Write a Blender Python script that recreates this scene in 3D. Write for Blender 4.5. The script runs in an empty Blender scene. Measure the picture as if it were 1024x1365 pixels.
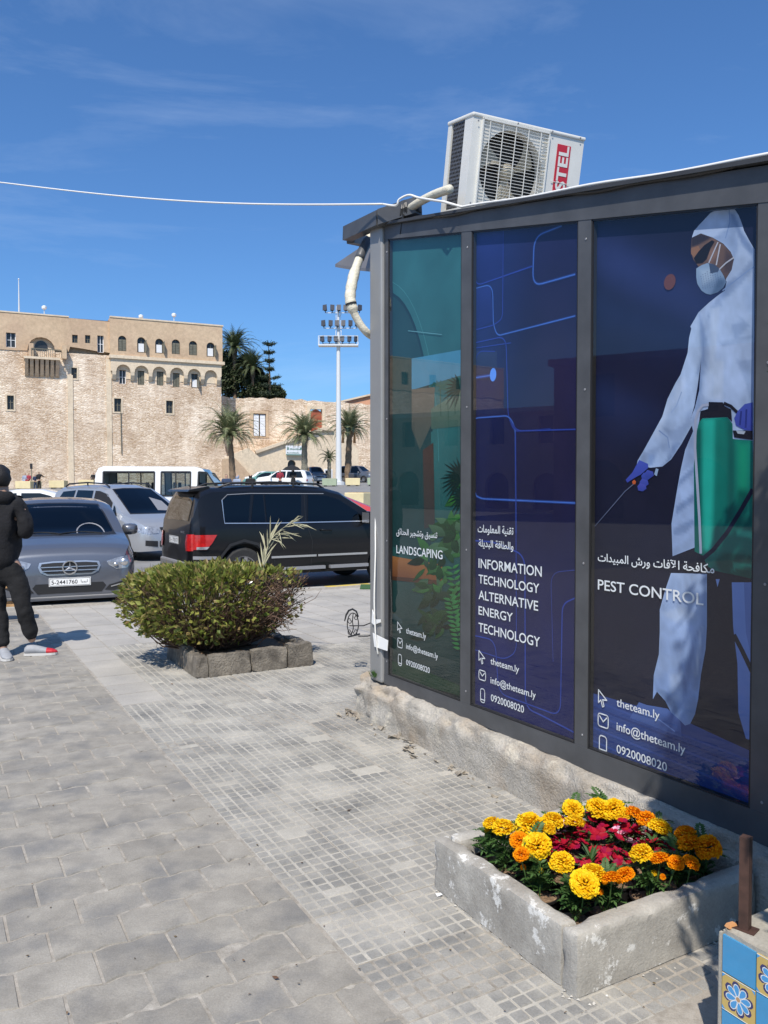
import bpy, bmesh, math, random
import numpy as np
from mathutils import Vector, Matrix, noise
from mathutils.bvhtree import BVHTree
from mathutils.geometry import delaunay_2d_cdt
rnd = random.Random(7)
R = math.radians
S = bpy.context.scene
COL = S.collection
PI = math.pi

# ------------------------------------------------------------------ camera, sky, sun, exposure
EYE, FPX, TH = 1.55, 1080.0, R(1.724)
cam = bpy.data.objects.new('camera', bpy.data.cameras.new('camera'))
COL.objects.link(cam)
cam.location = (0, 0, EYE)
cam.rotation_euler = (PI/2 - TH, 0, 0)
cam.data.sensor_fit = 'VERTICAL'
cam.data.sensor_height = 36
cam.data.lens = 36*FPX/1365
cam.data.clip_start = 0.05
cam.data.clip_end = 3000
S.camera = cam
SUN_EL, SUN_X, SUN_Y = 53.0, -0.19, -0.98
W = bpy.data.worlds.new('World'); S.world = W; W.use_nodes = True
nt = W.node_tree; nt.nodes.clear()
wo = nt.nodes.new('ShaderNodeOutputWorld'); bg = nt.nodes.new('ShaderNodeBackground')
sky = nt.nodes.new('ShaderNodeTexSky'); sky.sky_type = 'NISHITA'; sky.sun_disc = False
sky.sun_elevation = R(SUN_EL); sky.sun_rotation = math.atan2(SUN_X, SUN_Y)
sky.air_density = 1.0; sky.dust_density = 1.1; sky.ozone_density = 2.6; sky.altitude = 10
tc = nt.nodes.new('ShaderNodeTexCoord')
mp = nt.nodes.new('ShaderNodeMapping'); mp.inputs['Scale'].default_value = (1.0, 1.6, 5.0); mp.inputs['Rotation'].default_value = (0.25, 0.3, 0.2)
n1 = nt.nodes.new('ShaderNodeTexNoise'); n1.inputs['Scale'].default_value = 1.7; n1.inputs['Detail'].default_value = 7; n1.inputs['Roughness'].default_value = 0.62; n1.inputs['Distortion'].default_value = 0.6
cr = nt.nodes.new('ShaderNodeValToRGB'); cr.color_ramp.elements[0].position = 0.54; cr.color_ramp.elements[1].position = 0.82
cr.color_ramp.elements[1].color = (0.19, 0.19, 0.19, 1); cr.color_ramp.elements[0].color = (0, 0, 0, 1)
mx = nt.nodes.new('ShaderNodeMix'); mx.data_type = 'RGBA'
mx.inputs['B'].default_value = (6.5, 7.6, 9.2, 1)
tint = nt.nodes.new('ShaderNodeMix'); tint.data_type = 'RGBA'; tint.blend_type = 'MULTIPLY'; tint.inputs['Factor'].default_value = 1
tint.inputs['B'].default_value = (0.56, 0.89, 1.24, 1)
nt.links.new(tc.outputs['Generated'], mp.inputs[0]); nt.links.new(mp.outputs[0], n1.inputs['Vector'])
nt.links.new(n1.outputs['Fac'], cr.inputs[0]); nt.links.new(cr.outputs[0], mx.inputs['Factor'])
nt.links.new(sky.outputs[0], tint.inputs['A']); nt.links.new(tint.outputs['Result'], mx.inputs['A']); nt.links.new(mx.outputs['Result'], bg.inputs[0])
bg.inputs[1].default_value = 0.112
nt.links.new(bg.outputs[0], wo.inputs[0])
sd = bpy.data.lights.new('sun', 'SUN'); sd.energy = 4.7; sd.angle = R(0.53); sd.color = (1.0, 0.925, 0.825)
sun = bpy.data.objects.new('sun', sd); COL.objects.link(sun)
tosun = Vector((SUN_X, SUN_Y, math.tan(R(SUN_EL)) * math.hypot(SUN_X, SUN_Y))).normalized()
sun.rotation_euler = tosun.to_track_quat('Z', 'Y').to_euler()
S.view_settings.view_transform = 'Standard'; S.view_settings.look = 'None'
S.view_settings.gamma = 1; S.view_settings.use_curve_mapping = False
S.view_settings.exposure = 0.18

# ------------------------------------------------------------------ where a photo pixel's ray meets a real surface
def ray(px, py):
    cx, cy = (px-512)/FPX, (682.5-py)/FPX
    return Vector((cx, math.cos(TH)+cy*math.sin(TH), -math.sin(TH)+cy*math.cos(TH)))
def gnd(px, py, z=0.0):
    d = ray(px, py); k = (z-EYE)/d.z
    return Vector((d.x*k, d.y*k, z))
def at(px, py, Y):
    d = ray(px, py); k = Y/d.y
    return Vector((d.x*k, Y, EYE+d.z*k))
class Frame:
    """vertical frame: origin, x axis direction; y = x turned left"""
    def __init__(s, ox, oy, ang): s.o = Vector((ox, oy)); s.a = ang; s.x = Vector((math.cos(ang), math.sin(ang))); s.y = Vector((-math.sin(ang), math.cos(ang)))
    def w(s, x, y, z=0): p = s.o + s.x*x + s.y*y; return Vector((p.x, p.y, z))
    def loc(s, p): d = Vector((p[0], p[1]))-s.o; return Vector((d.dot(s.x), d.dot(s.y), p[2] if len(p) > 2 else 0))
    def hit(s, px, py, off=0.0):
        d = ray(px, py); d2 = Vector((d.x, d.y))
        k = (s.o + s.y*off).dot(s.y)/d2.dot(s.y)
        p = d2*k - s.o
        return (p.dot(s.x), EYE+d.z*k)
KA = math.atan2(-0.870, 0.493)
K = Frame(-0.045, 5.44, KA)                 # kiosk: x towards the viewer along the wall, y into the kiosk
VA = KA + PI/2                              # direction of the kerb

# ------------------------------------------------------------------ materials
M = {}
def newmat(name):
    m = bpy.data.materials.new(name); m.use_nodes = True
    n = m.node_tree.nodes; b = n['Principled BSDF']
    return m, m.node_tree, n, b
def L(t, a, b): t.links.new(a, b)
def node(t, typ, **kw):
    n = t.nodes.new('ShaderNode'+typ)
    for k, v in kw.items():
        if k in n.inputs: n.inputs[k].default_value = v
        else: setattr(n, k, v)
    return n
def mat(name, col, rough=0.6, metal=0.0, coat=0.0, var=0.0, scale=8.0, bump=0.0, bscale=None, col2=None, spec=None, detail=6, dist=0.01, vec='Object'):
    m, t, n, b = newmat(name)
    c = (*col, 1)
    b.inputs['Base Color'].default_value = c; b.inputs['Roughness'].default_value = rough; b.inputs['Metallic'].default_value = metal
    b.inputs['Coat Weight'].default_value = coat; b.inputs['Coat Roughness'].default_value = 0.05
    if spec is not None: b.inputs['Specular IOR Level'].default_value = spec
    if var or col2 or bump:
        tc = node(t, 'TexCoord')
        nz = node(t, 'TexNoise', Scale=scale, Detail=detail, Roughness=0.6); L(t, tc.outputs[vec], nz.inputs['Vector'])
        if var or col2:
            r = node(t, 'ValToRGB'); r.color_ramp.elements[0].position = 0.3; r.color_ramp.elements[1].position = 0.7
            c2 = col2 if col2 else tuple(min(1, x*(1+var)) for x in col)
            c1 = col if col2 else tuple(x*(1-var) for x in col)
            r.color_ramp.elements[0].color = (*c1, 1); r.color_ramp.elements[1].color = (*c2, 1)
            L(t, nz.outputs['Fac'], r.inputs[0]); L(t, r.outputs[0], b.inputs['Base Color'])
        if bump:
            n2 = node(t, 'TexNoise', Scale=bscale or scale*4, Detail=5, Roughness=0.65); L(t, tc.outputs[vec], n2.inputs['Vector'])
            bp = node(t, 'Bump', Strength=bump, Distance=dist); L(t, n2.outputs['Fac'], bp.inputs['Height']); L(t, bp.outputs[0], b.inputs['Normal'])
    M[name] = m
    return m
def mat_island(name, cols, rough=0.55, sub=0.0, spec=0.3, coat=0.0):
    m, t, n, b = newmat(name)
    g = node(t, 'NewGeometry'); r = node(t, 'ValToRGB'); r.color_ramp.interpolation = 'LINEAR'
    e = r.color_ramp.elements
    while len(e) < len(cols): e.new(0.5)
    for i, c in enumerate(cols): e[i].position = i/(len(cols)-1); e[i].color = (*c, 1)
    L(t, g.outputs['Random Per Island'], r.inputs[0]); L(t, r.outputs[0], b.inputs['Base Color'])
    b.inputs['Roughness'].default_value = rough; b.inputs['Specular IOR Level'].default_value = spec
    b.inputs['Coat Weight'].default_value = coat
    if sub:
        tr = node(t, 'BsdfTranslucent'); L(t, r.outputs[0], tr.inputs[0])
        ms = node(t, 'MixShader'); ms.inputs[0].default_value = sub
        o = [x for x in n if x.type == 'OUTPUT_MATERIAL'][0]
        L(t, b.outputs[0], ms.inputs[1]); L(t, tr.outputs[0], ms.inputs[2]); L(t, ms.outputs[0], o.inputs[0])
    M[name] = m
def mat_attr(name, rough=0.5, noise_amt=0.0, nscale=60, spec=0.4, streak=False):
    m, t, n, b = newmat(name)
    a = node(t, 'VertexColor'); a.layer_name = 'col'
    b.inputs['Roughness'].default_value = rough; b.inputs['Specular IOR Level'].default_value = spec
    if noise_amt:
        tc = node(t, 'TexCoord'); nz = node(t, 'TexNoise', Scale=nscale, Detail=5); L(t, tc.outputs['Object'], nz.inputs['Vector'])
        mr = node(t, 'MapRange'); mr.inputs[1].default_value = 0.3; mr.inputs[2].default_value = 0.7; mr.inputs[3].default_value = 1-noise_amt; mr.inputs[4].default_value = 1+noise_amt
        L(t, nz.outputs['Fac'], mr.inputs[0])
        mm = node(t, 'VectorMath', operation='SCALE'); L(t, a.outputs[0], mm.inputs[0]); L(t, mr.outputs[0], mm.inputs['Scale'])
        L(t, mm.outputs[0], b.inputs['Base Color'])
    else: L(t, a.outputs[0], b.inputs['Base Color'])
    M[name] = m
def mat_glass(name, tint=(1, 1, 1), gl=1.0):
    m, t, n, b = newmat(name); n.remove(b)
    o = [x for x in n if x.type == 'OUTPUT_MATERIAL'][0]
    tr = node(t, 'BsdfTransparent'); tr.inputs[0].default_value = (*tint, 1)
    g = node(t, 'BsdfGlossy'); g.inputs['Roughness'].default_value = 0.015; g.inputs[0].default_value = (gl, gl, gl, 1)
    f = node(t, 'Fresnel', IOR=1.5)
    geo = node(t, 'NewGeometry'); inv = node(t, 'Math', operation='SUBTRACT'); inv.inputs[0].default_value = 1; L(t, geo.outputs['Backfacing'], inv.inputs[1])
    mu = node(t, 'Math', operation='MULTIPLY'); L(t, f.outputs[0], mu.inputs[0]); L(t, inv.outputs[0], mu.inputs[1])
    ms = node(t, 'MixShader'); L(t, mu.outputs[0], ms.inputs[0]); L(t, tr.outputs[0], ms.inputs[1]); L(t, g.outputs[0], ms.inputs[2]); L(t, ms.outputs[0], o.inputs[0])
    M[name] = m

def mat_surface(name, dark, light, scale, stain=(0.5, 0.45, 0.38), bump=0.35, bscale=120, rough=0.85, objrand=0.12, stain_scale=1.3, stain_amt=0.5, dist=0.004, speck=0.0):
    """worn mineral surface: world-space mottling, blotches, fine grain, small per-object tone"""
    m, t, n, b = newmat(name)
    g = node(t, 'NewGeometry')
    nz = node(t, 'TexNoise', Scale=scale, Detail=8, Roughness=0.62); L(t, g.outputs['Position'], nz.inputs['Vector'])
    r = node(t, 'ValToRGB'); r.color_ramp.elements[0].position = 0.32; r.color_ramp.elements[1].position = 0.68
    r.color_ramp.elements[0].color = (*dark, 1); r.color_ramp.elements[1].color = (*light, 1); L(t, nz.outputs['Fac'], r.inputs[0])
    n2 = node(t, 'TexNoise', Scale=stain_scale, Detail=4, Roughness=0.55); L(t, g.outputs['Position'], n2.inputs['Vector'])
    r2 = node(t, 'ValToRGB'); r2.color_ramp.elements[0].position = 0.48; r2.color_ramp.elements[1].position = 0.7
    r2.color_ramp.elements[1].color = (stain_amt,)*3+(1,); r2.color_ramp.elements[0].color = (0, 0, 0, 1); L(t, n2.outputs['Fac'], r2.inputs[0])
    mx = node(t, 'Mix', data_type='RGBA'); L(t, r2.outputs[0], mx.inputs['Factor']); L(t, r.outputs[0], mx.inputs['A']); mx.inputs['B'].default_value = (*stain, 1)
    oi = node(t, 'ObjectInfo'); mr = node(t, 'MapRange'); mr.inputs[3].default_value = 1-objrand; mr.inputs[4].default_value = 1+objrand
    L(t, oi.outputs['Random'], mr.inputs[0])
    n3 = node(t, 'TexNoise', Scale=bscale, Detail=4, Roughness=0.7); L(t, g.outputs['Position'], n3.inputs['Vector'])
    mr3 = node(t, 'MapRange'); mr3.inputs[1].default_value = 0.3; mr3.inputs[2].default_value = 0.7; mr3.inputs[3].default_value = 0.86; mr3.inputs[4].default_value = 1.14; L(t, n3.outputs['Fac'], mr3.inputs[0])
    mu = node(t, 'Math', operation='MULTIPLY'); L(t, mr.outputs[0], mu.inputs[0]); L(t, mr3.outputs[0], mu.inputs[1])
    sc = node(t, 'VectorMath', operation='SCALE'); L(t, mx.outputs['Result'], sc.inputs[0]); L(t, mu.outputs[0], sc.inputs['Scale'])
    L(t, sc.outputs[0], b.inputs['Base Color']); b.inputs['Roughness'].default_value = rough
    bp = node(t, 'Bump', Strength=bump, Distance=dist); L(t, n3.outputs['Fac'], bp.inputs['Height']); L(t, bp.outputs[0], b.inputs['Normal'])
    M[name] = m

# ------------------------------------------------------------------ mesh helpers
class MB:
    def __init__(s): s.v = []; s.f = []; s.c = []; s.mi = []
    def add(s, vs, fs, col=None, mi=0):
        o = len(s.v); s.v += [tuple(p) for p in vs]; s.f += [tuple(i+o for i in f) for f in fs]
        s.c += [col]*len(fs); s.mi += [mi]*len(fs)
    def box(s, x0, x1, y0, y1, z0, z1, mtx=None, col=None, mi=0, tx=0, ty=0):
        vs = [Vector(p) for p in ((x0, y0, z0), (x1, y0, z0), (x1, y1, z0), (x0, y1, z0), (x0+tx, y0+ty, z1), (x1-tx, y0+ty, z1), (x1-tx, y1-ty, z1), (x0+tx, y1-ty, z1))]
        if mtx is not None: vs = [mtx @ p for p in vs]
        s.add(vs, [(3, 2, 1, 0), (4, 5, 6, 7), (0, 1, 5, 4), (1, 2, 6, 5), (2, 3, 7, 6), (3, 0, 4, 7)], col, mi)
    def bar(s, a, b, w, h=None, up=(0, 0, 1), mi=0, col=None):
        a, b = Vector(a), Vector(b); h = h or w; d = (b-a).normalized(); u = Vector(up)
        if abs(d.dot(u)) > 0.98: u = Vector((1, 0, 0))
        sx = d.cross(u).normalized(); uz = sx.cross(d)
        vs = [p + sx*(i*w/2) + uz*(j*h/2) for p in (a, b) for i, j in ((-1, -1), (1, -1), (1, 1), (-1, 1))]
        s.add(vs, [(3, 2, 1, 0), (4, 5, 6, 7), (0, 1, 5, 4), (1, 2, 6, 5), (2, 3, 7, 6), (3, 0, 4, 7)], col, mi)
    def tube(s, pts, r, n=8, cap=True, mi=0, col=None):
        pts = [Vector(p) for p in pts]; rr = r if isinstance(r, (list, tuple)) else [r]*len(pts)
        vs = []; ref = None
        for i, p in enumerate(pts):
            d = (pts[min(i+1, len(pts)-1)]-pts[max(i-1, 0)]).normalized()
            if ref is None: ref = Vector((0, 0, 1)) if abs(d.z) < 0.9 else Vector((1, 0, 0))
            a = d.cross(ref).normalized(); bb = a.cross(d); ref = bb
            for k in range(n):
                th = 2*PI*k/n; vs.append(p+(a*math.cos(th)+bb*math.sin(th))*rr[i])
        fs = [(i*n+k, i*n+(k+1) % n, (i+1)*n+(k+1) % n, (i+1)*n+k) for i in range(len(pts)-1) for k in range(n)]
        if cap: fs += [tuple(range(n-1, -1, -1)), tuple((len(pts)-1)*n+k for k in range(n))]
        s.add(vs, fs, col, mi)
    def lathe(s, prof, n=16, axis='z', c=(0, 0, 0), mi=0, col=None, cap=True):
        vs = []
        for r, h in prof:
            for k in range(n):
                a = 2*PI*k/n; x, y = r*math.cos(a), r*math.sin(a)
                vs.append(Vector((x, y, h) if axis == 'z' else ((x, h, y) if axis == 'y' else (h, x, y)))+Vector(c))
        fs = [(i*n+k, i*n+(k+1) % n, (i+1)*n+(k+1) % n, (i+1)*n+k) for i in range(len(prof)-1) for k in range(n)]
        if cap: fs += [tuple(range(n-1, -1, -1)), tuple((len(prof)-1)*n+k for k in range(n))]
        s.add(vs, fs, col, mi)
    def prism(s, poly, y0, y1, mi=0, col=None, axes='xz'):
        """polygon in x,z pushed from y0 to y1 (axes 'xy': z0 to z1; 'yz': x0 to x1)"""
        n = len(poly)
        def P(a, b, h): return {'xz': (a, h, b), 'xy': (a, b, h), 'yz': (h, a, b)}[axes]
        vs = [P(a, b, y0) for a, b in poly]+[P(a, b, y1) for a, b in poly]
        fs = [tuple(range(n)), tuple(range(2*n-1, n-1, -1))]+[((i+1) % n, i, n+i, n+(i+1) % n) for i in range(n)]
        s.add(vs, fs, col, mi)
    def build(s, name, m=None, parent=None, smooth=False, loc=None, rz=0, fix=True, auto=None):
        me = bpy.data.meshes.new(name); me.from_pydata(s.v, [], s.f)
        ms = m if isinstance(m, (list, tuple)) else [m]
        for q in ms: me.materials.append(M[q] if isinstance(q, str) else q)
        if any(s.mi): me.polygons.foreach_set('material_index', s.mi)
        if any(c is not None for c in s.c):
            ca = me.color_attributes.new('col', 'FLOAT_COLOR', 'CORNER'); arr = []
            for p, c in zip(me.polygons, s.c):
                if c is None: c = (0.5, 0.5, 0.5)
                if isinstance(c[0], (tuple, list)):
                    for q in c: arr += [*q, 1]
                else: arr += [c[0], c[1], c[2], 1]*p.loop_total
            ca.data.foreach_set('color', arr)
        if fix:
            bm = bmesh.new(); bm.from_mesh(me); bmesh.ops.recalc_face_normals(bm, faces=bm.faces); bm.to_mesh(me); bm.free()
        if smooth:
            me.polygons.foreach_set('use_smooth', [True]*len(me.polygons))
            if auto: 
                me.set_sharp_from_angle(angle=R(auto))
        o = bpy.data.objects.new(name, me); COL.objects.link(o)
        if parent is not None: o.parent = parent
        if loc is not None: o.location = loc
        o.rotation_euler.z = rz
        return o
def bevel(o, w=0.01, seg=2, ang=35):
    bm = bmesh.new(); bm.from_mesh(o.data)
    es = [e for e in bm.edges if len(e.link_faces) == 2 and e.calc_face_angle(0) > R(ang)]
    bmesh.ops.bevel(bm, geom=es, offset=w, segments=seg, affect='EDGES', profile=0.6); bm.to_mesh(o.data); bm.free()
    return o
def tag(o, label=None, cat=None, group=None, kind=None):
    if label: o['label'] = label
    if cat: o['category'] = cat
    if group: o['group'] = group
    if kind: o['kind'] = kind
    return o
def thing(name, label, cat, loc=(0, 0, 0), rz=0, group=None):
    o = bpy.data.objects.new(name, None); COL.objects.link(o); o.location = loc; o.rotation_euler.z = rz; o.empty_display_size = 0.1
    return tag(o, label, cat, group)
def inst(name, me, parent=None, loc=(0, 0, 0), rz=0):
    o = bpy.data.objects.new(name, me); COL.objects.link(o); o.parent = parent; o.location = loc; o.rotation_euler.z = rz
    return o
def copy_tree(o, parent=None):
    c = o.copy(); COL.objects.link(c); c.parent = parent
    for ch in list(o.children): copy_tree(ch, c)
    return c
def inside(p, poly):
    x, y = p[0], p[1]; c = False; j = len(poly)-1
    for i in range(len(poly)):
        a, b = poly[i], poly[j]
        if (a[1] > y) != (b[1] > y) and x < (b[0]-a[0])*(y-a[1])/(b[1]-a[1]+1e-12)+a[0]: c = not c
        j = i
    return c
def plate(outer, holes=(), extra=()):
    """triangulated flat shape with holes: (verts2d, tris)"""
    vs = []; es = []
    for loop in [outer]+list(holes):
        o = len(vs); n = len(loop); vs += [Vector(p) for p in loop]; es += [(o+i, o+(i+1) % n) for i in range(n)]
    vs += [Vector(p) for p in extra]
    r = delaunay_2d_cdt(vs, es, [], 0, 1e-6)
    fs = []
    for f in r[2]:
        cx = sum(r[0][i][0] for i in f)/len(f); cy = sum(r[0][i][1] for i in f)/len(f)
        if inside((cx, cy), outer) and not any(inside((cx, cy), h) for h in holes): fs.append(tuple(f))
    return r[0], fs
def wall_plate(mb, outer, holes, y, depth, mi=0, mi_rev=None):
    v, f = plate(outer, holes)
    mb.add([(p[0], y, p[1]) for p in v], f, mi=mi)
    for h in holes:
        n = len(h)
        mb.add([(p[0], y, p[1]) for p in h]+[(p[0], y+depth, p[1]) for p in h], [(i, (i+1) % n, n+(i+1) % n, n+i) for i in range(n)], mi=mi if mi_rev is None else mi_rev)
def arch(x, z0, w, h, n=8):
    """outline of an arched opening: centre x, sill z0, width, total height"""
    r = w/2; zs = z0+h-r
    return [(x-r, z0), (x+r, z0)]+[(x+r*math.cos(PI*k/n), zs+r*math.sin(PI*k/n)) for k in range(n+1)]
def rect(x, z, w, h): return [(x-w/2, z), (x+w/2, z), (x+w/2, z+h), (x-w/2, z+h)]
def roundrect(x0, x1, z0, z1, r, n=4):
    out = []
    for cx, cz, a0 in ((x1-r, z0+r, -90), (x1-r, z1-r, 0), (x0+r, z1-r, 90), (x0+r, z0+r, 180)):
        for k in range(n+1): a = R(a0+90*k/n); out.append((cx+r*math.cos(a), cz+r*math.sin(a)))
    return out

# ------------------------------------------------------------------ lettering
AR = {'ا': ('\uFE8D', '\uFE8E', None, None), 'آ': ('\uFE81', '\uFE82', None, None), 'ب': ('\uFE8F', '\uFE90', '\uFE91', '\uFE92'), 'ة': ('\uFE93', '\uFE94', None, None),
      'ت': ('\uFE95', '\uFE96', '\uFE97', '\uFE98'), 'ج': ('\uFE9D', '\uFE9E', '\uFE9F', '\uFEA0'), 'ح': ('\uFEA1', '\uFEA2', '\uFEA3', '\uFEA4'), 'د': ('\uFEA9', '\uFEAA', None, None),
      'ر': ('\uFEAD', '\uFEAE', None, None), 'س': ('\uFEB1', '\uFEB2', '\uFEB3', '\uFEB4'), 'ش': ('\uFEB5', '\uFEB6', '\uFEB7', '\uFEB8'), 'ط': ('\uFEC1', '\uFEC2', '\uFEC3', '\uFEC4'),
      'ع': ('\uFEC9', '\uFECA', '\uFECB', '\uFECC'), 'ف': ('\uFED1', '\uFED2', '\uFED3', '\uFED4'), 'ق': ('\uFED5', '\uFED6', '\uFED7', '\uFED8'), 'ك': ('\uFED9', '\uFEDA', '\uFEDB', '\uFEDC'),
      'ل': ('\uFEDD', '\uFEDE', '\uFEDF', '\uFEE0'), 'م': ('\uFEE1', '\uFEE2', '\uFEE3', '\uFEE4'), 'ن': ('\uFEE5', '\uFEE6', '\uFEE7', '\uFEE8'), 'و': ('\uFEED', '\uFEEE', None, None),
      'ي': ('\uFEF1', '\uFEF2', '\uFEF3', '\uFEF4'), 'ئ': ('\uFE89', '\uFE8A', '\uFE8B', '\uFE8C')}
def arabic(s):
    words = []
    for wd in s.split(' '):
        wd = wd.replace('لآ', '\x01').replace('لا', '\x02'); out = []; prev = False
        for i, ch in enumerate(wd):
            if ch in '\x01\x02':
                a = {'\x01': '\uFEF5\uFEF6', '\x02': '\uFEFB\uFEFC'}[ch]; out.append(a[1] if prev else a[0]); prev = False; continue
            f = AR[ch]; nxt = i+1 < len(wd); dual = f[2] is not None
            if dual and nxt: out.append(f[3] if prev else f[2])
            else: out.append(f[1] if prev else f[0])
            prev = dual
        words.append(''.join(reversed(out)))
    return ' '.join(reversed(words))
_tc = bpy.data.curves.new('type', 'FONT'); _to = bpy.data.objects.new('type', _tc); COL.objects.link(_to)
def glyphs(s, bold=0.0, spacing=1.0):
    _tc.body = s; _tc.offset = bold; _tc.space_character = spacing; _tc.resolution_u = 4
    bpy.context.view_layer.update()
    me = _to.to_mesh(); vs = [v.co.copy() for v in me.vertices]; fs = [tuple(p.vertices) for p in me.polygons]; _to.to_mesh_clear()
    return vs, fs
def put_text(mb, s, fn, x0, x1, zb, cap, bold=0.012, col=None, mi=0, fit=True):
    """s fitted to x0..x1, baseline zb, capital height cap; fn maps (x,z) to a point"""
    vs, fs = glyphs(s, bold)
    a, b = min(v.x for v in vs), max(v.x for v in vs)
    kx = (x1-x0)/(b-a); kz = cap/0.729 if cap else kx
    mb.add([fn(x0+(v.x-a)*kx, zb+v.y*kz) for v in vs], fs, col, mi)

# ------------------------------------------------------------------ material library
mat_surface('paver', (0.235, 0.218, 0.188), (0.345, 0.32, 0.275), 7.0, stain=(0.165, 0.163, 0.158), stain_amt=0.8, stain_scale=4.2, bump=0.5, bscale=150, objrand=0.08)
mat_surface('mosaic_stone', (0.175, 0.172, 0.162), (0.36, 0.345, 0.31), 4.5, stain=(0.42, 0.395, 0.345), stain_amt=0.85, stain_scale=3.3, bump=0.5, bscale=160, objrand=0.12)
mat_surface('mosaic_bed', (0.34, 0.322, 0.282), (0.45, 0.425, 0.37), 6.0, stain=(0.36, 0.325, 0.275), bump=0.4, bscale=140, objrand=0.05)
mat_surface('joint_sand', (0.20, 0.18, 0.15), (0.40, 0.37, 0.32), 22.0, stain=(0.30, 0.265, 0.22), stain_amt=0.7, bump=0.5, bscale=190)
mat_surface('slab_concrete', (0.315, 0.30, 0.275), (0.42, 0.395, 0.35), 2.2, stain=(0.43, 0.40, 0.35), stain_amt=0.6, stain_scale=0.9, bump=0.4, bscale=90, objrand=0.07)
mat_surface('asphalt', (0.16, 0.16, 0.16), (0.24, 0.235, 0.225), 1.5, stain=(0.26, 0.25, 0.235), stain_amt=0.6, stain_scale=0.25, bump=0.6, bscale=60, dist=0.01)
mat_surface('kerb', (0.30, 0.29, 0.27), (0.44, 0.42, 0.38), 3.0, stain=(0.5, 0.42, 0.2), stain_amt=0.3, bump=0.4)
mat_surface('yellow_kerb', (0.55, 0.40, 0.06), (0.72, 0.52, 0.09), 5.0, stain=(0.4, 0.37, 0.3), stain_amt=0.9, stain_scale=6, bump=0.4)
mat_surface('rough_concrete', (0.34, 0.315, 0.27), (0.52, 0.485, 0.425), 6.0, stain=(0.33, 0.24, 0.15), stain_amt=0.65, stain_scale=3.2, bump=0.9, bscale=70, dist=0.02)
mat_surface('planter_concrete', (0.33, 0.31, 0.275), (0.50, 0.475, 0.42), 7.0, stain=(0.22, 0.20, 0.17), stain_amt=0.8, stain_scale=4.5, bump=0.5, bscale=110, dist=0.006)
def whitewash(name, amt0, amt1, scale, col=(0.66, 0.65, 0.61)):
    m = M[name]; t = m.node_tree; b = t.nodes['Principled BSDF']; src = b.inputs['Base Color'].links[0].from_socket
    g = node(t, 'NewGeometry'); nz = node(t, 'TexNoise', Scale=scale, Detail=9, Roughness=0.75); L(t, g.outputs['Position'], nz.inputs['Vector'])
    r = node(t, 'ValToRGB'); r.color_ramp.elements[0].position = amt0; r.color_ramp.elements[1].position = amt1; L(t, nz.outputs['Fac'], r.inputs[0])
    mx = node(t, 'Mix', data_type='RGBA'); L(t, r.outputs[0], mx.inputs['Factor']); L(t, src, mx.inputs['A']); mx.inputs['B'].default_value = (*col, 1); L(t, mx.outputs['Result'], b.inputs['Base Color'])
whitewash('planter_concrete', .555, .585, 6.5)
whitewash('rough_concrete', .56, .62, 4.0, (0.60, 0.55, 0.45))
mat_surface('ring_stone', (0.13, 0.115, 0.095), (0.30, 0.265, 0.215), 9.0, stain=(0.07, 0.06, 0.05), stain_amt=0.8, stain_scale=7, bump=1.0, bscale=60, dist=0.02)  # dirty stone, tones darkened further to carry the shade under the bush
mat_surface('old_stone', (0.36, 0.31, 0.24), (0.5, 0.44, 0.35), 12.0, stain=(0.12, 0.09, 0.07), stain_amt=0.8, stain_scale=9, bump=1.0, bscale=60, dist=0.02)
mat_surface('plaster', (0.50, 0.365, 0.235), (0.60, 0.45, 0.30), 0.35, stain=(0.42, 0.28, 0.19), stain_amt=0.55, stain_scale=0.22, bump=0.3, bscale=3, dist=0.05, objrand=0.0)
mat_surface('pale_plaster', (0.62, 0.51, 0.37), (0.74, 0.62, 0.46), 0.5, stain=(0.45, 0.34, 0.23), stain_amt=0.6, stain_scale=0.5, bump=0.3, bscale=4, dist=0.05, objrand=0.03)
mat_surface('brown_facade', (0.16, 0.09, 0.065), (0.24, 0.14, 0.10), 0.4, stain=(0.1, 0.07, 0.06), stain_amt=0.6, stain_scale=0.5, bump=0.3, bscale=4, dist=0.05, objrand=0.03)
mat_surface('soil', (0.22, 0.135, 0.08), (0.42, 0.28, 0.17), 30.0, stain=(0.3, 0.2, 0.12), bump=1.0, bscale=120, dist=0.02)
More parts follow.
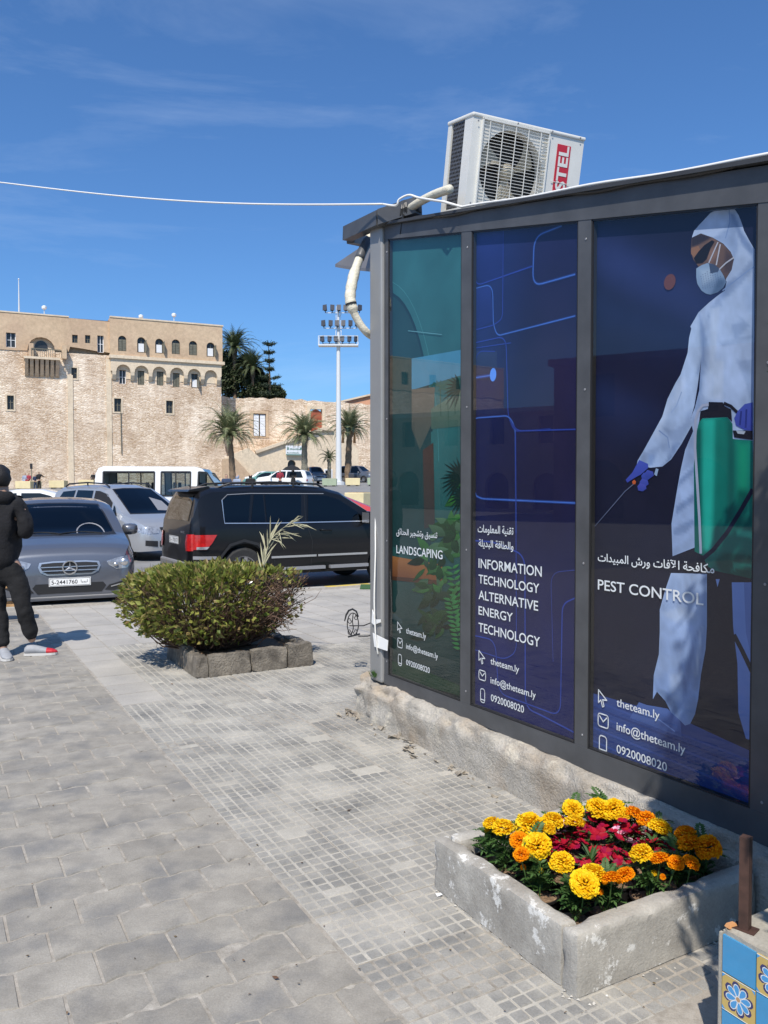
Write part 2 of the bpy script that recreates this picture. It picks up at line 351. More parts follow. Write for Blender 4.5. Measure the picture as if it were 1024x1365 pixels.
def mat_rubble():
    m, t, n, b = newmat('rubble')
    tc = node(t, 'TexCoord'); mp = node(t, 'Mapping'); mp.inputs['Scale'].default_value = (1.9, 1.9, 5.4)
    L(t, tc.outputs['Object'], mp.inputs[0])
    nz = node(t, 'TexNoise', Scale=1.6, Detail=3); L(t, mp.outputs[0], nz.inputs['Vector'])
    sub = node(t, 'VectorMath', operation='SCALE'); sub.inputs['Scale'].default_value = 0.55; L(t, nz.outputs['Color'], sub.inputs[0])
    ad = node(t, 'VectorMath', operation='ADD'); L(t, mp.outputs[0], ad.inputs[0]); L(t, sub.outputs[0], ad.inputs[1])
    v1 = node(t, 'TexVoronoi', Scale=1.5, feature='DISTANCE_TO_EDGE'); L(t, ad.outputs[0], v1.inputs['Vector'])
    v2 = node(t, 'TexVoronoi', Scale=1.5); L(t, ad.outputs[0], v2.inputs['Vector'])
    r = node(t, 'ValToRGB'); e = r.color_ramp.elements; e[0].position = 0.0; e[1].position = 0.13; e[0].color = (0.42, 0.30, 0.20, 1); e[1].color = (1, 1, 1, 1); el = e.new(0.04); el.color = (0.84, 0.78, 0.68, 1)
    L(t, v1.outputs['Distance'], r.inputs[0])
    sp = node(t, 'SeparateColor'); L(t, v2.outputs['Color'], sp.inputs[0])
    rc = node(t, 'ValToRGB'); e = rc.color_ramp.elements; e[0].color = (0.68, 0.565, 0.45, 1); e[1].color = (0.94, 0.85, 0.735, 1); L(t, sp.outputs[0], rc.inputs[0])
    big = node(t, 'TexNoise', Scale=0.22, Detail=6, Roughness=0.65); L(t, tc.outputs['Object'], big.inputs['Vector'])
    rb = node(t, 'ValToRGB'); e = rb.color_ramp.elements; e[0].position = 0.36; e[1].position = 0.6; e[0].color = (0.74, 0.66, 0.58, 1); e[1].color = (1.08, 1.05, 1.0, 1); L(t, big.outputs['Fac'], rb.inputs[0])
    # how strongly the joints show varies: some areas rendered over
    pat = node(t, 'TexNoise', Scale=0.45, Detail=4); mpp = node(t, 'Mapping'); mpp.inputs['Location'].default_value = (7, 3, 1); L(t, tc.outputs['Object'], mpp.inputs[0]); L(t, mpp.outputs[0], pat.inputs['Vector'])
    rp = node(t, 'ValToRGB'); e = rp.color_ramp.elements; e[0].position = 0.34; e[1].position = 0.52; e[0].color = (0.25, 0.25, 0.25, 1); e[1].color = (1, 1, 1, 1); L(t, pat.outputs['Fac'], rp.inputs[0])
    m1 = node(t, 'Mix', data_type='RGBA', blend_type='MULTIPLY'); L(t, rp.outputs[0], m1.inputs['Factor']); L(t, rc.outputs[0], m1.inputs['A']); L(t, r.outputs[0], m1.inputs['B'])
    m2 = node(t, 'Mix', data_type='RGBA', blend_type='MULTIPLY'); m2.inputs['Factor'].default_value = 1; L(t, m1.outputs['Result'], m2.inputs['A']); L(t, rb.outputs[0], m2.inputs['B'])
    # rain streaks and sooty weathering running down the face
    mps = node(t, 'Mapping'); mps.inputs['Scale'].default_value = (.9, .9, .10); L(t, tc.outputs['Object'], mps.inputs[0])
    ns = node(t, 'TexNoise', Scale=1.0, Detail=7, Roughness=0.7); L(t, mps.outputs[0], ns.inputs['Vector'])
    rs = node(t, 'ValToRGB'); e = rs.color_ramp.elements; e[0].position = 0.40; e[1].position = 0.56; e[0].color = (0.62, 0.52, 0.44, 1); e[1].color = (1, 1, 1, 1); L(t, ns.outputs['Fac'], rs.inputs[0])
    mpc = node(t, 'Mapping'); mpc.inputs['Scale'].default_value = (.5, .5, 3.4); L(t, tc.outputs['Object'], mpc.inputs[0])
    nc = node(t, 'TexNoise', Scale=1.3, Detail=8, Roughness=0.75); L(t, mpc.outputs[0], nc.inputs['Vector'])
    rk = node(t, 'ValToRGB'); e = rk.color_ramp.elements; e[0].position = 0.36; e[1].position = 0.43; e[0].color = (0.40, 0.30, 0.22, 1); e[1].color = (1, 1, 1, 1); L(t, nc.outputs['Fac'], rk.inputs[0])
    m3 = node(t, 'Mix', data_type='RGBA', blend_type='MULTIPLY'); m3.inputs['Factor'].default_value = .32; L(t, m2.outputs['Result'], m3.inputs['A']); L(t, rs.outputs[0], m3.inputs['B'])
    m4 = node(t, 'Mix', data_type='RGBA', blend_type='MULTIPLY'); m4.inputs['Factor'].default_value = .9; L(t, m3.outputs['Result'], m4.inputs['A']); L(t, rk.outputs[0], m4.inputs['B']); m2 = m4
    L(t, m2.outputs['Result'], b.inputs['Base Color']); b.inputs['Roughness'].default_value = 0.95
    bp = node(t, 'Bump', Strength=0.7, Distance=0.09); L(t, v1.outputs['Distance'], bp.inputs['Height']); L(t, bp.outputs[0], b.inputs['Normal'])
    M['rubble'] = m
mat_rubble()
mat('frame_metal', (0.075, 0.078, 0.083), 0.42, 0.0, spec=0.45, var=0.22, scale=5, bump=0.03)
mat('post_metal', (0.27, 0.27, 0.265), 0.4, 0.15, var=0.06, scale=3)
mat('dark_interior', (0.012, 0.012, 0.014), 0.7)
mat('roof_dark', (0.04, 0.042, 0.046), 0.6, var=0.2, scale=4)
mat_attr('print', 0.6, 0.10, 5, spec=0.12)
mat('print_white', (0.80, 0.81, 0.83), 0.4)
mat_glass('pane_glass', (0.93, 0.95, 0.95), 1.0)
mat_glass('car_glass', (0.10, 0.115, 0.12), 1.0)
mat_glass('clear_car_glass', (0.62, 0.68, 0.68), 1.0)
mat('white_plastic', (0.72, 0.71, 0.66), 0.42, var=0.05, scale=9)
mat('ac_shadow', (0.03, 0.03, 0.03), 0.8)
mat('fan_blade', (0.45, 0.40, 0.30), 0.5, var=0.15, scale=14)
mat('coil', (0.16, 0.16, 0.165), 0.4, 0.5, var=0.3, scale=60)
mat('logo_red', (0.52, 0.02, 0.04), 0.4)
mat('hose_wrap', (0.66, 0.62, 0.50), 0.6, var=0.12, scale=20, bump=0.6, bscale=60)
mat('cable_white', (0.75, 0.74, 0.70), 0.5)
mat('tape_white', (0.82, 0.82, 0.80), 0.5)
mat('tape_black', (0.02, 0.02, 0.02), 0.4)
mat('awning_metal', (0.20, 0.19, 0.185), 0.5, 0.2, var=0.1, scale=4)
mat('iron_black', (0.02, 0.02, 0.022), 0.5)
mat('rust_iron', (0.06, 0.03, 0.022), 0.7, var=0.4, scale=30)
def carpaint(name, col, metal=0.0, rough=0.3, dust=0.1):
    m = mat(name, col, rough, metal, coat=1.0, col2=tuple(c*(1-dust)+0.42*dust*0.6 for c in col), scale=2.2)
carpaint('paint_grey', (0.145, 0.155, 0.18), 0.55, 0.32, 0.10)
carpaint('paint_silver', (0.46, 0.47, 0.48), 0.5, 0.34, 0.1)
carpaint('paint_black', (0.005, 0.005, 0.006), 0.0, 0.35, 0.008); M['paint_black'].node_tree.nodes['Principled BSDF'].inputs['Specular IOR Level'].default_value = 0.2; M['paint_black'].node_tree.nodes['Principled BSDF'].inputs['Coat Weight'].default_value = 0.45
carpaint('paint_white', (0.78, 0.78, 0.76), 0.0, 0.35, 0.05)
carpaint('paint_red', (0.52, 0.035, 0.03), 0.0, 0.3, 0.05)
carpaint('paint_green', (0.10, 0.26, 0.22), 0.0, 0.35, 0.1)
mat('tyre', (0.022, 0.022, 0.022), 0.85, var=0.3, scale=20)
mat('rim', (0.42, 0.42, 0.43), 0.35, 0.8)
mat('chrome', (0.62, 0.61, 0.60), 0.3, 0.85)
mat('trim_black', (0.016, 0.016, 0.017), 0.5)
mat('trim_grey', (0.30, 0.30, 0.31), 0.4, 0.3)
mat('lamp_clear', (0.50, 0.52, 0.55), 0.08, 0.35, coat=1.0, col2=(0.18, 0.19, 0.21), scale=14)
mat('lamp_red', (0.42, 0.012, 0.012), 0.15, coat=1.0, var=0.3, scale=16)
mat('plate_white', (0.80, 0.80, 0.78), 0.45)
mat('plate_ink', (0.02, 0.02, 0.02), 0.5)
mat('seat_cloth', (0.07, 0.07, 0.075), 0.9)
mat('cloth_black', (0.006, 0.006, 0.008), 0.92, var=0.25, scale=14, bump=0.5, bscale=35, dist=0.02)
mat('trousers_black', (0.006, 0.006, 0.007), 0.9, var=0.25, scale=10, bump=0.5, bscale=25, dist=0.02)
mat('skin', (0.42, 0.25, 0.17), 0.55)
mat('hair', (0.012, 0.010, 0.009), 0.6, bump=0.6, bscale=80, scale=20)
mat('shoe_grey', (0.30, 0.31, 0.33), 0.7, var=0.1, scale=30)
mat('shoe_red', (0.50, 0.02, 0.03), 0.6)
mat('shoe_sole', (0.55, 0.54, 0.52), 0.6)
mat('wood', (0.42, 0.24, 0.10), 0.6, var=0.3, scale=14)
mat('turf', (0.04, 0.10, 0.035), 0.9, var=0.3, scale=60)
mat('sand_block', (0.68, 0.58, 0.34), 0.8, var=0.08, scale=2)
mat('green_block', (0.34, 0.40, 0.28), 0.8, var=0.08, scale=2)
mat('mast_white', (0.66, 0.67, 0.66), 0.45, 0.1)
mat('lamp_dark', (0.02, 0.025, 0.04), 0.55)
mat('window_dark', (0.03, 0.032, 0.035), 0.25)
mat('shutter', (0.15, 0.145, 0.11), 0.7, var=0.15, scale=3)
mat('shutter_white', (0.72, 0.74, 0.76), 0.6, var=0.04, scale=3)
mat('door_rust', (0.32, 0.085, 0.04), 0.7, var=0.12, scale=2)
mat('sign_board', (0.72, 0.74, 0.76), 0.5)
mat('sign_ink', (0.14, 0.25, 0.22), 0.5)
mat('orange_wall', (0.58, 0.30, 0.18), 0.9, var=0.05, scale=1)
mat('robe_red', (0.28, 0.03, 0.05), 0.9); mat('robe_navy', (0.03, 0.05, 0.10), 0.9); mat('robe_grey', (0.28, 0.33, 0.42), 0.9); mat('robe_black', (0.012, 0.012, 0.013), 0.9)
mat('bark', (0.20, 0.14, 0.09), 0.95, var=0.3, scale=3, bump=0.8, bscale=9, dist=0.08)
mat('trunk_grey', (0.22, 0.20, 0.15), 0.95, var=0.3, scale=3, bump=0.8, bscale=9, dist=0.08)
mat('twig', (0.10, 0.06, 0.04), 0.85, var=0.3, scale=30)
mat('pot_plastic', (0.012, 0.011, 0.011), 0.5)
mat_island('frond_green', [(0.10, 0.125, 0.055), (0.16, 0.19, 0.09), (0.22, 0.24, 0.13), (0.30, 0.28, 0.15)], 0.6)
mat_island('frond_dark', [(0.06, 0.08, 0.035), (0.09, 0.12, 0.05), (0.15, 0.16, 0.08)], 0.6)
mat_island('crown_dark', [(0.022, 0.035, 0.014), (0.035, 0.055, 0.02), (0.055, 0.075, 0.03), (0.07, 0.075, 0.04)], 0.6)
mat_island('crown_pine', [(0.018, 0.032, 0.018), (0.03, 0.048, 0.026), (0.045, 0.06, 0.035)], 0.6)
mat_island('hedge_leaf', [(0.085, 0.12, 0.022), (0.15, 0.19, 0.035), (0.24, 0.27, 0.055), (0.35, 0.35, 0.09), (0.27, 0.19, 0.08), (0.13, 0.17, 0.035)], 0.42, 0.3, 0.4)
mat_island('dry_leaf', [(0.14, 0.08, 0.05), (0.20, 0.13, 0.08), (0.13, 0.10, 0.05), (0.09, 0.055, 0.04)], 0.7, 0.15)
mat_island('shrub_leaf', [(0.04, 0.085, 0.018), (0.07, 0.12, 0.025), (0.10, 0.16, 0.04)], 0.4, 0.25)
mat_island('marigold_leaf', [(0.035, 0.085, 0.02), (0.055, 0.12, 0.03), (0.08, 0.15, 0.045)], 0.5, 0.2)
mat_island('marigold_yellow', [(0.92, 0.56, 0.008), (0.95, 0.70, 0.02), (0.97, 0.80, 0.05)], 0.7, 0.4, 0.1)
mat_island('marigold_orange', [(0.88, 0.28, 0.004), (0.92, 0.38, 0.006), (0.94, 0.46, 0.01)], 0.7, 0.4, 0.1)
mat_island('bloom_red', [(0.30, 0.004, 0.015), (0.42, 0.008, 0.03), (0.26, 0.004, 0.05)], 0.6, 0.2, 0.2)
mat_island('bloom_pink', [(0.75, 0.35, 0.50), (0.85, 0.6, 0.7), (0.6, 0.12, 0.25)], 0.6, 0.2, 0.2)
mat('dry_frond', (0.42, 0.40, 0.26), 0.7, var=0.2, scale=20)
mat('tile_blue', (0.045, 0.27, 0.52), 0.16, coat=0.6, var=0.06, scale=20)
mat('tile_yellow', (0.52, 0.38, 0.12), 0.18, coat=0.6, var=0.08, scale=20)
mat('tile_navy', (0.025, 0.03, 0.13), 0.18, coat=0.6)
mat('tile_white', (0.70, 0.74, 0.76), 0.2, coat=0.6)
mat('tile_sky', (0.06, 0.30, 0.62), 0.18, coat=0.6)
mat('tile_tan', (0.45, 0.27, 0.14), 0.2, coat=0.6)
mat('terracotta', (0.55, 0.27, 0.11), 0.8)

# ================================================================== THE SETTING
def gz(X, Y):
    r = min(max(0.0, (Y-22)/75), 1.12)
    x = min(max(X, -70), 40)
    return -0.1 + r*(1.8 + 0.021*(x+40))
mb = MB()
xs = [-900, -400, -200, -120, -80, -60, -50, -40, -30, -20, -15, -10, -5, 0, 5, 10, 20, 30, 40, 80, 200, 500, 900]
ys = [-300, -60, -20, 0, 10, 16, 22, 28, 36, 46, 60, 75, 90, 106, 140, 250, 600, 1400]
mb.add([(x, y, gz(x, y)) for y in ys for x in xs], [(j*len(xs)+i, j*len(xs)+i+1, (j+1)*len(xs)+i+1, (j+1)*len(xs)+i) for j in range(len(ys)-1) for i in range(len(xs)-1)])
tag(mb.build('ground', 'asphalt', smooth=True), kind='structure')

KERB = -6.82
pav = MB(); pav.box(KERB+0.16, 6.0, -22, 12, -0.4, -0.0045)
pave = tag(pav.build('pavement', 'joint_sand', None, loc=(K.o.x, K.o.y, 0), rz=K.a), kind='structure')
def in_view(x, y, pad=0.35):
    p = K.w(x, y); return p.y > 1.6 and abs(p.x) < 0.474*p.y+pad
# kerb stones
kb = MB(); kb.prism(roundrect(-0.075, 0.075, -0.2, 0.0, 0.018), -0.395, 0.395, axes='xz')
km = kb.build('kerb_stone', 'kerb', pave, loc=(KERB+0.08, 0, 0)).data
i = 0
for k in range(-14, 12):
    y = k*0.8
    if not in_view(KERB, y, 1.2): continue
    if i == 0: o = [c for c in pave.children if c.name == 'kerb_stone'][0]; o.location = (KERB+0.08, y, 0)
    else: o = inst('kerb_stone', km, pave, (KERB+0.08, y, rnd.uniform(-.004, .003)))
    i += 1
ykm = km.copy(); ykm.materials.clear(); ykm.materials.append(M['yellow_kerb'])
yk = K.loc(gnd(441, 781))
best = min([c for c in pave.children if c.name.startswith('kerb_stone')], key=lambda c: abs(c.location.y-yk.y)); best.data = ykm; best['label'] = 'kerb stone with worn yellow paint'
# wavy interlocking paving stones, left of the joint line (kiosk-local y < -1.45)
def wavy(seed):
    r = random.Random(seed); a, hw, hl = 0.0065, 0.0965, 0.117
    pts = []
    n = 14
    for k in range(n+1): u = -hl+2*hl*k/n; pts.append((u, -hw + a*math.cos(2*PI*u/0.12*0.5*2)+r.uniform(-.0015, .0015)))
    for k in range(n+1): u = hl-2*hl*k/n; pts.append((u, hw + a*math.cos(2*PI*u/0.12)+r.uniform(-.0015, .0015)))
    m = MB(); N = len(pts)
    inn = [(x*0.965, y*0.96) for x, y in pts]
    dip = [r.uniform(-.002, .002) for _ in range(4)]
    zt = lambda x, y: 0.0 + dip[0]*x/hl + dip[1]*y/hw
    vs = [(y, x, -0.03) for x, y in pts]+[(y, x, zt(x, y)-0.007) for x, y in pts]+[(y, x, zt(x, y)) for x, y in inn]
    m.add(vs, [(i, (i+1) % N, N+(i+1) % N, N+i) for i in range(N)]+[(N+i, N+(i+1) % N, 2*N+(i+1) % N, 2*N+i) for i in range(N)]+[tuple(2*N+i for i in range(N))])
    return m
wm = []
for s in range(5):
    o = wavy(s).build('paving_stone', 'paver', pave); wm.append(o.data); bpy.data.objects.remove(o)
cnt = 0
for r_ in range(-48, 17):
    x = 2.95 + r_*0.2 - 0.1
    if x < KERB+0.27: continue
    for c in range(0, 26):
        y = -1.575 - c*0.24 - (0.12 if r_ % 2 else 0)
        if not in_view(x, y, 0.2): continue
        o = inst('paving_stone', rnd.choice(wm), pave, (x, y, rnd.uniform(-.003, .002)), rnd.uniform(-.012, .012)); cnt += 1
    if r_ % 2:      # half stones along the joint line
        y = -1.515
        if in_view(x, y, 0.1):
            o = inst('paving_stone', wm[r_ % 5], pave, (x, y, -.001)); o.scale = (1, 0.48, 1)
print('wavy stones', cnt)
# mosaic slabs: 6 x 6 little raised squares, worn smooth in places
SL = 0.327
def mosaic(seed):
    r = random.Random(seed); m = MB(); n = 6; p = SL/n; h = SL/2-0.002
    m.box(-h, h, -h, h, -0.03, -0.0034, mi=1)
    merged = set()
    for _ in range(r.choice((0, 0, 1, 1))):
        i, j, w, d = r.randrange(5), r.randrange(5), r.choice((2, 2, 3)), r.choice((1, 2))
        w, d = min(w, n-i), min(d, n-j)
        cells = [(a, b) for a in range(i, i+w) for b in range(j, j+d)]
        if any(c in merged for c in cells): continue
        merged.update(cells)
        m.box(-SL/2+i*p+.003, -SL/2+(i+w)*p-.003, -SL/2+j*p+.003, -SL/2+(j+d)*p-.003, -0.006, -0.0010, mi=1, tx=.004, ty=.004)
    for i in range(n):
        for j in range(n):
            if (i, j) in merged: continue
            g = r.uniform(.0035, .0055); x0, y0 = -SL/2+i*p+g+r.uniform(-.001, .001), -SL/2+j*p+g+r.uniform(-.001, .001)
            z = r.uniform(-.0012, .0016)
            m.box(x0, x0+p-2*g, y0, y0+p-2*g, -0.006, z, tx=.0035, ty=.0035)
    return m
mm = []
for s in range(12):
    o = mosaic(s+20).build('paving_slab', ['mosaic_stone', 'mosaic_bed'], pave); mm.append(o.data); bpy.data.objects.remove(o)
pl = MB(); h = SL/2-0.0025; pl.box(-h, h, -h, h, -0.03, -0.003, tx=.003, ty=.003); pl.box(-h+.004, h-.004, -h+.004, h-.004, -0.003, -0.001)
plo = pl.build('paving_slab', 'slab_concrete', pave); plm = plo.data; bpy.data.objects.remove(plo)
cnt = 0
seam = -0.47
for r_ in range(0, 31):
    x = 2.95 - r_*SL
    if x < KERB+0.32: continue
    for c in range(-2, 24):
        y = -1.45 + SL*(c+0.5)+0.003
        if y > seam-0.1: y += 0.012
        if not in_view(x, y, 0.25): continue
        if x > -0.2 and y > 0.1: continue
        if c < 0: continue
        # the far half of the pavement is plain cast slabs
        far = x < -3.0 + 0.5*math.sin(y*2.1) or (x < -1.2 and y < -1.0)
        o = inst('paving_slab', plm if far else rnd.choice(mm), pave, (x, y, rnd.uniform(-.0015, .0015)), rnd.choice((0, PI/2, PI, -PI/2))+rnd.uniform(-.006, .006)); cnt += 1
print('slabs', cnt)

# ------------------------------------------------------------------ fortress across the square
FA = math.atan2(0.416, 0.909)
F = Frame(-19.0, 95.0, FA)
fort = thing('stone_fortress', 'old sandstone fortress with tan plastered upper storey and arched windows behind the parked cars', 'fortress', (F.o.x, F.o.y, 0), FA)
FX = lambda px, py, off=0.0: F.hit(px, py, off)
def pr(px, py, w, h, off=0.0, arched=False):
    """window px centre x, top y, width, height -> outline in fortress coordinates"""
    x0, z1 = FX(px-w/2, py, off); x1, _ = FX(px+w/2, py, off); _, z0 = FX(px, py+h, off)
    return arch((x0+x1)/2, z0, x1-x0, z1-z0) if arched else rect((x0+x1)/2, z0, x1-x0, z1-z0)
OV = -0.5
xj = FX(146, 450)[0]; zc = FX(220, 479, OV)[1]; ztop = FX(220, 429, OV)[1]; za = FX(220, 508)[1]
zb = FX(60, 467)[1]
upA = [pr(x, y, 11, h, OV, True) for x, y, h in ((163, 447, 21), (188.5, 449, 21), (212.5, 451, 20), (234.5, 452, 20), (257.5, 454, 19.5), (281, 456, 19.5))]
lowA = [pr(x, y, 9, 19) for x, y in ((163.5, 493), (188, 494), (213.5, 495), (235, 497), (259.5, 498))]
smallW = [pr(157, 531, 9.5, 18), pr(226, 534, 9, 17), pr(99, 490, 7.5, 14.5), pr(14, 527, 9, 19)]
upB = [pr(14.5, 443, 13, 20, -.08), pr(100, 446, 7.5, 11, -.08), pr(117, 446.5, 7, 11, -.08), pr(134, 447, 8.5, 23, -.08)]
far_up = [rect(-30-5*k, 16.2, 1.2, 1.8) for k in range(14)]; far_low = [rect(-31-6.5*k, 10+0.6*(k % 2), 0.9, 1.5) for k in range(11)]
XL = -104.0
def jag(pts, a, seed=1, step=1.2):
    r = random.Random(seed); out = []
    for i in range(len(pts)-1):
        p, q = Vector(pts[i]), Vector(pts[i+1]); n = max(1, int((q-p).length/step))
        for k in range(n): t = k/n; out.append(tuple(p.lerp(q, t)+Vector((0, r.uniform(-a, a) if k else 0))))
    out.append(pts[-1]); return out
m = MB()
low = jag([(2.6, 0.6), (2.6, 0.62)], 0)
flare = [(1.5, 0.6), (1.15, FX(303, 625)[1]), (0.45, FX(298, 600)[1]), (0, FX(296, 570)[1])]
wall_plate(m, [(XL, 0.0), (1.6, 0.0)]+flare+[(0, zc+0.1), (XL, zc+0.1)], lowA+smallW+far_low, 0, 0.5)
m.add([(1.6, 0, 0), (1.5, 0, .6), (1.15, 0, flare[1][1]), (.45, 0, flare[2][1]), (0, 0, flare[3][1]), (0, 0, zc), (0, 14, zc), (0, 14, flare[3][1]), (.45, 14, flare[2][1]), (1.15, 14, flare[1][1]), (1.5, 14, .6), (1.6, 14, 0)],
      [(i, i+1, 10-i, 11-i) for i in range(5)])
m.build('wall', 'rubble', fort)
m = MB(); m.box(XL, -0.05, 0.55, 14, 0.2, ztop-0.5); m.build('core_wall', 'plaster', fort)
m = MB(); wall_plate(m, [(xj, zc), (0.05, zc), (0.05, ztop), (xj, ztop)], upA, OV, 0.45)
m.add([(0.05, OV, zc), (0.05, 14, zc), (0.05, 14, ztop), (0.05, OV, ztop), (xj, OV, ztop), (xj, 14, ztop), (xj, 1, zc), (xj, OV, zc), (xj, 1, ztop)], [(0, 1, 2, 3), (3, 2, 5, 4), (7, 4, 8, 6)])
m.build('plaster_wall', 'plaster', fort)
m = MB()
circ = pr(55, 448, 37, 28, -.08, True)
wall_plate(m, jag([(XL, zb-1.0), (-40, zb-0.6), (FX(0, 470)[0], zb-0.2), (FX(86, 0)[0], zb), (FX(88, 0)[0], FX(88, 462)[1]), (xj, FX(140, 470)[1])], 0.18)+[(xj, ztop-.4), (FX(87, 0)[0], ztop-.35), (FX(87, 0)[0]-.02, ztop-.2), (XL, ztop-.3)], upB+[circ]+far_up, -.08, 0.6)
m.add([(XL, -.08, ztop-.3), (xj, -.08, ztop-.35), (xj, 14, ztop-.35), (XL, 14, ztop-.3)], [(0, 1, 2, 3)])
m.build('plaster_wall', 'plaster', fort)
m = MB(); m.box(xj-.1, 0.25, OV-.22, OV, zc-.22, zc+.12); m.box(xj-.1, 0.25, OV, 0.6, zc-.22, zc-.02); m.build('cornice', 'pale_plaster', fort)
m = MB(); m.box(xj, 0.15, OV-.07, OV+.3, ztop, ztop+.16); m.box(XL, FX(87, 0)[0], -.14, .3, ztop-.3, ztop-.16); m.build('roof_ledge', 'pale_plaster', fort)
# blind arches carried on corbels under the cornice
cxs = [FX(x, 500, OV)[0] for x in (152.5, 177, 201, 224.5, 248, 270.5, 292)]
zt_, zs_ = zc-.2, FX(220, 498, OV)[1]
m = MB()
out = [(cxs[0]-.35, zt_), (cxs[0]-.35, zs_)]
for a, b in zip(cxs[:-1], cxs[1:]):
    r = (b-a)/2-.22; c = (a+b)/2
    out += [(c-r, zs_)]+[(c-r*math.cos(PI*k/8), zs_+min(r, .92)*math.sin(PI*k/8)) for k in range(1, 8)]+[(c+r, zs_)]
out += [(cxs[-1]+.3, zs_), (cxs[-1]+.3, zt_)]
v, f = plate(out); m.add([(p[0], OV, p[1]) for p in v], f)
n = len(out); m.add([(p[0], OV, p[1]) for p in out]+[(p[0], 0, p[1]) for p in out], [(i, (i+1) % n, n+(i+1) % n, n+i) for i in range(n)])
m.build('arch_band', 'pale_plaster', fort)
m = MB(); v, f = plate([(xj, za), (0, za), (0, zt_), (xj, zt_)], lowA); m.add([(p[0], -.05, p[1]) for p in v], f); m.build('plaster_band', 'pale_plaster', fort)
for c in cxs:
    m = MB(); m.prism([(OV, zs_), (0, zs_), (0, zs_-.95), (-.15, zs_-.9), (OV+.05, zs_-.4)], c-.2, c+.2, axes='yz'); m.build('corbel', 'pale_plaster', fort)
def win(poly, y, shut=0, frame='shutter', name='window'):
    xs_ = [p[0] for p in poly]; zs = [p[1] for p in poly]; x0, x1, z0, z1 = min(xs_), max(xs_), min(zs), max(zs)
    m = MB(); m.prism(poly, y+.3, y+.34, mi=0)
    b = .07
    for q in ((x0, x0+b), ((x0+x1)/2-.03, (x0+x1)/2+.03), (x1-b, x1)): m.box(q[0], q[1], y+.24, y+.3, z0, z1-(.35 if len(poly) > 4 and q[0] != (x0+x1)/2-.03 else .02), mi=1)
    m.box(x0, x1, y+.24, y+.3, z0, z0+b, mi=1); m.box(x0, x1, y+.245, y+.295, (z0+z1)/2, (z0+z1)/2+.05, mi=1)
    o = m.build(name, ['window_dark', frame], fort)
    w2 = (x1-x0)/2
    if shut == 1:      # closed shutters
        for sx in (0, 1):
            s = MB(); s.box(x0+sx*w2+.03, x0+(sx+1)*w2-.03, y+.12, y+.17, z0+.05, z1-(.4 if len(poly) > 4 else .05))
            for k in range(6): s.box(x0+sx*w2+.08, x0+(sx+1)*w2-.08, y+.1, y+.12, z0+.15+k*(z1-z0-.6)/6, z0+.22+k*(z1-z0-.6)/6)
            s.build('shutter', 'shutter', o)
    if shut == 2:      # right leaf standing open
        s = MB(); s.box(x1-.02, x1+.04, y-.55, y+.1, z0+.05, z1-.35); s.build('shutter', 'shutter', o)
        s = MB(); s.box(x0+.15, (x0+x1)/2+.3, y+.18, y+.22, z0+.1, z0+(z1-z0)*.6); s.build('sash', 'shutter_white', o)
    return o
for k, p in enumerate(upA): win(p, OV, (1, 2, 2, 1, 1, 2)[k])
for k, p in enumerate(lowA): win(p, 0, (0, 1, 1, 1, 2)[k], 'shutter_white' if k == 0 else 'shutter')
for p in smallW:
    win(p, 0, 0)
    x0, x1 = p[0][0], p[1][0]; z0, z1 = p[0][1], p[2][1]; m = MB()
    m.box(x0-.16, x0, -.05, .05, z0-.16, z1+.16); m.box(x1, x1+.16, -.05, .05, z0-.16, z1+.16); m.box(x0, x1, -.05, .05, z1, z1+.16); m.box(x0, x1, -.05, .05, z0-.16, z0)
    m.build('window_surround', 'pale_plaster', fort)
for k, p in enumerate(upB): win(p, -.08, 0, 'shutter_white' if k in (0, 3) else 'shutter')
for p in far_up+far_low: win(p, 0, 0)
# round-arched balcony niche with its oculus and corbelled ledge
cx = (circ[0][0]+circ[1][0])/2; z0 = circ[0][1]
m = MB(); m.prism(circ, .48, .52); nb = m.build('balcony_niche', 'pale_plaster', fort)
ox, oz = FX(55, 462, .4); m = MB(); m.lathe([(.62, .38), (.62, .47)], 20, 'y', (ox, 0, oz)); m.build('round_window', 'window_dark', fort)
x0, zl = FX(32, 476, -.9); x1, _ = FX(80, 476, -.9)
bal = MB(); bal.box(x0, x1, -1.1, 0, zl-.12, zl+.12); bal = bal.build('balcony', 'pale_plaster', fort)
m = MB(); xa, xb = FX(36, 0, -.9)[0], FX(76, 0, -.9)[0]
for k in range(15): x = xa+(xb-xa)*k/14; m.box(x-.025, x+.025, -1.02, -.97, zl+.12, zl+.95)
m.box(xa, xb, -1.04, -.95, zl+.92, zl+1.0); m.build('railing', 'shutter', bal)
for sx in (xa-.25, xb+.1):
    m = MB(); m.box(sx, sx+.45, -.95, -.1, zl+.1, zl+1.5); m.build('pillar', 'plaster', bal)
m = MB()
for k in range(7):
    x = x0+.25+(x1-x0-.5)*k/6; m.prism([(-1.0, zl-.12), (0, zl-.12), (0, zl-1.9), (-.2, zl-1.7), (-.8, zl-.6)], x-.17, x+.17, axes='yz')
m.build('corbel', 'plaster', bal)
# rendered strips (filled joints) running down the stone, a drain pipe
for px in (94, 145.5):
    x, _ = FX(px, 550); m = MB(); m.box(x-.28, x+.28, -.09, 0, 2.0, zc-.3 if px > 100 else FX(94, 500)[1]); m.build('rendered_strip', 'pale_plaster', fort)
x, z = FX(161, 550); m = MB(); m.tube([(x, -.1, z), (x+.05, -.1, FX(161, 605)[1])], .05, 6); m.build('drain_pipe', 'shutter', fort)
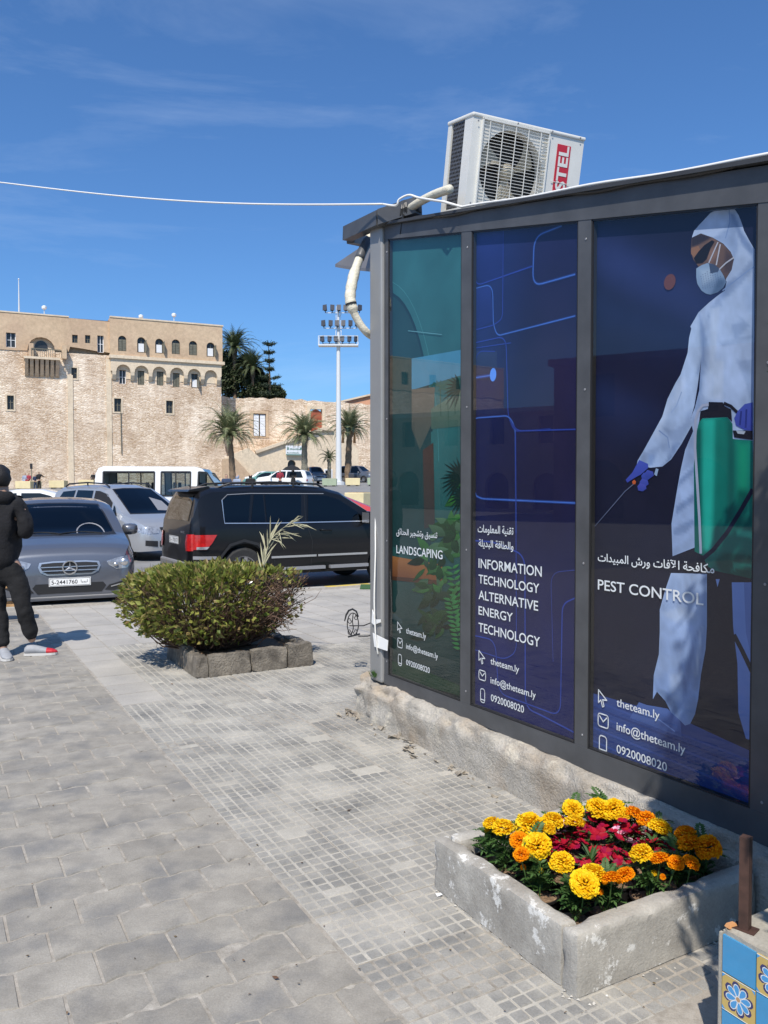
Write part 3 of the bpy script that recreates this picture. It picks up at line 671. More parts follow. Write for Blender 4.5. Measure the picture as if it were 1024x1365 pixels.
# small things on the roof
def roof_thing(name, label, cat, px, py0, py1, build, y=2.0):
    x, z1 = FX(px, py0, y); o = thing(name, label, cat, F.w(x, y, ztop-.1), FA); build(o, z1-ztop+.1); return o
def b_pole(o, h): m = MB(); m.tube([(0, 0, 0), (0, 0, h)], [.09, .04], 8); m.build('pole', 'mast_white', o); m = MB(); m.lathe([(.07, h), (.09, h+.08), (.03, h+.16)], 8); m.build('finial', 'mast_white', o)
roof_thing('flagpole', 'bare white flagpole on the fortress roof at the far left', 'flagpole', 25, 373, 415, b_pole)
def b_lamp(o, h):
    m = MB(); m.tube([(0, 0, 0), (0, 0, h-.3)], .05, 6); m.build('pole', 'mast_white', o)
    m = MB(); m.lathe([(.08, h-.4), (.25, h-.3), (.27, h-.05), (.1, h+.05)], 10); m.build('lamp_head', 'shutter_white', o)
roof_thing('roof_light', 'white lamp on a short pole on the roof above the round window', 'lamp', 59, 408, 418, b_lamp)
roof_thing('roof_light', 'white lamp on the roof above the second of the six arched windows', 'lamp', 188, 420, 427, b_lamp)
roof_thing('roof_light', 'white lamp on the roof above the fourth of the six arched windows', 'lamp', 232, 418, 428, b_lamp)

# ------------------------------------------------------------------ rampart to the right with stair and doors
RY = 2.8
ramp = thing('stone_rampart', 'lower sandstone rampart wall with white shuttered window and red-brown door', 'wall', (F.o.x, F.o.y, 0), FA)
RX = lambda px, py, off=RY: F.hit(px, py, off)
wz = RX(400, 534)[1]
wd = pr(346, 551, 17, 31, RY); dd = pr(421.5, 545, 16, 30, RY)
m = MB(); top = jag([(60, RX(497, 539)[1]-.5), (RX(497, 539)[0], RX(497, 539)[1]), (RX(450, 535)[0], wz), (RX(385, 531)[0], wz+.15), (0, wz)], .12, 5, .8)
wall_plate(m, [(0, 0), (60, 0)]+top, [wd, dd], RY, .5)
m.build('wall', 'rubble', ramp)
m = MB(); m.box(0, 60, RY+.5, RY+1.4, 0, wz-1.2); m.build('core_wall', 'plaster', ramp)
def surround(p, b, y, mat_, par, name='surround'):
    xs_ = [q[0] for q in p]; zs = [q[1] for q in p]; x0, x1, z0, z1 = min(xs_), max(xs_), min(zs), max(zs)
    m = MB(); m.box(x0-b, x0, y-.1, y+.05, z0-b*.3, z1+b); m.box(x1, x1+b, y-.1, y+.05, z0-b*.3, z1+b); m.box(x0, x1, y-.1, y+.05, z1, z1+b); m.box(x0, x1, y-.1, y+.05, z0-b*.3, z0)
    return m.build(name, mat_, par)
wn = surround(wd, .32, RY, 'plaster', ramp, 'window_frame')
x0, x1, z0, z1 = wd[0][0], wd[1][0], wd[0][1], wd[2][1]
for k in (0, 1):
    m = MB(); a = x0+.08+k*(x1-x0)/2; b = a+(x1-x0)/2-.16; m.box(a, b, RY+.05, RY+.1, z0+.1, z1-.12)
    for q in range(7): m.box(a+.08, b-.08, RY+.03, RY+.05, z0+.25+q*(z1-z0-.5)/7, z0+.4+q*(z1-z0-.5)/7)
    m.build('shutter', 'shutter_white', wn)
df = surround(dd, .42, RY, 'pale_plaster', ramp, 'door_frame')
x0, x1, z0, z1 = dd[0][0], dd[1][0], dd[0][1], dd[2][1]
m = MB(); m.prism(arch((x0+x1)/2, z0, x1-x0-.02, z1-z0-.02), RY+.15, RY+.22)
for q in range(3): m.box(x0+.15, x1-.15, RY+.12, RY+.15, z0+.2+q*.75, z0+.75+q*.75)
m.build('door', 'door_rust', ramp)
# plastered annex and the stair climbing to the door
AY = -0.6
P2 = lambda px, py, off=AY: F.hit(px, py, off)
m = MB(); base_y = 646
aw = [P2(388.5, 614), P2(352, 628)]
holes = [pr(389, 613, 11, 24, AY, True), pr(357, 629, 9, 8, AY), pr(415.5, 627, 8, 9, AY), pr(437.5, 627, 8, 16, AY)]
outl = [(P2(322, 646)[0], 0.3), (P2(478, 646)[0], 0.3), P2(478, 600), P2(462, 582), P2(440, 573), P2(428, 574), P2(340, 605), P2(322, 612)]
wall_plate(m, outl, holes, AY, .5)
n = len(outl); m.add([(p[0], AY, p[1]) for p in outl]+[(p[0], RY, p[1]) for p in outl], [(i, (i+1) % n, n+(i+1) % n, n+i) for i in range(1, n)])
m.build('annex_wall', 'pale_plaster', ramp)
for k, h in enumerate(holes):
    m = MB(); m.prism(h, AY+.35, AY+.4); m.build('door' if k in (0, 3) else 'window', 'window_dark', ramp)
    if k: surround(h, .14, AY, 'shutter_white', ramp, 'window_frame')
m = MB()
a, b = P2(340, 604), P2(430, 573)
m.bar((a[0], AY-.1, a[1]+.1), (b[0], AY-.1, b[1]+.1), .35, .45, up=(0, 1, 0)); m.bar((b[0], AY-.1, b[1]+.1), (b[0]+1.3, AY-.1, b[1]+.1), .35, .45, up=(0, 1, 0))
m.build('parapet', 'pale_plaster', ramp)
SY = -3.0
st = thing('outdoor_stair', 'stone stair with steps at the foot of the rampart left of the arched doorway', 'stair', (F.o.x, F.o.y, 0), FA)
P3 = lambda px, py: F.hit(px, py, SY)
a, b = P3(331, 597), P3(384, 641); m = MB()
m.prism([P3(300, 610), P3(331, 597), (b[0], b[1]), (b[0], .6), (P3(300, 640)[0], .6)], SY, SY+.45); m.build('side_wall', 'pale_plaster', st)
m = MB(); nst = 16
for k in range(nst):
    x = a[0]+(b[0]-a[0])*k/nst; z = a[1]+(b[1]-a[1])*k/nst; m.box(x, x+(b[0]-a[0])/nst+.05, SY+.45, SY+2.2, .6, z-.12)
m.build('steps', 'slab_concrete', st)
m = MB(); m.prism([P3(296, 612), P3(312, 611), P3(340, 641), (P3(340, 641)[0], .6), (P3(296, 640)[0], .6)], SY-.5, SY-.05); m.build('lower_wall', 'plaster', st)
# signboard above the arched door
sg = thing('wall_sign', 'white two-line signboard above the small arched doorway in the annex', 'sign', (F.o.x, F.o.y, 0), FA)
(x0, z1), (x1, z0) = P2(380, 594), P2(402.5, 606)
m = MB(); m.box(x0, x1, AY-.35, AY-.25, z0, z1); m.build('board', 'sign_board', sg)
m = MB()
m.box(x0, x1, AY-.37, AY-.35, z0-.12, z0+.03)
rr = random.Random(3)
for row, (zz, hh) in enumerate(((z1-.5, .26), (z1-.92, .2))):
    x = x0+.15
    if row == 0: m.box(x, x+.22, AY-.37, AY-.352, zz-.02, zz+.3); m.box(x1-.38, x1-.16, AY-.37, AY-.352, zz-.02, zz+.3); x += .34
    while x < x1-.5: w = rr.uniform(.05, .16); m.box(x, x+w, AY-.37, AY-.352, zz, zz+hh*rr.choice((.35, .5, .7))); x += w+.035
m.build('lettering', 'sign_ink', sg)
# pinkish building rising behind the rampart
ob = thing('orange_building', 'salmon painted building rising behind the rampart beside the mast', 'building', (0, 0, 0))
p0, p1, p2 = at(452, 536, 125), at(500, 526, 125), at(452, 560, 125)
m = MB(); m.prism([(p0.x-1, 8), (p1.x+22, 8), (p1.x+22, p1.z+.3), (p1.x, p1.z), (p0.x-1, p0.z-.4)], 125, 135); m.build('wall', 'orange_wall', ob)
m = MB(); m.bar((p0.x-1.2, 124.8, p0.z-.3), (p1.x, 124.8, p1.z+.12), .4, .25); m.build('roof_edge', 'pale_plaster', ob)
for k in range(4): m = MB(); m.box(p1.x+4+4*k, p1.x+5.2+4*k, 124.9, 125.05, p1.z-3.5, p1.z-1.7); m.build('window', 'window_dark', ob)

# ------------------------------------------------------------------ buildings on the left side of the square (they show in the panes)
def side_building(name, label, x, y0, y1, h, matn, nf, nw, wmat='window_dark'):
    o = thing(name, label, 'building', (0, 0, 0))
    m = MB(); ws = []
    for f in range(nf):
        for k in range(nw):
            yy = y0+(y1-y0)*(k+.5)/nw; z = .9+f*(h/nf)+.3; hh = h/nf*.55
            ws.append(arch(yy, z if f else gz(x, yy)+.2, (y1-y0)/nw*(.5 if f == 0 else .3), hh if f else h/nf*.75) if f == 0 else rect(yy, z, (y1-y0)/nw*.3, hh))
    v, f_ = plate([(y0, -.2), (y1, -.2), (y1, h), (y0, h)], ws); m.add([(x, p[0], p[1]) for p in v], f_)
    for w_ in ws: n = len(w_); m.add([(x, p[0], p[1]) for p in w_]+[(x-.5, p[0], p[1]) for p in w_], [(i, (i+1) % n, n+(i+1) % n, n+i) for i in range(n)])
    m.box(x-12, x-.5, y0, y1, -.2, h)
    m.build('wall', matn, o)
    m = MB(); m.box(x-12.2, x+.35, y0-.2, y1+.2, h, h+.3); m.build('roof_ledge', 'pale_plaster' if matn != 'brown_facade' else 'brown_facade', o)
    for w_ in ws: m = MB(); m.prism(w_, x-.48, x-.45, axes='yz'); m.build('window', wmat, o)
    return o
side_building('arcade_building', 'dark brown arcaded building closing the left side of the square, outside the picture', -34, -16, 16, 7.5, 'brown_facade', 2, 7)
side_building('plaster_building', 'sand coloured two storey building left of the square, outside the picture', -46, 19, 36, 6.5, 'plaster', 2, 5)

# ------------------------------------------------------------------ floodlight mast
MY = 78.0
pb = at(451.5, 641, MY); pt = at(450, 408, MY)
mast = thing('floodlight_mast', 'tall white mast with three rows of six floodlights in front of the rampart', 'floodlight mast', (pb.x, MY, gz(pb.x, MY)))
H = pt.z-gz(pb.x, MY)
m = MB(); m.tube([(0, 0, 0), (0, 0, H*.8), (0, 0, H)], [.3, .17, .08], 12); m.build('pole', 'mast_white', mast)
m = MB(); m.lathe([(.6, 0), (.6, .3), (.36, .34)], 12); m.build('base', 'mast_white', mast)
for row, (py, pxa, pxb) in enumerate(((412, 434, 479), (432.5, 432, 475.5), (453, 430.5, 474))):
    z = at(450, py+5, MY).z-gz(pb.x, MY); xa = (pxa-451)*MY/FPX; xb = (pxb-451)*MY/FPX
    m = MB(); m.bar((xa, 0, z), (xb, 0, z), .06); m.build('crossarm', 'mast_white', mast)
    for k in range(6):
        x = xa+(xb-xa)*k/5; m = MB(); mt = Matrix.Translation((x, -.28, z+.38)) @ Matrix.Rotation(R(-14), 4, 'X') @ Matrix.Rotation(R((-18, 12, 0, -6, 14, 22)[k]), 4, 'Z')
        m.box(-.14, .14, -.14, .14, -.24, .24, mtx=mt, tx=.03, ty=.03); m.box(-.2, .2, -.18, -.14, -.28, .28, mtx=mt); m.bar((x, 0, z), (x, -.2, z+.2), .07)
        m.build('floodlight', 'lamp_dark', mast)
z = at(450, 460, MY).z-gz(pb.x, MY)
m = MB(); m.box(-1.9, 1.9, -.5, .5, z-.12, z); 
for sx in (-1.9, 1.85):
    for sy in (-.5, .45): m.box(sx, sx+.05, sy, sy+.05, z, z+.8)
m.bar((-1.9, -.48, z+.78), (1.9, -.48, z+.78), .05); m.bar((-1.9, .48, z+.78), (1.9, .48, z+.78), .05)
m.build('service_platform', 'mast_white', mast)
m = MB()
for sx in (-1, 1): m.bar((sx*.28, .1, z), (sx*.2, .1, H), .05)
m.bar((-.3, .1, z+2), (.3, .1, z+1.3), .04); m.bar((.3, .1, z+3), (-.3, .1, z+2.2), .04); m.build('ladder', 'mast_white', mast)

# ------------------------------------------------------------------ palms and trees
def palm(name, label, X, Y, z0, H, nf, fl, leafm, r=.32, group=None, lean=0.0, seed=1, cat='palm tree', grow=.25, dead=0, trunkm='bark'):
    r_ = random.Random(seed); o = thing(name, label, cat, (X, Y, z0), 0, group)
    m = MB(); pts = []; rs = []
    n = 14
    for k in range(n+1):
        t = k/n; pts.append((lean*t*t, 0, H*t)); rs.append(r*(.95-.3*t+.1*(k % 2)) if k < n-1 else r*1.1)
    m.tube(pts, rs, 9); m.build('trunk', trunkm, o, smooth=False)
    m = MB(); top = Vector((lean, 0, H))
    for k in range(nf):
        az = k*2.39996+r_.uniform(-.2, .2); u = (k+.5)/nf; el = R(80-88*u**.9)+r_.uniform(-.1, .1); ln = fl*(.72+.35*math.sin(PI*min(1, u+.15)))*r_.uniform(.9, 1.1)
        d = Vector((math.cos(az)*math.cos(el), math.sin(az)*math.cos(el), math.sin(el)))
        side = Vector((-math.sin(az), math.cos(az), 0)); P = [top+Vector((0, 0, .1))]; ns = 11; dr = d.copy()
        for q in range(ns):
            P.append(P[-1]+dr*(ln/ns)); dr = (dr+Vector((0, 0, -.035-.028*q))*(1+.6*u)).normalized()
        m.tube(P, [.045*(1-.8*i/ns) for i in range(ns+1)], 3, cap=False)
        for q in range(1, ns+1):
            for sgn in (-1, 1):
                for h in (0, .5):
                    p = P[q-1].lerp(P[q], h); dd = (P[q]-P[q-1]).normalized(); L_ = ln*.19*math.sin(PI*min(.97, (q+h)/ns*.85+.12))
                    tip = p+(side*sgn*.75+dd*.75+Vector((0, 0, .22-.35*r_.random()))).normalized()*L_
                    wv = dd*L_*.12
                    m.add([p-wv, p+wv, tip], [(0, 1, 2)])
    m.build('crown', leafm, o, fix=False)
    if dead:
        m = MB()
        for k in range(dead):
            a = r_.uniform(0, 6.28); m.tube([top+Vector((0, 0, -.1)), top+Vector((math.cos(a)*.7, math.sin(a)*.7, -.2)), top+Vector((math.cos(a)*.75, math.sin(a)*.75, -1.3))], [.05, .08, .16], 5)
        m.build('date_cluster', 'terracotta', o)
    return o
def px_palm(name, label, px, py_crown, py_base, Y, cr, **kw):
    b = at(px, py_base, Y); c = at(px, py_crown, Y); z0 = kw.pop('z0', gz(b.x, Y))
    return palm(name, label, b.x, Y, z0, c.z-z0, kw.pop('nf', 64), cr*Y/FPX*1.5, kw.pop('leafm', 'frond_green'), **kw)
px_palm('date_palm', 'date palm with grey green crown in front of the fortress corner', 310, 581, 632, 84, 36, group='palms in the square', seed=3, r=.36, lean=-.3)
px_palm('date_palm', 'date palm in front of the annex beside the white signboard', 406, 582, 638, 80, 31, group='palms in the square', seed=5, r=.36, trunkm='trunk_grey')
px_palm('date_palm', 'brown trunked date palm with orange date cluster just right of the floodlight mast', 464, 574, 638, 86, 28, group='palms in the square', seed=8, r=.4, dead=3, lean=.2)
px_palm('date_palm', 'small young palm between the signboard and the mast', 439, 612, 640, 82, 13, group='palms in the square', seed=11, r=.24, nf=26, trunkm='trunk_grey')
px_palm('date_palm', 'tall palm above the dark trees, tight against the fortress corner', 313, 466, 533, 112, 27, group='palms behind the rampart', seed=13, r=.34, leafm='frond_dark', z0=7)
px_palm('date_palm', 'shorter palm above the dark trees beside the layered pine', 337, 492, 533, 110, 23, group='palms behind the rampart', seed=17, r=.3, leafm='frond_dark', z0=7)
def crown_mass(m, blobs, n, size, r_):
    tot = sum(b[3]*b[4]*b[5] for b in blobs)
    for (cx, cy, cz, rx, ry, rz_) in blobs:
        for _ in range(int(n*rx*ry*rz_/tot)):
            v = Vector((r_.gauss(0, 1), r_.gauss(0, 1), r_.gauss(0, 1))).normalized()*(r_.random()**.42)
            p = Vector((cx+v.x*rx, cy+v.y*ry, cz+v.z*rz_)); nrm = Vector((r_.gauss(0, 1), r_.gauss(0, 1), r_.gauss(0, 1)+.5)).normalized(); a = nrm.orthogonal().normalized(); b = nrm.cross(a)
            s = size*r_.uniform(.6, 1.3); m.add([p-a*s, p-b*s*.55, p+a*s, p+b*s*.55], [(0, 1, 2, 3)])
def dense_tree(label, spots, Y, z0, seed, px, mt='crown_dark'):
    r_ = random.Random(seed); b = at(px, 533, Y); o = thing('dense_tree', label, 'tree', (b.x, Y, z0), 0, 'dark trees behind the rampart')
    m = MB(); m.tube([(0, 0, 0), (.1, 0, 2.5), (0, 0, 5)], [.35, .28, .2], 8)
    bl = []
    for (qx, qy, qr, qz) in spots:
        p = at(qx, qy, Y); c = (p.x-b.x, r_.uniform(-1, 1), p.z-z0); bl.append((*c, qr*Y/FPX, qr*Y/FPX, qz*Y/FPX)); m.tube([(0, 0, 3), (c[0]*.6, 0, (3+c[2])*.5), c], [.18, .12, .05], 6)
    m.build('trunk', 'bark', o)
    m = MB(); crown_mass(m, bl, 6500, .2, r_); m.build('crown', mt, o, fix=False)
dense_tree('dark bushy tree behind the rampart, directly against the fortress corner', [(304, 480, 11, 12), (302, 496, 13, 14), (316, 484, 9, 10), (306, 515, 14, 16), (320, 505, 12, 15), (326, 526, 12, 9)], 113, 7, 4, 308)
dense_tree('dark bushy tree behind the rampart, in the middle of the group', [(342, 498, 10, 10), (326, 478, 7, 8), (352, 505, 8, 9), (336, 508, 12, 13), (344, 522, 14, 11), (330, 488, 9, 10), (354, 515, 9, 12)], 111.5, 7, 6, 338)
dense_tree('low dark tree behind the rampart, rightmost of the group', [(366, 522, 11, 9), (374, 526, 8, 7), (358, 528, 9, 6)], 110, 7, 9, 366)
# layered pine
Y = 109; b = at(362, 533, Y); r_ = random.Random(21); pine = thing('layered_pine', 'tall pine with flat layered branches standing behind the rampart', 'pine tree', (b.x, Y, 7))
H = at(359, 459, Y).z-7
m = MB(); m.tube([(0, 0, 0), (-.2, 0, H*.6), (-.35, 0, H)], [.3, .16, .04], 7); m.build('trunk', 'bark', pine)
m = MB()
for lv in range(10):
    t = lv/9; z = 3.5+(H-3.7)*t; rad = (1.9*(1-t)+.75) if lv < 8 else (1.1 if lv == 8 else .9)
    if lv in (6, 7): rad *= .55
    for k in range(7):
        a = k*.9+lv*1.3+r_.uniform(-.2, .2); rl = rad*r_.uniform(.6, 1.1); e = Vector((math.cos(a)*rl-.3*t, math.sin(a)*rl, z+.35)); s0 = Vector((-.3*t, 0, z)); m.tube([s0, s0.lerp(e, .6)+Vector((0, 0, -.08)), e], [.05, .04, .02], 4)
        for q in range(60):
            t2 = .3+.7*r_.random(); p = s0.lerp(e, t2)+Vector((r_.gauss(0, .13), r_.gauss(0, .13), r_.gauss(0, .1))); d = Vector((r_.gauss(0, 1), r_.gauss(0, 1), r_.gauss(.4, .6))).normalized()*.2; s_ = d.orthogonal().normalized()*.06
            m.add([p-s_, p+s_, p+d], [(0, 1, 2)])
m.build('crown', 'crown_pine', pine, fix=False)
# planter blocks across the square
def block(label, pxa, pxb, pyt, Y, matn, w, d, h, tilt=0.0, plant=True, group='concrete planter blocks in the square'):
    a, b = at(pxa, pyt, Y), at(pxb, pyt, Y); cx = (a.x+b.x)/2; o = thing('planter_block', label, 'planter', (cx, Y, gz(cx, Y)), tilt, group); w = w or (b.x-a.x)
    m = MB(); m.box(-w/2, w/2, -d/2, d/2, .08, h, tx=-.02, ty=-.02); x = m.build('tub', matn, o); bevel(x, .04, 2)
    m = MB(); m.box(-w/2+.15, -w/2+.4, -d/2+.1, d/2-.1, 0, .08); m.box(w/2-.4, w/2-.15, -d/2+.1, d/2-.1, 0, .08); m.build('foot', 'trim_black', o)
    m = MB(); m.box(-w/2+.1, w/2-.1, -d/2+.1, d/2-.1, h, h+.02); m.build('soil', 'soil', o)
block('small cream planter block left of the green one, below the middle palm', 399, 418, 634.5, 74, 'sand_block', None, .8, .72)
block('pale green planter block at the foot of the young palm', 430, 449, 634.5, 74, 'green_block', None, .8, .72)
block('small cream planter block to the right of the mast foot', 461, 480, 634, 74, 'sand_block', None, .8, .72)
block('pale green planter block half hidden behind the kiosk post', 490, 508, 634, 74, 'green_block', None, .8, .72)
block('large cream planter block behind the red car', 466, 491, 651, 38, 'sand_block', 1.0, .9, .86, tilt=-.5)
block('cream planter block that two people sit on, left end of the fortress foot', 26, 50, 641, 80, 'sand_block', None, 1.6, .8, tilt=-.3)
block('cream planter block behind the silver minivan roof rail', 68, 88, 641.5, 82, 'sand_block', None, 1, .8)
block('cream planter block just left of the white van', 107, 127, 641, 84, 'sand_block', None, 1, .8)
block('low yellow block with rounded corner beside the red car nose', 489, 505, 663, 24, 'yellow_kerb', .7, 1.2, .42, tilt=.2)

# ================================================================== VEHICLES  (local frame: x forward, y left, z up)
def lerp_tab(tab, x):
    if x <= tab[0][0]: return tab[0][1]
    for (a, u), (b, v) in zip(tab[:-1], tab[1:]):
        if x <= b: return u+(v-u)*(x-a)/(b-a+1e-9)
    return tab[-1][1]
class Car:
    def __init__(s, name, label, cat, loc, rz, group, L_, W_, top, belt, sill, wheels, wr, paint, nose=.30, tail=.22, rn=.5, rt=.3, tumble=.26, crown=.035, bulge=.03, arch_r=None, dz=0):
        s.root = thing(name, label, cat, loc, rz, group); s.L, s.W, s.top, s.belt, s.paint = L_, W_, top, belt, paint
        x0, x1 = top[0][0], top[-1][0]; ar = arch_r or wr+.055
        base = [x0+(x1-x0)*i/56 for i in range(57)]
        for wx in wheels: base += [wx+ar*math.cos(PI*k/14) for k in range(15)]
        base += [p[0] for p in top]+[x1-.015, x1-.05, x0+.015, x0+.05]
        xs = sorted(set(round(x, 3) for x in base if x0 <= x <= x1)); xs = [x for i, x in enumerate(xs) if i == 0 or x-xs[i-1] > .006]
        def plan(x):
            w = W_/2; d = x1-x
            if d < rn: w -= nose*(1-math.sqrt(max(0, 1-((rn-d)/rn)**2)))
            d = x-x0
            if d < rt: w -= tail*(1-math.sqrt(max(0, 1-((rt-d)/rt)**2)))
            return w
        s.plan = plan; rings = []
        for x in xs:
            w = plan(x); zt = lerp_tab(top, x); zl = lerp_tab(sill, x)
            for wx in wheels:
                if abs(x-wx) <= ar: zl = max(zl, wr+math.sqrt(max(0, ar*ar-(x-wx)**2)))
            zb = min(lerp_tab(belt, x), zt-.05); zb = max(zb, zl+.02); zt = max(zt, zb+.03)
            half = []
            for f in (0, .12, .3, .5, .7, .88, 1): z = zl+(zb-zl)*f; g = (z-.25)/max(.1, zb-.25); half.append((w-bulge*((g-.55)/.55)**2, z))
            y1 = half[-1][0]; h = zt-zb
            for f in (.2, .4, .6, .8, .93): half.append((y1-tumble*h*f-.012, zb+h*f*.97))
            yt = y1-tumble*h-.012; cr = crown*min(1, .4+h*1.2)
            half.append((yt-.035-min(.05, h*.1), zt-.004)); half.append((yt*.75, zt+cr*.45)); half.append((yt*.4, zt+cr*.85))
            rings.append([(x, -y, z) for y, z in half]+[(x, 0, zt+cr)]+[(x, y, z) for y, z in reversed(half)])
        vs = [p for r in rings for p in r]; n = len(rings[0]); fs = []
        for i in range(len(rings)-1):
            for k in range(n-1): fs.append((i*n+k, i*n+k+1, (i+1)*n+k+1, (i+1)*n+k))
        fs += [tuple(range(n)), tuple((len(rings)-1)*n+k for k in range(n-1, -1, -1))]
        m = MB(); m.add(vs, fs); s.body = m.build('body', paint, s.root, smooth=True, auto=38)
        s.bvh = BVHTree.FromPolygons([Vector(v) for v in vs], fs)
        m = MB(); zf = min(p[1] for p in sill)+.03
        m.box(x0+.25, x1-.25, -W_/2+.12, W_/2-.12, zf, zf+.05); m.box(wheels[0]-ar, wheels[0]+ar, -W_/2+.22, W_/2-.22, zf, wr+ar); m.box(wheels[1]-ar, wheels[1]+ar, -W_/2+.22, W_/2-.22, zf, wr+ar)
        m.build('underbody', 'trim_black', s.root)
        s.wr = wr
        for wx in wheels:
            for sy in (-1, 1): s.wheel(wx, sy)
    def wheel(s, wx, sy, spokes=7):
        r = s.wr; y = sy*(s.W/2-.115); w = thing('wheel', None, None); w.parent = s.root; w.location = (wx, y, r)
        if sy < 0: w.rotation_euler.z = PI
        m = MB(); m.lathe([(r*.62, -.1), (r*.9, -.105), (r, -.075), (r, .075), (r*.9, .105), (r*.64, .1), (r*.62, .06)], 30, 'y', cap=False); m.build('tyre', 'tyre', w, smooth=True, auto=40)
        m = MB(); m.lathe([(r*.64, .1), (r*.6, .085), (r*.58, -.02), (r*.1, -.02)], 30, 'y', cap=False)
        m.lathe([(.001, .07), (r*.15, .068), (r*.18, .05), (r*.18, .0)], 12, 'y', cap=False)
        for k in range(spokes):
            a = 2*PI*k/spokes; d = Vector((math.cos(a), 0, math.sin(a))); t = Vector((-math.sin(a), 0, math.cos(a)))
            p0, p1 = d*r*.14, d*r*.62
            vs = [p0-t*.035+Vector((0, .06, 0)), p0+t*.035+Vector((0, .06, 0)), p1+t*.028+Vector((0, .085, 0)), p1-t*.028+Vector((0, .085, 0)), p0-t*.04+Vector((0, .02, 0)), p0+t*.04+Vector((0, .02, 0)), p1+t*.034+Vector((0, .045, 0)), p1-t*.034+Vector((0, .045, 0))]
            m.add(vs, [(0, 1, 2, 3), (0, 3, 7, 4), (1, 5, 6, 2), (3, 2, 6, 7)])
        m.build('rim', 'rim', w, smooth=True, auto=40)
        m = MB(); m.lathe([(.001, -.03), (r*.6, -.03)], 20, 'y', cap=False); m.build('brake_disc', 'trim_black', w)
    def proj(s, poly, axis, matn, name, sign=1, off=.006, cell=.06, parent=None, holes=(), label=None):
        """a panel that follows the bodywork: axis 'y' = side outline in (x,z), 'x' = front/rear outline in (y,z)"""
        a0, a1 = min(p[0] for p in poly), max(p[0] for p in poly); b0, b1 = min(p[1] for p in poly), max(p[1] for p in poly)
        dense = []
        for i in range(len(poly)):
            p, q = Vector(poly[i]), Vector(poly[(i+1) % len(poly)]); k = max(1, int((q-p).length/cell))
            dense += [tuple(p.lerp(q, t/k)) for t in range(k)]
        ex = []; i = a0+cell
        while i < a1-.01:
            j = b0+cell
            while j < b1-.01:
                if inside((i, j), dense): ex.append((i, j))
                j += cell
            i += cell
        v, f = plate(dense, holes, ex); out = []
        for p in v:
            if axis == 'y': o, d = Vector((p[0], sign*3, p[1])), Vector((0, -sign, 0))
            else: o, d = Vector((sign*6, p[0], p[1])), Vector((-sign, 0, 0))
            hit, nrm, _, _ = s.bvh.ray_cast(o, d)
            if hit is None: hit, nrm, _, _ = s.bvh.find_nearest(Vector((p[0], sign*s.W/2, p[1])) if axis == 'y' else Vector((sign*s.L/2, p[0], p[1])))
            if nrm.dot(d) > 0: nrm = -nrm
            out.append(hit+nrm*off*.3-d*off)
        m = MB(); m.add(out, f); o = m.build(name, matn, parent or s.root, smooth=True, fix=False)
        # orient faces outwards
        me = o.data; bm = bmesh.new(); bm.from_mesh(me); D = Vector((0, sign, 0)) if axis == 'y' else Vector((sign, 0, 0))
        for fc in bm.faces:
            if fc.normal.dot(D) < 0: fc.normal_flip()
        bm.to_mesh(me); bm.free()
        if label: o['label'] = label
        return o
    def side(s, poly, matn, name, sides=(1, -1), **k):
        return [s.proj(poly, 'y', matn, name, sg, **k) for sg in sides]
    def line(s, pts, w, matn, name, axis='y', sides=(1, -1), off=.004, **k):
        out = []
        for sg in sides:
            poly = []
            P = [Vector(p) for p in pts]
            L_, R_ = [], []
            for i, p in enumerate(P):
                d = (P[min(i+1, len(P)-1)]-P[max(i-1, 0)]).normalized(); nn = Vector((-d.y, d.x))*w/2; L_.append(tuple(p+nn)); R_.append(tuple(p-nn))
            out.append(s.proj(L_+R_[::-1], axis, matn, name, sg, off=off, **k))
        return out
    def mirror(s, x, z, matn=None, sides=(1, -1), sz=1.0, w=None):
        for sg in sides:
            y = sg*((w or s.W/2)+.02); m = MB()
            pts = [(x-.02, y-sg*.09, z-.05), (x, y+sg*.03, z-.02)]; m.tube(pts, [.03, .03], 6)
            c = Vector((x, y+sg*.11*sz, z+.03)); n = 12; vs = []
            for (dx, k) in ((-.05, 1.0), (.0, 1.04), (.05, .85), (.085, .45)):
                for q in range(n):
                    a = 2*PI*q/n; vs.append(c+Vector((dx, .115*sz*k*(abs(math.cos(a))**.6)*(1 if math.cos(a) > 0 else -1), .085*sz*k*(abs(math.sin(a))**.6)*(1 if math.sin(a) > 0 else -1))))
            m.add(vs, [(i*n+q, i*n+(q+1) % n, (i+1)*n+(q+1) % n, (i+1)*n+q) for i in range(3) for q in range(n)]+[tuple(range(n)), tuple(3*n+q for q in range(n))])
            o = m.build('mirror', matn or s.paint, s.root, smooth=True, auto=50)
            m = MB(); m.add([c+Vector((-.052, .1*sz*(1 if a else -1), .07*sz*b)) for a, b in ((0, -1), (1, -1), (1, 1), (0, 1))], [(0, 1, 2, 3)]); m.build('mirror_glass', 'chrome', o)
def flat_x(m, pts, x, col=None, mi=0): m.add([(x, p[0], p[1]) for p in pts], [tuple(range(len(pts)))], mi=mi)
CARS = 'cars parked along the kerb'
RZ = -0.1

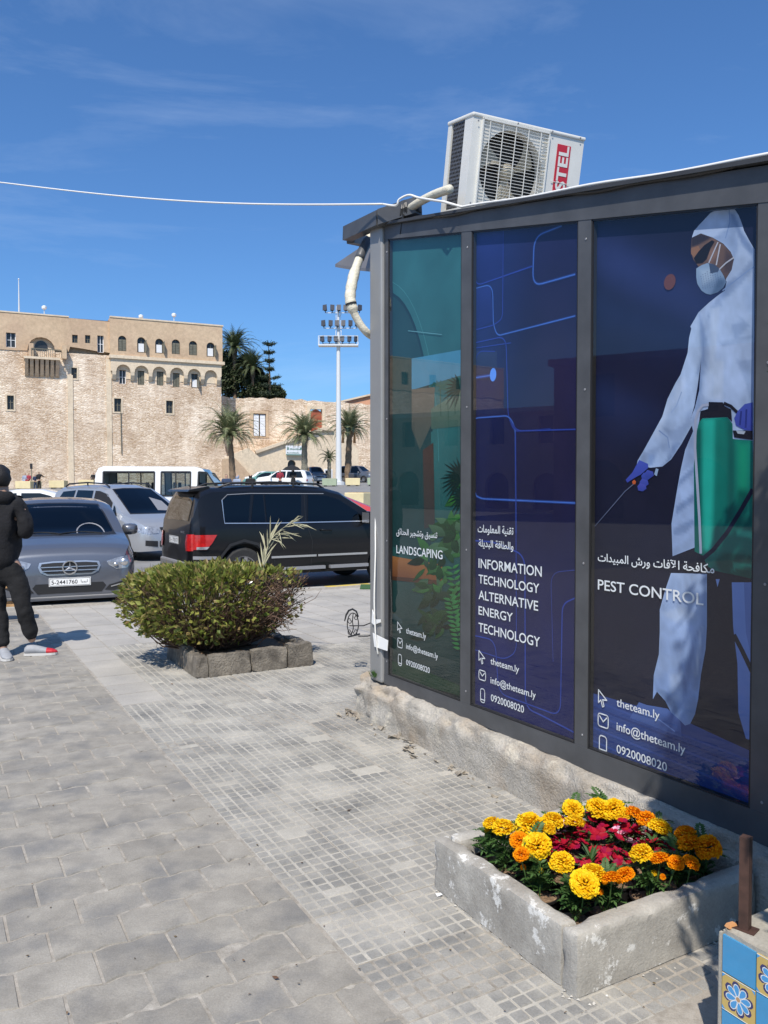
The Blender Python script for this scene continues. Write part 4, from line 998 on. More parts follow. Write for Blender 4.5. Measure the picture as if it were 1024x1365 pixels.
# ---- grey saloon, nose towards the viewer (heading = towards camera)
fr = gnd(92, 795, 0.02); hd = Vector((math.sin(R(25.5)), -math.cos(R(25.5)), 0)); Lc = 4.58
fr = at(93, 745, 10.75); fr.z = 0
cc = Vector((fr.x, fr.y, RZ))-hd*(Lc/2)
top = [(-2.29, .62), (-2.26, .86), (-2.18, 1.0), (-1.75, 1.06), (-1.55, 1.09), (-1.2, 1.27), (-.85, 1.39), (-.45, 1.44), (0, 1.452), (.35, 1.42), (.65, 1.32), (1.0, 1.14), (1.28, .99), (1.35, .975), (1.7, .92), (2.0, .86), (2.15, .81), (2.23, .74), (2.27, .62), (2.29, .5)]
car = Car('parked_car', 'grey saloon car facing the viewer with a large star emblem in its grille', 'car', cc, math.atan2(hd.y, hd.x), CARS, Lc, 1.79, top, [(-2.3, .9), (-1.5, .97), (1.0, .92), (1.3, .87), (2.3, .62)], [(-2.3, .3), (-1.9, .2), (2.0, .18), (2.29, .16)], (-1.38, 1.38), .32, 'paint_grey', nose=.24, rn=.5, tail=.25, rt=.4, tumble=.27, crown=.05)
car.proj([(-.69, .985), (.69, .985), (.68, 1.0), (.60, 1.25), (.54, 1.385), (.2, 1.405), (-.2, 1.405), (-.54, 1.385), (-.60, 1.25), (-.68, 1.0)], 'x', 'car_glass', 'windscreen', 1, cell=.05)
ws = car.proj([(-.71, .97), (.71, .97), (.70, 1.0), (.62, 1.26), (.555, 1.40), (.2, 1.42), (-.2, 1.42), (-.555, 1.40), (-.62, 1.26), (-.70, 1.0)], 'x', 'trim_black', 'windscreen_seal', 1, off=.002, cell=.05)
car.side([(-1.3, .98), (-1.15, 1.18), (-.8, 1.32), (-.4, 1.37), (.1, 1.375), (.4, 1.33), (.7, 1.2), (1.0, 1.0), (.9, .965)], 'car_glass', 'side_window')
gr = car.proj([(-.37, .66), (-.39, .60), (-.36, .53), (-.28, .49), (.28, .49), (.36, .53), (.39, .60), (.37, .66), (.2, .675), (-.2, .675)], 'x', 'chrome', 'grille', 1, off=.01, cell=.05)
car.proj([(-.345, .643), (-.36, .60), (-.335, .545), (-.27, .512), (.27, .512), (.335, .545), (.36, .60), (.345, .643), (.2, .656), (-.2, .656)], 'x', 'trim_black', 'grille_mesh', 1, off=.016, cell=.05, parent=gr)
for zz in (.60, .552):
    car.proj([(-.352, zz-.006), (.352, zz-.006), (.352, zz+.006), (-.352, zz+.006)], 'x', 'chrome', 'grille_bar', 1, off=.024, cell=.05, parent=gr)
xe = car.bvh.ray_cast(Vector((6, 0, .59)), Vector((-1, 0, 0)))[0].x+.035
m = MB(); R0 = .088
m.tube([(xe, R0*math.cos(2*PI*k/32), .588+R0*math.sin(2*PI*k/32)) for k in range(33)], .011, 6, cap=False)
for k in range(3):
    a = PI/2+k*2*PI/3; d = Vector((0, math.cos(a), math.sin(a))); t = Vector((0, -math.sin(a), math.cos(a))); c = Vector((xe, 0, .588))
    m.add([c+d*R0*.98, c+t*.017-d*.004, c-t*.017-d*.004, c+Vector((.016, 0, 0)), c-d*.02], [(0, 1, 3), (0, 3, 2), (1, 4, 3), (2, 3, 4)])
em = m.build('star_emblem', 'chrome', gr)
m = MB(); m.lathe([(.001, xe-.03), (.09, xe-.03), (.09, xe-.012), (.001, xe-.012)], 24, 'x', (0, 0, .588)); m.build('emblem_back', 'trim_black', gr)
for sg in (-1, 1):
    hl = car.proj([(sg*.47, .655), (sg*.50, .60), (sg*.60, .54), (sg*.74, .555), (sg*.83, .62), (sg*.845, .70), (sg*.78, .725), (sg*.62, .70)], 'x', 'lamp_clear', 'headlight', 1, off=.006, cell=.05)
    x_ = car.bvh.ray_cast(Vector((6, sg*.70, .63)), Vector((-1, 0, 0)))[0].x
    m = MB(); m.lathe([(.055, x_+.004), (.05, x_+.022), (.02, x_+.03), (.001, x_+.032)], 16, 'x', (0, sg*.70, .635)); m.lathe([(.03, x_+.03), (.026, x_+.05), (.001, x_+.055)], 12, 'x', (0, sg*.585, .61)); m.build('lens', 'chrome', hl, smooth=True)
    car.proj([(sg*.44, .27), (sg*.56, .255), (sg*.80, .33), (sg*.83, .41), (sg*.70, .39), (sg*.50, .335)], 'x', 'trim_black', 'side_intake', 1, off=.006, cell=.05)
    car.proj([(sg*.52, .305), (sg*.8, .375), (sg*.8, .39), (sg*.52, .32)], 'x', 'chrome', 'trim_strip', 1, off=.014, cell=.05)
car.proj([(-.40, .25), (.40, .25), (.46, .33), (.42, .38), (-.42, .38), (-.46, .33)], 'x', 'trim_black', 'lower_intake', 1, off=.006, cell=.05)
car.proj([(-.80, .20), (.80, .20), (.80, .215), (-.80, .215)], 'x', 'chrome', 'lip', 1, off=.016, cell=.05)
def plate_on(car, y0, y1, z0, z1, text, arab=None, front=1, sx=1):
    ym = (y0+y1)/2; xp = max(abs(car.bvh.ray_cast(Vector((front*6, y, (z0+z1)/2)), Vector((-front, 0, 0)))[0].x) for y in (y0, ym, y1))+.012
    m = MB(); m.box(min(front*xp, front*(xp+.008)), max(front*xp, front*(xp+.008)), y0, y1, z0, z1); o = m.build('number_plate', 'plate_white', car.root)
    fn = (lambda a, b: (front*(xp+.0095), front*a, b))
    m = MB()
    lo, hi = (y0, y1) if front > 0 else (-y1, -y0)
    put_text(m, text, fn, lo+.03, lo+(hi-lo)*(.68 if arab else .97), z0+(z1-z0)*.26, (z1-z0)*.5, .01)
    if arab: put_text(m, arab, fn, lo+(hi-lo)*.76, hi-.04, z0+(z1-z0)*.38, (z1-z0)*.34, .004)
    for q in ((lo+.008, hi-.008, z0+.006, z0+.011), (lo+.008, hi-.008, z1-.011, z1-.006), (lo+.008, lo+.013, z0+.006, z1-.006), (hi-.013, hi-.008, z0+.006, z1-.006)): flat = [(q[0], q[2]), (q[1], q[2]), (q[1], q[3]), (q[0], q[3])]; m.add([fn(*p) for p in flat], [(0, 1, 2, 3)])
    m.build('plate_lettering', 'plate_ink', o, fix=False)
plate_on(car, -.26, .26, .345, .455, '5-2441760', arabic('ليبيا'))
for y0_, y1_ in ((.5, -.08), (-.05, -.55)):
    m = MB(); P = []
    for k in range(7):
        y = y0_+(y1_-y0_)*k/6; h = car.bvh.ray_cast(Vector((6, y, .985+.02*math.sin(k/6*PI))), Vector((-1, 0, 0)))[0]; P.append(h+Vector((.025, 0, .01)))
    m.tube(P, .009, 5); m.build('wiper', 'trim_black', car.root)
car.mirror(.78, .98, w=.86)
m = MB(); c = Vector((.62, -.38, .95)); P = [c+Vector((.06*math.sin(a), .19*math.cos(a), .19*math.sin(a))) for a in [2*PI*k/20 for k in range(21)]]
# rim of the steering wheel is glimpsed through the screen, resting just under the glass line
P2_ = []
for k in range(13):
    a = PI*k/12; y = .36+.19*math.cos(a); z = .99+.13*math.sin(a); h = car.bvh.ray_cast(Vector((6, y, z)), Vector((-1, 0, 0)))[0]; P2_.append(h+Vector((.004, 0, .0)))
m.tube(P2_, .013, 5); m.build('steering_wheel', 'trim_grey', car.root)
car.line([(.55, .28), (.6, .5), (.62, .93)], .008, 'trim_black', 'door_seam'); car.line([(-.55, .28), (-.5, .93)], .008, 'trim_black', 'door_seam')

# ---- silver minivan, three-quarter front
hd = Vector((.75, -.66, 0)).normalized(); nl = Vector((-hd.y, hd.x, 0))
nearc = at(181, 735, 17.9); nearc.z = 0
Lc, Wc = 4.5, 1.80
cc = nearc - hd*(Lc/2-.25) + nl*(Wc/2); cc.z = RZ
top = [(-2.25, .75), (-2.22, 1.0), (-2.15, 1.2), (-1.95, 1.6), (-1.8, 1.66), (-.9, 1.70), (0, 1.69), (.35, 1.62), (.9, 1.33), (1.3, 1.1), (1.42, 1.05), (1.8, .94), (2.05, .84), (2.17, .74), (2.22, .62), (2.25, .48)]
car = Car('parked_car', 'silver minivan with roof rails and open driver window behind the grey saloon', 'minivan', cc, math.atan2(hd.y, hd.x), CARS, Lc, Wc, top, [(-2.3, 1.0), (1.0, .95), (1.4, .92), (2.3, .62)], [(-2.3, .32), (-1.9, .22), (2.0, .22), (2.25, .24)], (-1.4, 1.42), .32, 'paint_silver', nose=.34, rn=.55, tumble=.28, crown=.04)
wsp = [(-.66, 1.06), (.66, 1.06), (.63, 1.12), (.56, 1.4), (.50, 1.6), (.2, 1.625), (-.2, 1.625), (-.50, 1.6), (-.56, 1.4), (-.63, 1.12)]
car.proj([(y*1.045, 1.33+(z-1.33)*1.06) for y, z in wsp], 'x', 'trim_black', 'windscreen_seal', 1, off=.002, cell=.06)
w_ = car.proj(wsp, 'x', 'car_glass', 'windscreen', 1, off=.008, cell=.06)
m = MB(); 
blob = [(-.42+.21*math.cos(a), 1.27+.19*math.sin(a)) for a in [2*PI*k/16 for k in range(16)]]
car.proj([(.12, 1.12), (.5, 1.1), (.46, 1.33), (.2, 1.42)], 'x', 'trim_grey', 'pale_screen_patch', 1, off=.011, cell=.08, parent=w_)  # small pale panel laid over one side of the windscreen
car.side([(1.15, 1.0), (.95, .98), (.92, 1.25), (1.0, 1.2)], 'car_glass', 'quarter_window')
car.side([(.84, .99), (.84, 1.3), (.5, 1.5), (.15, 1.57), (-.05, 1.575), (-.02, 1.0)], 'dark_interior', 'open_window', sides=(-1,), label='driver window wound down, dark inside')
car.side([(.84, .99), (.84, 1.3), (.5, 1.5), (.15, 1.57), (-.05, 1.575), (-.02, 1.0)], 'car_glass', 'side_window', sides=(1,))
car.side([(-.12, 1.0), (-.15, 1.58), (-.9, 1.59), (-.98, 1.02)], 'car_glass', 'side_window')
car.side([(-1.05, 1.03), (-1.0, 1.585), (-1.6, 1.55), (-1.85, 1.25), (-1.9, 1.1)], 'car_glass', 'rear_side_window')
for sg in (-1, 1):
    hl = car.proj([(sg*.42, .70), (sg*.46, .63), (sg*.72, .62), (sg*.86, .66), (sg*.86, .77), (sg*.7, .80), (sg*.5, .77)], 'x', 'lamp_clear', 'headlight', 1, off=.008, cell=.06)
    car.proj([(sg*.5, .33), (sg*.75, .36), (sg*.75, .48), (sg*.5, .46)], 'x', 'trim_black', 'fog_lamp', 1, off=.008, cell=.06)
    m = MB(); m.tube([(.35, sg*.56, 1.66), (.2, sg*.58, 1.74), (-.6, sg*.6, 1.775), (-1.5, sg*.6, 1.745), (-1.7, sg*.59, 1.68)], .02, 6); m.tube([(-.6, sg*.6, 1.70), (-.6, sg*.6, 1.775)], .02, 6); m.build('roof_rail', 'trim_black', car.root)
car.proj([(-.38, .66), (.38, .66), (.4, .76), (-.4, .76)], 'x', 'trim_black', 'grille', 1, off=.008, cell=.06)
car.proj([(-.45, .33), (.45, .33), (.45, .46), (-.45, .46)], 'x', 'trim_black', 'lower_intake', 1, off=.008, cell=.06)
car.mirror(.93, 1.02, sz=1.15, w=.88)
car.line([(.9, .3), (.92, .95)], .01, 'trim_black', 'door_seam'); car.line([(-.05, .3), (-.05, 1.0)], .01, 'trim_black', 'door_seam'); car.line([(-1.0, .6), (-1.0, 1.0)], .01, 'trim_black', 'door_seam')
car.line([(-1.0, .55), (.95, .55)], .035, 'trim_grey', 'side_moulding')
# elbow and white cloth at the open window
m = MB(); m.tube([(.2, -.62, 1.1), (.38, -.88, 1.03), (.55, -.72, 1.15)], [.06, .05, .045], 8); m.build('driver_arm', 'tape_white', car.root)

# ---- black off-road car, rear quarter view
aS = R(30); hd = Vector((math.cos(aS), math.sin(aS), 0)); nl = Vector((-hd.y, hd.x, 0)); Lc, Wc = 4.53, 1.84
p0 = at(251, 740, 12.05); p0.z = RZ; cc = p0+hd*(Lc/2-.1)+nl*(Wc/2)
top = [(-2.26, .5), (-2.255, .62), (-2.24, 1.0), (-2.21, 1.14), (-2.09, 1.50), (-2.02, 1.60), (-1.85, 1.66), (-1.2, 1.69), (-.3, 1.70), (.2, 1.67), (.5, 1.6), (.9, 1.36), (1.2, 1.17), (1.3, 1.12), (1.8, 1.07), (2.1, 1.0), (2.2, .9), (2.24, .7), (2.26, .5)]
car = Car('parked_car', 'black boxy off-road car seen from its rear left corner behind the hedge bush', 'off-road car', cc, aS, CARS, Lc, Wc, top, [(-2.3, 1.05), (-1.9, 1.07), (1.2, 1.03), (1.4, .98), (2.3, .8)], [(-2.3, .38), (-1.9, .28), (2.0, .28), (2.26, .3)], (-1.36, 1.40), .365, 'paint_black', nose=.2, rn=.35, tail=.16, rt=.26, tumble=.18, crown=.03, bulge=.025, arch_r=.43)
car.side([(-1.66, 1.13), (-1.72, 1.45), (-1.60, 1.545), (-1.2, 1.56), (-1.27, 1.13)], 'car_glass', 'quarter_window')
car.side([(-1.22, 1.13), (-1.14, 1.56), (-.98, 1.565), (-.97, 1.13)], 'car_glass', 'side_window')
car.side([(-.94, 1.13), (-.95, 1.567), (-.28, 1.565), (-.32, 1.12)], 'car_glass', 'side_window')
car.side([(-.19, 1.12), (-.15, 1.56), (.2, 1.54), (.45, 1.47), (.78, 1.27), (.92, 1.13)], 'car_glass', 'side_window')
car.line([(-1.7, 1.48), (-1.68, 1.12), (-.9, 1.105), (.95, 1.105)], .016, 'chrome', 'chrome_strip', off=.012)
car.line([(-1.70, 1.48), (-1.60, 1.565), (-1.2, 1.583), (.15, 1.575)], .010, 'trim_grey', 'window_edge', off=.008)
car.line([(-.88, .56), (-.05, .56)], .034, 'chrome', 'door_moulding', off=.014); car.line([(-.02, .56), (.95, .56)], .034, 'chrome', 'door_moulding', off=.014)
car.line([(-2.2, .60), (-1.83, .59)], .05, 'trim_grey', 'bumper_strip', off=.012)
for pts in ([(-.15, .34), (-.12, .8), (-.23, 1.1), (-.22, 1.56)], [(-1.0, .86), (-.93, 1.1)], [(-1.0, .86), (-.82, .5), (-.8, .34)], [(1.0, .34), (1.02, 1.04)]): car.line(pts, .008, 'trim_black', 'door_seam', off=.003)
car.line([(-1.79, .40), (-1.74, .62), (-1.6, .78), (-1.36, .845), (-1.12, .78), (-.97, .62), (-.93, .45)], .045, 'trim_black', 'arch_trim', off=.014)
for sg in (-1, 1):
    for x in (-.83, .05):
        m = MB(); yb = abs(car.bvh.ray_cast(Vector((x, sg*3, .98)), Vector((0, -sg, 0)))[0].y); m.tube([(x-.02, sg*yb, .975), (x+.01, sg*(yb+.035), .98), (x+.17, sg*(yb+.035), .975), (x+.2, sg*yb, .97)], .014, 6); m.build('door_handle', 'paint_black', car.root, smooth=True)
    m = MB(); m.tube([(.25, sg*.60, 1.66), (.1, sg*.63, 1.735), (-.8, sg*.65, 1.765), (-1.5, sg*.63, 1.74), (-1.75, sg*.61, 1.66)], .018, 6)
    for x, z in ((-.35, 1.755), (-1.1, 1.76)): m.tube([(x, sg*.64, 1.68), (x, sg*.645, z)], .02, 6)
    m.build('roof_rail', 'trim_black', car.root)
    m = MB(); m.box(-.75, .1, min(sg*.86, sg*.98), max(sg*.86, sg*.98), .34, .39); m.box(.2, .95, min(sg*.86, sg*.98), max(sg*.86, sg*.98), .34, .39); m.build('running_board', 'trim_grey', car.root)
    tl = car.proj([(-2.2, .95), (-1.82, .945), (-1.90, .82), (-2.0, .72), (-2.2, .725)], 'y', 'lamp_red', 'tail_light', sg, off=.014, cell=.05)
    car.proj([(sg*.93, .96), (sg*.70, .955), (sg*.66, .82), (sg*.70, .70), (sg*.93, .705)], 'x', 'lamp_red', 'tail_light', -1, off=.014, cell=.05)
    car.proj([(-2.15, .765), (-1.95, .765), (-1.99, .725), (-2.15, .725)], 'y', 'lamp_clear', 'light_strip', sg, off=.02, cell=.05, parent=tl)
    car.proj([(sg*.5, .43), (sg*.8, .43), (sg*.8, .48), (sg*.5, .48)], 'x', 'lamp_red', 'reflector', -1, off=.014, cell=.05)
car.side([(-2.1, .42), (-1.95, .42), (-1.95, .47), (-2.1, .47)], 'lamp_red', 'reflector')
car.proj([(-.66, 1.16), (.66, 1.16), (.60, 1.45), (.56, 1.56), (-.56, 1.56), (-.60, 1.45)], 'x', 'car_glass', 'rear_window', -1, off=.008)
m = MB(); m.prism([(-2.20, 1.61), (-2.17, 1.645), (-1.85, 1.70), (-1.8, 1.65), (-2.0, 1.61)], -.62, .62, axes='xz'); bevel(m.build('roof_spoiler', 'paint_black', car.root), .012)
plate_on(car, -.26, .26, .78, .9, '5 - 7317', None, -1)
m = MB(); m.box(-2.30, -2.1, -.74, .74, .38, .52); bevel(m.build('rear_bumper', 'trim_grey', car.root), .03)
m = MB(); put_text(m, '4MATIC', lambda a, b: (-2.262, -a, b), .40, .62, .965, .035, .01); m.build('badge', 'chrome', car.root, fix=False)
car.proj([(-.68, 1.14), (.68, 1.14), (.60, 1.5), (.55, 1.6), (-.55, 1.6), (-.6, 1.5)], 'x', 'car_glass', 'windscreen', 1, off=.006)
car.mirror(.90, 1.14, sz=1.25, w=.9)
m = MB(); m.tube([(-1.95, 0, 1.66), (-2.0, 0, 1.72)], .01, 5); m.build('aerial', 'trim_black', car.root)

car.root.scale = (.94, .96, .985)
# ---- white minibus across the road, with see-through windows
vb = at(131, 640, 27.0); z0 = gz(-7, 27)
cc = Vector((vb.x+2.5, 27.4, z0)); Hv = at(200, 622, 27).z-z0
bus = thing('white_minibus', 'long white minibus parked side on behind the silver minivan', 'minibus', cc, R(3), CARS)
prof = [(-2.5, .35), (-2.52, .9), (-2.45, Hv-.25), (-2.36, Hv-.06), (-2.2, Hv), (.75, Hv-.01), (1.0, Hv-.08), (1.75, 1.25), (1.95, 1.15), (2.55, .95), (2.62, .6), (2.6, .35)]
wins = [[(-2.2, 1.18), (-.55, 1.18), (-.55, Hv-.22), (-2.2, Hv-.22)], [(-.33, 1.18), (.62, 1.18), (.62, Hv-.22), (-.33, Hv-.22)], [(.85, 1.18), (1.62, 1.22), (1.15, Hv-.24), (.88, Hv-.22)]]
wins = [[(x, 1.0+(z-1.18)*(1.0) + .22) for x, z in w] for w in wins]
top_w = Hv-.2
m = MB()
for sy in (-1, 1):
    v, f = plate(prof, wins); m.add([(p[0], sy*(.86-max(0, p[1]-1.1)*.10), p[1]) for p in v], f)
    for w in wins: n = len(w); m.add([(p[0], sy*(.86-max(0, p[1]-1.1)*.10), p[1]) for p in w]+[(p[0], sy*(.80-max(0, p[1]-1.1)*.10), p[1]) for p in w], [(i, (i+1) % n, n+(i+1) % n, n+i) for i in range(n)])
n = len(prof); yy = [.86-max(0, p[1]-1.1)*.10 for p in prof]
m.add([(p[0], -y, p[1]) for p, y in zip(prof, yy)]+[(p[0], y, p[1]) for p, y in zip(prof, yy)], [(i, (i+1) % n, n+(i+1) % n, n+i) for i in range(n) if i != 6])
m.build('body', 'paint_white', bus, smooth=False)
for sy in (-1, 1):
    for w in wins:
        Y_ = lambda z: sy*(.845-max(0, z-1.1)*.10)
        m = MB(); m.add([(p[0], Y_(p[1]), p[1]) for p in w], [tuple(range(len(w)))]); o = m.build('side_window', 'clear_car_glass', bus)
        m = MB(); 
        for i in range(len(w)): a, b = w[i], w[(i+1) % len(w)]; m.bar((a[0], sy*(.868-max(0, a[1]-1.1)*.1), a[1]), (b[0], sy*(.868-max(0, b[1]-1.1)*.1), b[1]), .045, .02, up=(0, 1, 0))
        if w is not wins[2]: xm = (w[0][0]+w[1][0])/2; m.bar((xm, sy*.82, w[0][1]), (xm, sy*.80, w[2][1]), .035)
        m.build('window_frame', 'trim_black', o)
a, b = prof[6], prof[7]
m = MB(); m.add([(a[0], -.76, a[1]), (a[0], .76, a[1]), (b[0], .84, b[1]), (b[0], -.84, b[1])], [(0, 1, 2, 3)]); m.build('windscreen', 'clear_car_glass', bus)
for x in (-1.5, -.6, .3, 1.0):
    for y in (-.4, .4):
        m = MB(); m.box(x-.25, x+.2, y-.22, y+.22, .75, .9); m.box(x-.32, x-.2, y-.22, y+.22, .9, 1.45, tx=.02); m.box(x-.31, x-.22, y-.1, y+.1, 1.45, 1.66); bevel(m.build('seat', 'seat_cloth', bus), .03)
m = MB(); m.box(-2.4, 2.3, -.78, .78, .36, .42); m.build('floor_pan', 'trim_black', bus)
for x in (-1.55, 1.6):
    for sy in (-1, 1):
        w = thing('wheel', None, None); w.parent = bus; w.location = (x, sy*.78, .33)
        m = MB(); m.lathe([(.2, -.1), (.33, -.09), (.33, .09), (.2, .1)], 20, 'y', cap=False); m.build('tyre', 'tyre', w)
        m = MB(); m.lathe([(.001, sy*.06), (.2, sy*.09)], 16, 'y', cap=False); m.build('rim', 'rim', w)
        m = MB(); m.lathe([(.001, 0), (.40, 0), (.40, sy*.01), (.001, sy*.01)], 20, 'y', (x, sy*.862, .36)); m.build('wheel_arch', 'trim_black', bus)
for x in (-2.35, -.45, .75): m = MB(); m.box(x, x+.012, -.868, -.862, .45, 1.15); m.build('door_seam', 'trim_grey', bus)
m = MB(); m.tube([(1.45, -.85, 1.4), (1.5, -.98, 1.42)], .02, 5); m.box(1.45, 1.53, -1.1, -.95, 1.3, 1.6); m.build('mirror', 'trim_black', bus)

# ---- simple cars further off
def far_car(label, X, Y, rz, paint, kind='saloon', L_=4.4, W_=1.76, H_=1.46, cat='car', group='cars across the square'):
    h = H_
    if kind == 'saloon': top = [(-2.2, .6), (-2.15, .95), (-1.7, 1.02), (-1.5, 1.05), (-1.05, h-.08), (-.6, h), (.1, h), (.5, h-.1), (1.15, 1.0), (1.9, .85), (2.15, .72), (2.2, .5)]
    elif kind == 'fastback': top = [(-2.2, .6), (-2.12, .9), (-1.7, 1.02), (-.3, h), (.2, h), (.5, h-.08), (1.15, 1.0), (1.75, .85), (2.0, .65), (2.02, .45)]
    elif kind == 'hatch': top = [(-2.0, .6), (-1.95, 1.0), (-1.8, 1.15), (-1.35, h-.06), (-1.0, h), (0, h), (.45, h-.1), (1.15, 1.0), (1.75, .85), (2.0, .65), (2.02, .45)]
    else: top = [(-2.25, .6), (-2.2, 1.1), (-2.0, h-.1), (-1.7, h), (0, h), (.35, h-.06), (1.05, 1.15), (1.95, 1.02), (2.2, .85), (2.25, .55)]
    z = gz(X, Y)
    c = Car('parked_car', label, cat, (X, Y, z), rz, group, L_, W_, top, [(-2.3, .95), (1.0, .93), (2.3, .7)], [(-2.3, .3), (-1.9, .22), (2.0, .22), (2.25, .25)], (-1.35, 1.35), .32, paint, tumble=.3)
    zs = .99; xa = {'fastback': (-.75, -.6), 'saloon': (-1.3, -.85), 'hatch': (-1.65, -1.3), 'suv': (-1.95, -1.7)}[kind]
    c.side([(xa[0], zs), (xa[1], h-.1), (-.55, h-.09), (-.5, zs)], 'car_glass', 'side_window', cell=.2); c.side([(-.42, zs), (-.42, h-.09), (.1, h-.09), (.4, h-.17), (.95, zs)], 'car_glass', 'side_window', cell=.2)
    c.proj([(-.62, 1.03), (.62, 1.03), (.48, h-.07), (-.48, h-.07)], 'x', 'car_glass', 'windscreen', 1, cell=.15); c.proj([(-.6, 1.08), (.6, 1.08), (.47, h-.08), (-.47, h-.08)], 'x', 'car_glass', 'rear_window', -1, cell=.15)
    for sg in (-1, 1):
        c.proj([(sg*.45, .66), (sg*.8, .68), (sg*.8, .8), (sg*.5, .76)], 'x', 'lamp_clear', 'headlight', 1, cell=.1, off=.01); c.proj([(sg*.5, .72), (sg*.8, .72), (sg*.8, .88), (sg*.5, .88)], 'x', 'lamp_red', 'tail_light', -1, cell=.1, off=.01)
    c.proj([(-.35, .66), (.35, .66), (.35, .76), (-.35, .76)], 'x', 'trim_black', 'grille', 1, cell=.1, off=.01)
    c.proj([(-.3, .4), (.3, .4), (.3, .5), (-.3, .5)], 'x', 'plate_white', 'number_plate', 1, cell=.1, off=.014)
    c.mirror(.75, 1.0, w=.83)
    return c
p = at(440, 665, 21)
far_car('bright red fastback showing above the bonnet of the black off-road car', p.x-.35, 21, R(-170), 'paint_red', 'fastback', H_=1.56)
p = at(512, 690, 16.4)
far_car('white saloon tucked behind the red fastback, mostly hidden by the kiosk', p.x+1.4, 18.6, R(-165), 'paint_silver', 'saloon')
p = at(48, 655, 24)
far_car('white saloon between the man in black and the silver minivan', p.x, 24.5, R(8), 'paint_white', 'saloon', H_=1.5)
p = at(379, 634, 66); far_car('white and green car in front of the arched doorway', p.x, 66, R(165), 'paint_white', 'suv', H_=1.6)
p = at(372, 634, 69); far_car('greenish car left of the white and green car', p.x-1, 70, R(170), 'paint_green', 'saloon')
p = at(417, 632, 82); far_car('dark grey off-road car right behind the middle palm', p.x, 84, R(-70), 'paint_grey', 'suv', H_=1.75)
p = at(476, 632, 82); far_car('dark pickup-like car to the right of the mast', p.x, 86, R(-35), 'paint_grey', 'suv', H_=1.75)
p = at(350, 636, 68); far_car('low white car half hidden by the seated people', p.x, 72, R(10), 'paint_white', 'saloon')

# ================================================================== THE KIOSK  (local frame: x towards the viewer along the wall, y into the kiosk)
kiosk = thing('kiosk', 'dark grey framed kiosk with three tall advertising panels on a crumbling concrete base', 'kiosk', (K.o.x, K.o.y, 0), K.a)
ZP = lambda x: 3.195-.216*x          # top of the panels
ZF = lambda x: 3.28-.20*x            # top of the fascia
Z0 = 0.245
PX = lambda px, py, off=0.0: K.hit(px, py, off)
XE = 3.02
def kpart(name, mb_, m, **k): return mb_.build(name, m, kiosk, **k)
zb_ = lambda x: .31+.017*x
# concrete base: top and faces broken up
def rough_block(x0, x1, y0, y1, z0, z1, step=.03, amp=.014, seed=0, crumble=.035):
    m = MB(); nx = int((x1-x0)/step); nz = max(3, int((z1-z0)/step)); ny = max(3, int((y1-y0)/step))
    prof = [(y0, z0+(z1-z0)*k/nz) for k in range(nz+1)]+[(y0+(y1-y0)*k/ny, z1) for k in range(1, ny+1)]
    vs = []
    for i in range(nx+1):
        x = x0+(x1-x0)*i/nx
        for (y, z) in prof:
            p = Vector((x, y, z)); q = p*6+Vector((seed, 0, 0)); n_ = noise.noise(q)+.5*noise.noise(q*3.1)+.25*noise.noise(q*7)
            e = max(0, 1-math.hypot((y-y0)/.06, (z1-z)/.06)); c = crumble*e*(.6+noise.noise(p*9+Vector((3, seed, 1))))
            w9 = 1+2.6*math.exp(-max(0, x-x0-.1)/.45); n_ *= w9; c *= w9**.5
            vs.append((x+amp*.5*noise.noise(q*2), y-amp*n_*(1 if y == y0 else .2)+c, z+(amp*n_*.8 if z == z1 else 0)-c*(1 if z > z0+.03 else 0)))
    n = len(prof); m.add(vs, [(i*n+k, i*n+k+1, (i+1)*n+k+1, (i+1)*n+k) for i in range(nx) for k in range(n-1)])
    m.add([vs[k] for k in range(n)]+[(x0, y1, z0)], [tuple(range(n+1))]); m.add([vs[nx*n+k] for k in range(n)]+[(x1, y1, z0)], [tuple(range(n+1))])
    return m
kpart('base', rough_block(-.17, XE+.04, -.085, .30, -.02, Z0, .02, .010, 2, .045), 'rough_concrete', smooth=True)
m = MB(); m.box(-.17, XE+.04, .28, 2.45, -.02, Z0-.01); kpart('base_slab', m, 'rough_concrete')
# lumps of old mortar clinging to the foot of the base
r_ = random.Random(12); m = MB()
for _ in range(60):
    x = -.2+3.1*r_.random()**1.7; s_ = r_.uniform(.006, .028)*(1.2 if x < 1.2 else .7); z = 0; y = -.11-r_.random()**2*.12
    c = Vector((x, y, z)); pts = [c+Vector((r_.uniform(-1, 1)*s_*1.6, r_.uniform(-1, 1)*s_, r_.uniform(-.3, 1)*s_)) for _ in range(6)]
    m.add(pts, [(0, 1, 2), (0, 2, 3), (0, 3, 4), (0, 4, 1), (5, 2, 1), (5, 3, 2), (5, 4, 3), (5, 1, 4)])
o = kpart('loose_mortar', m, 'old_stone'); o['kind'] = 'stuff'
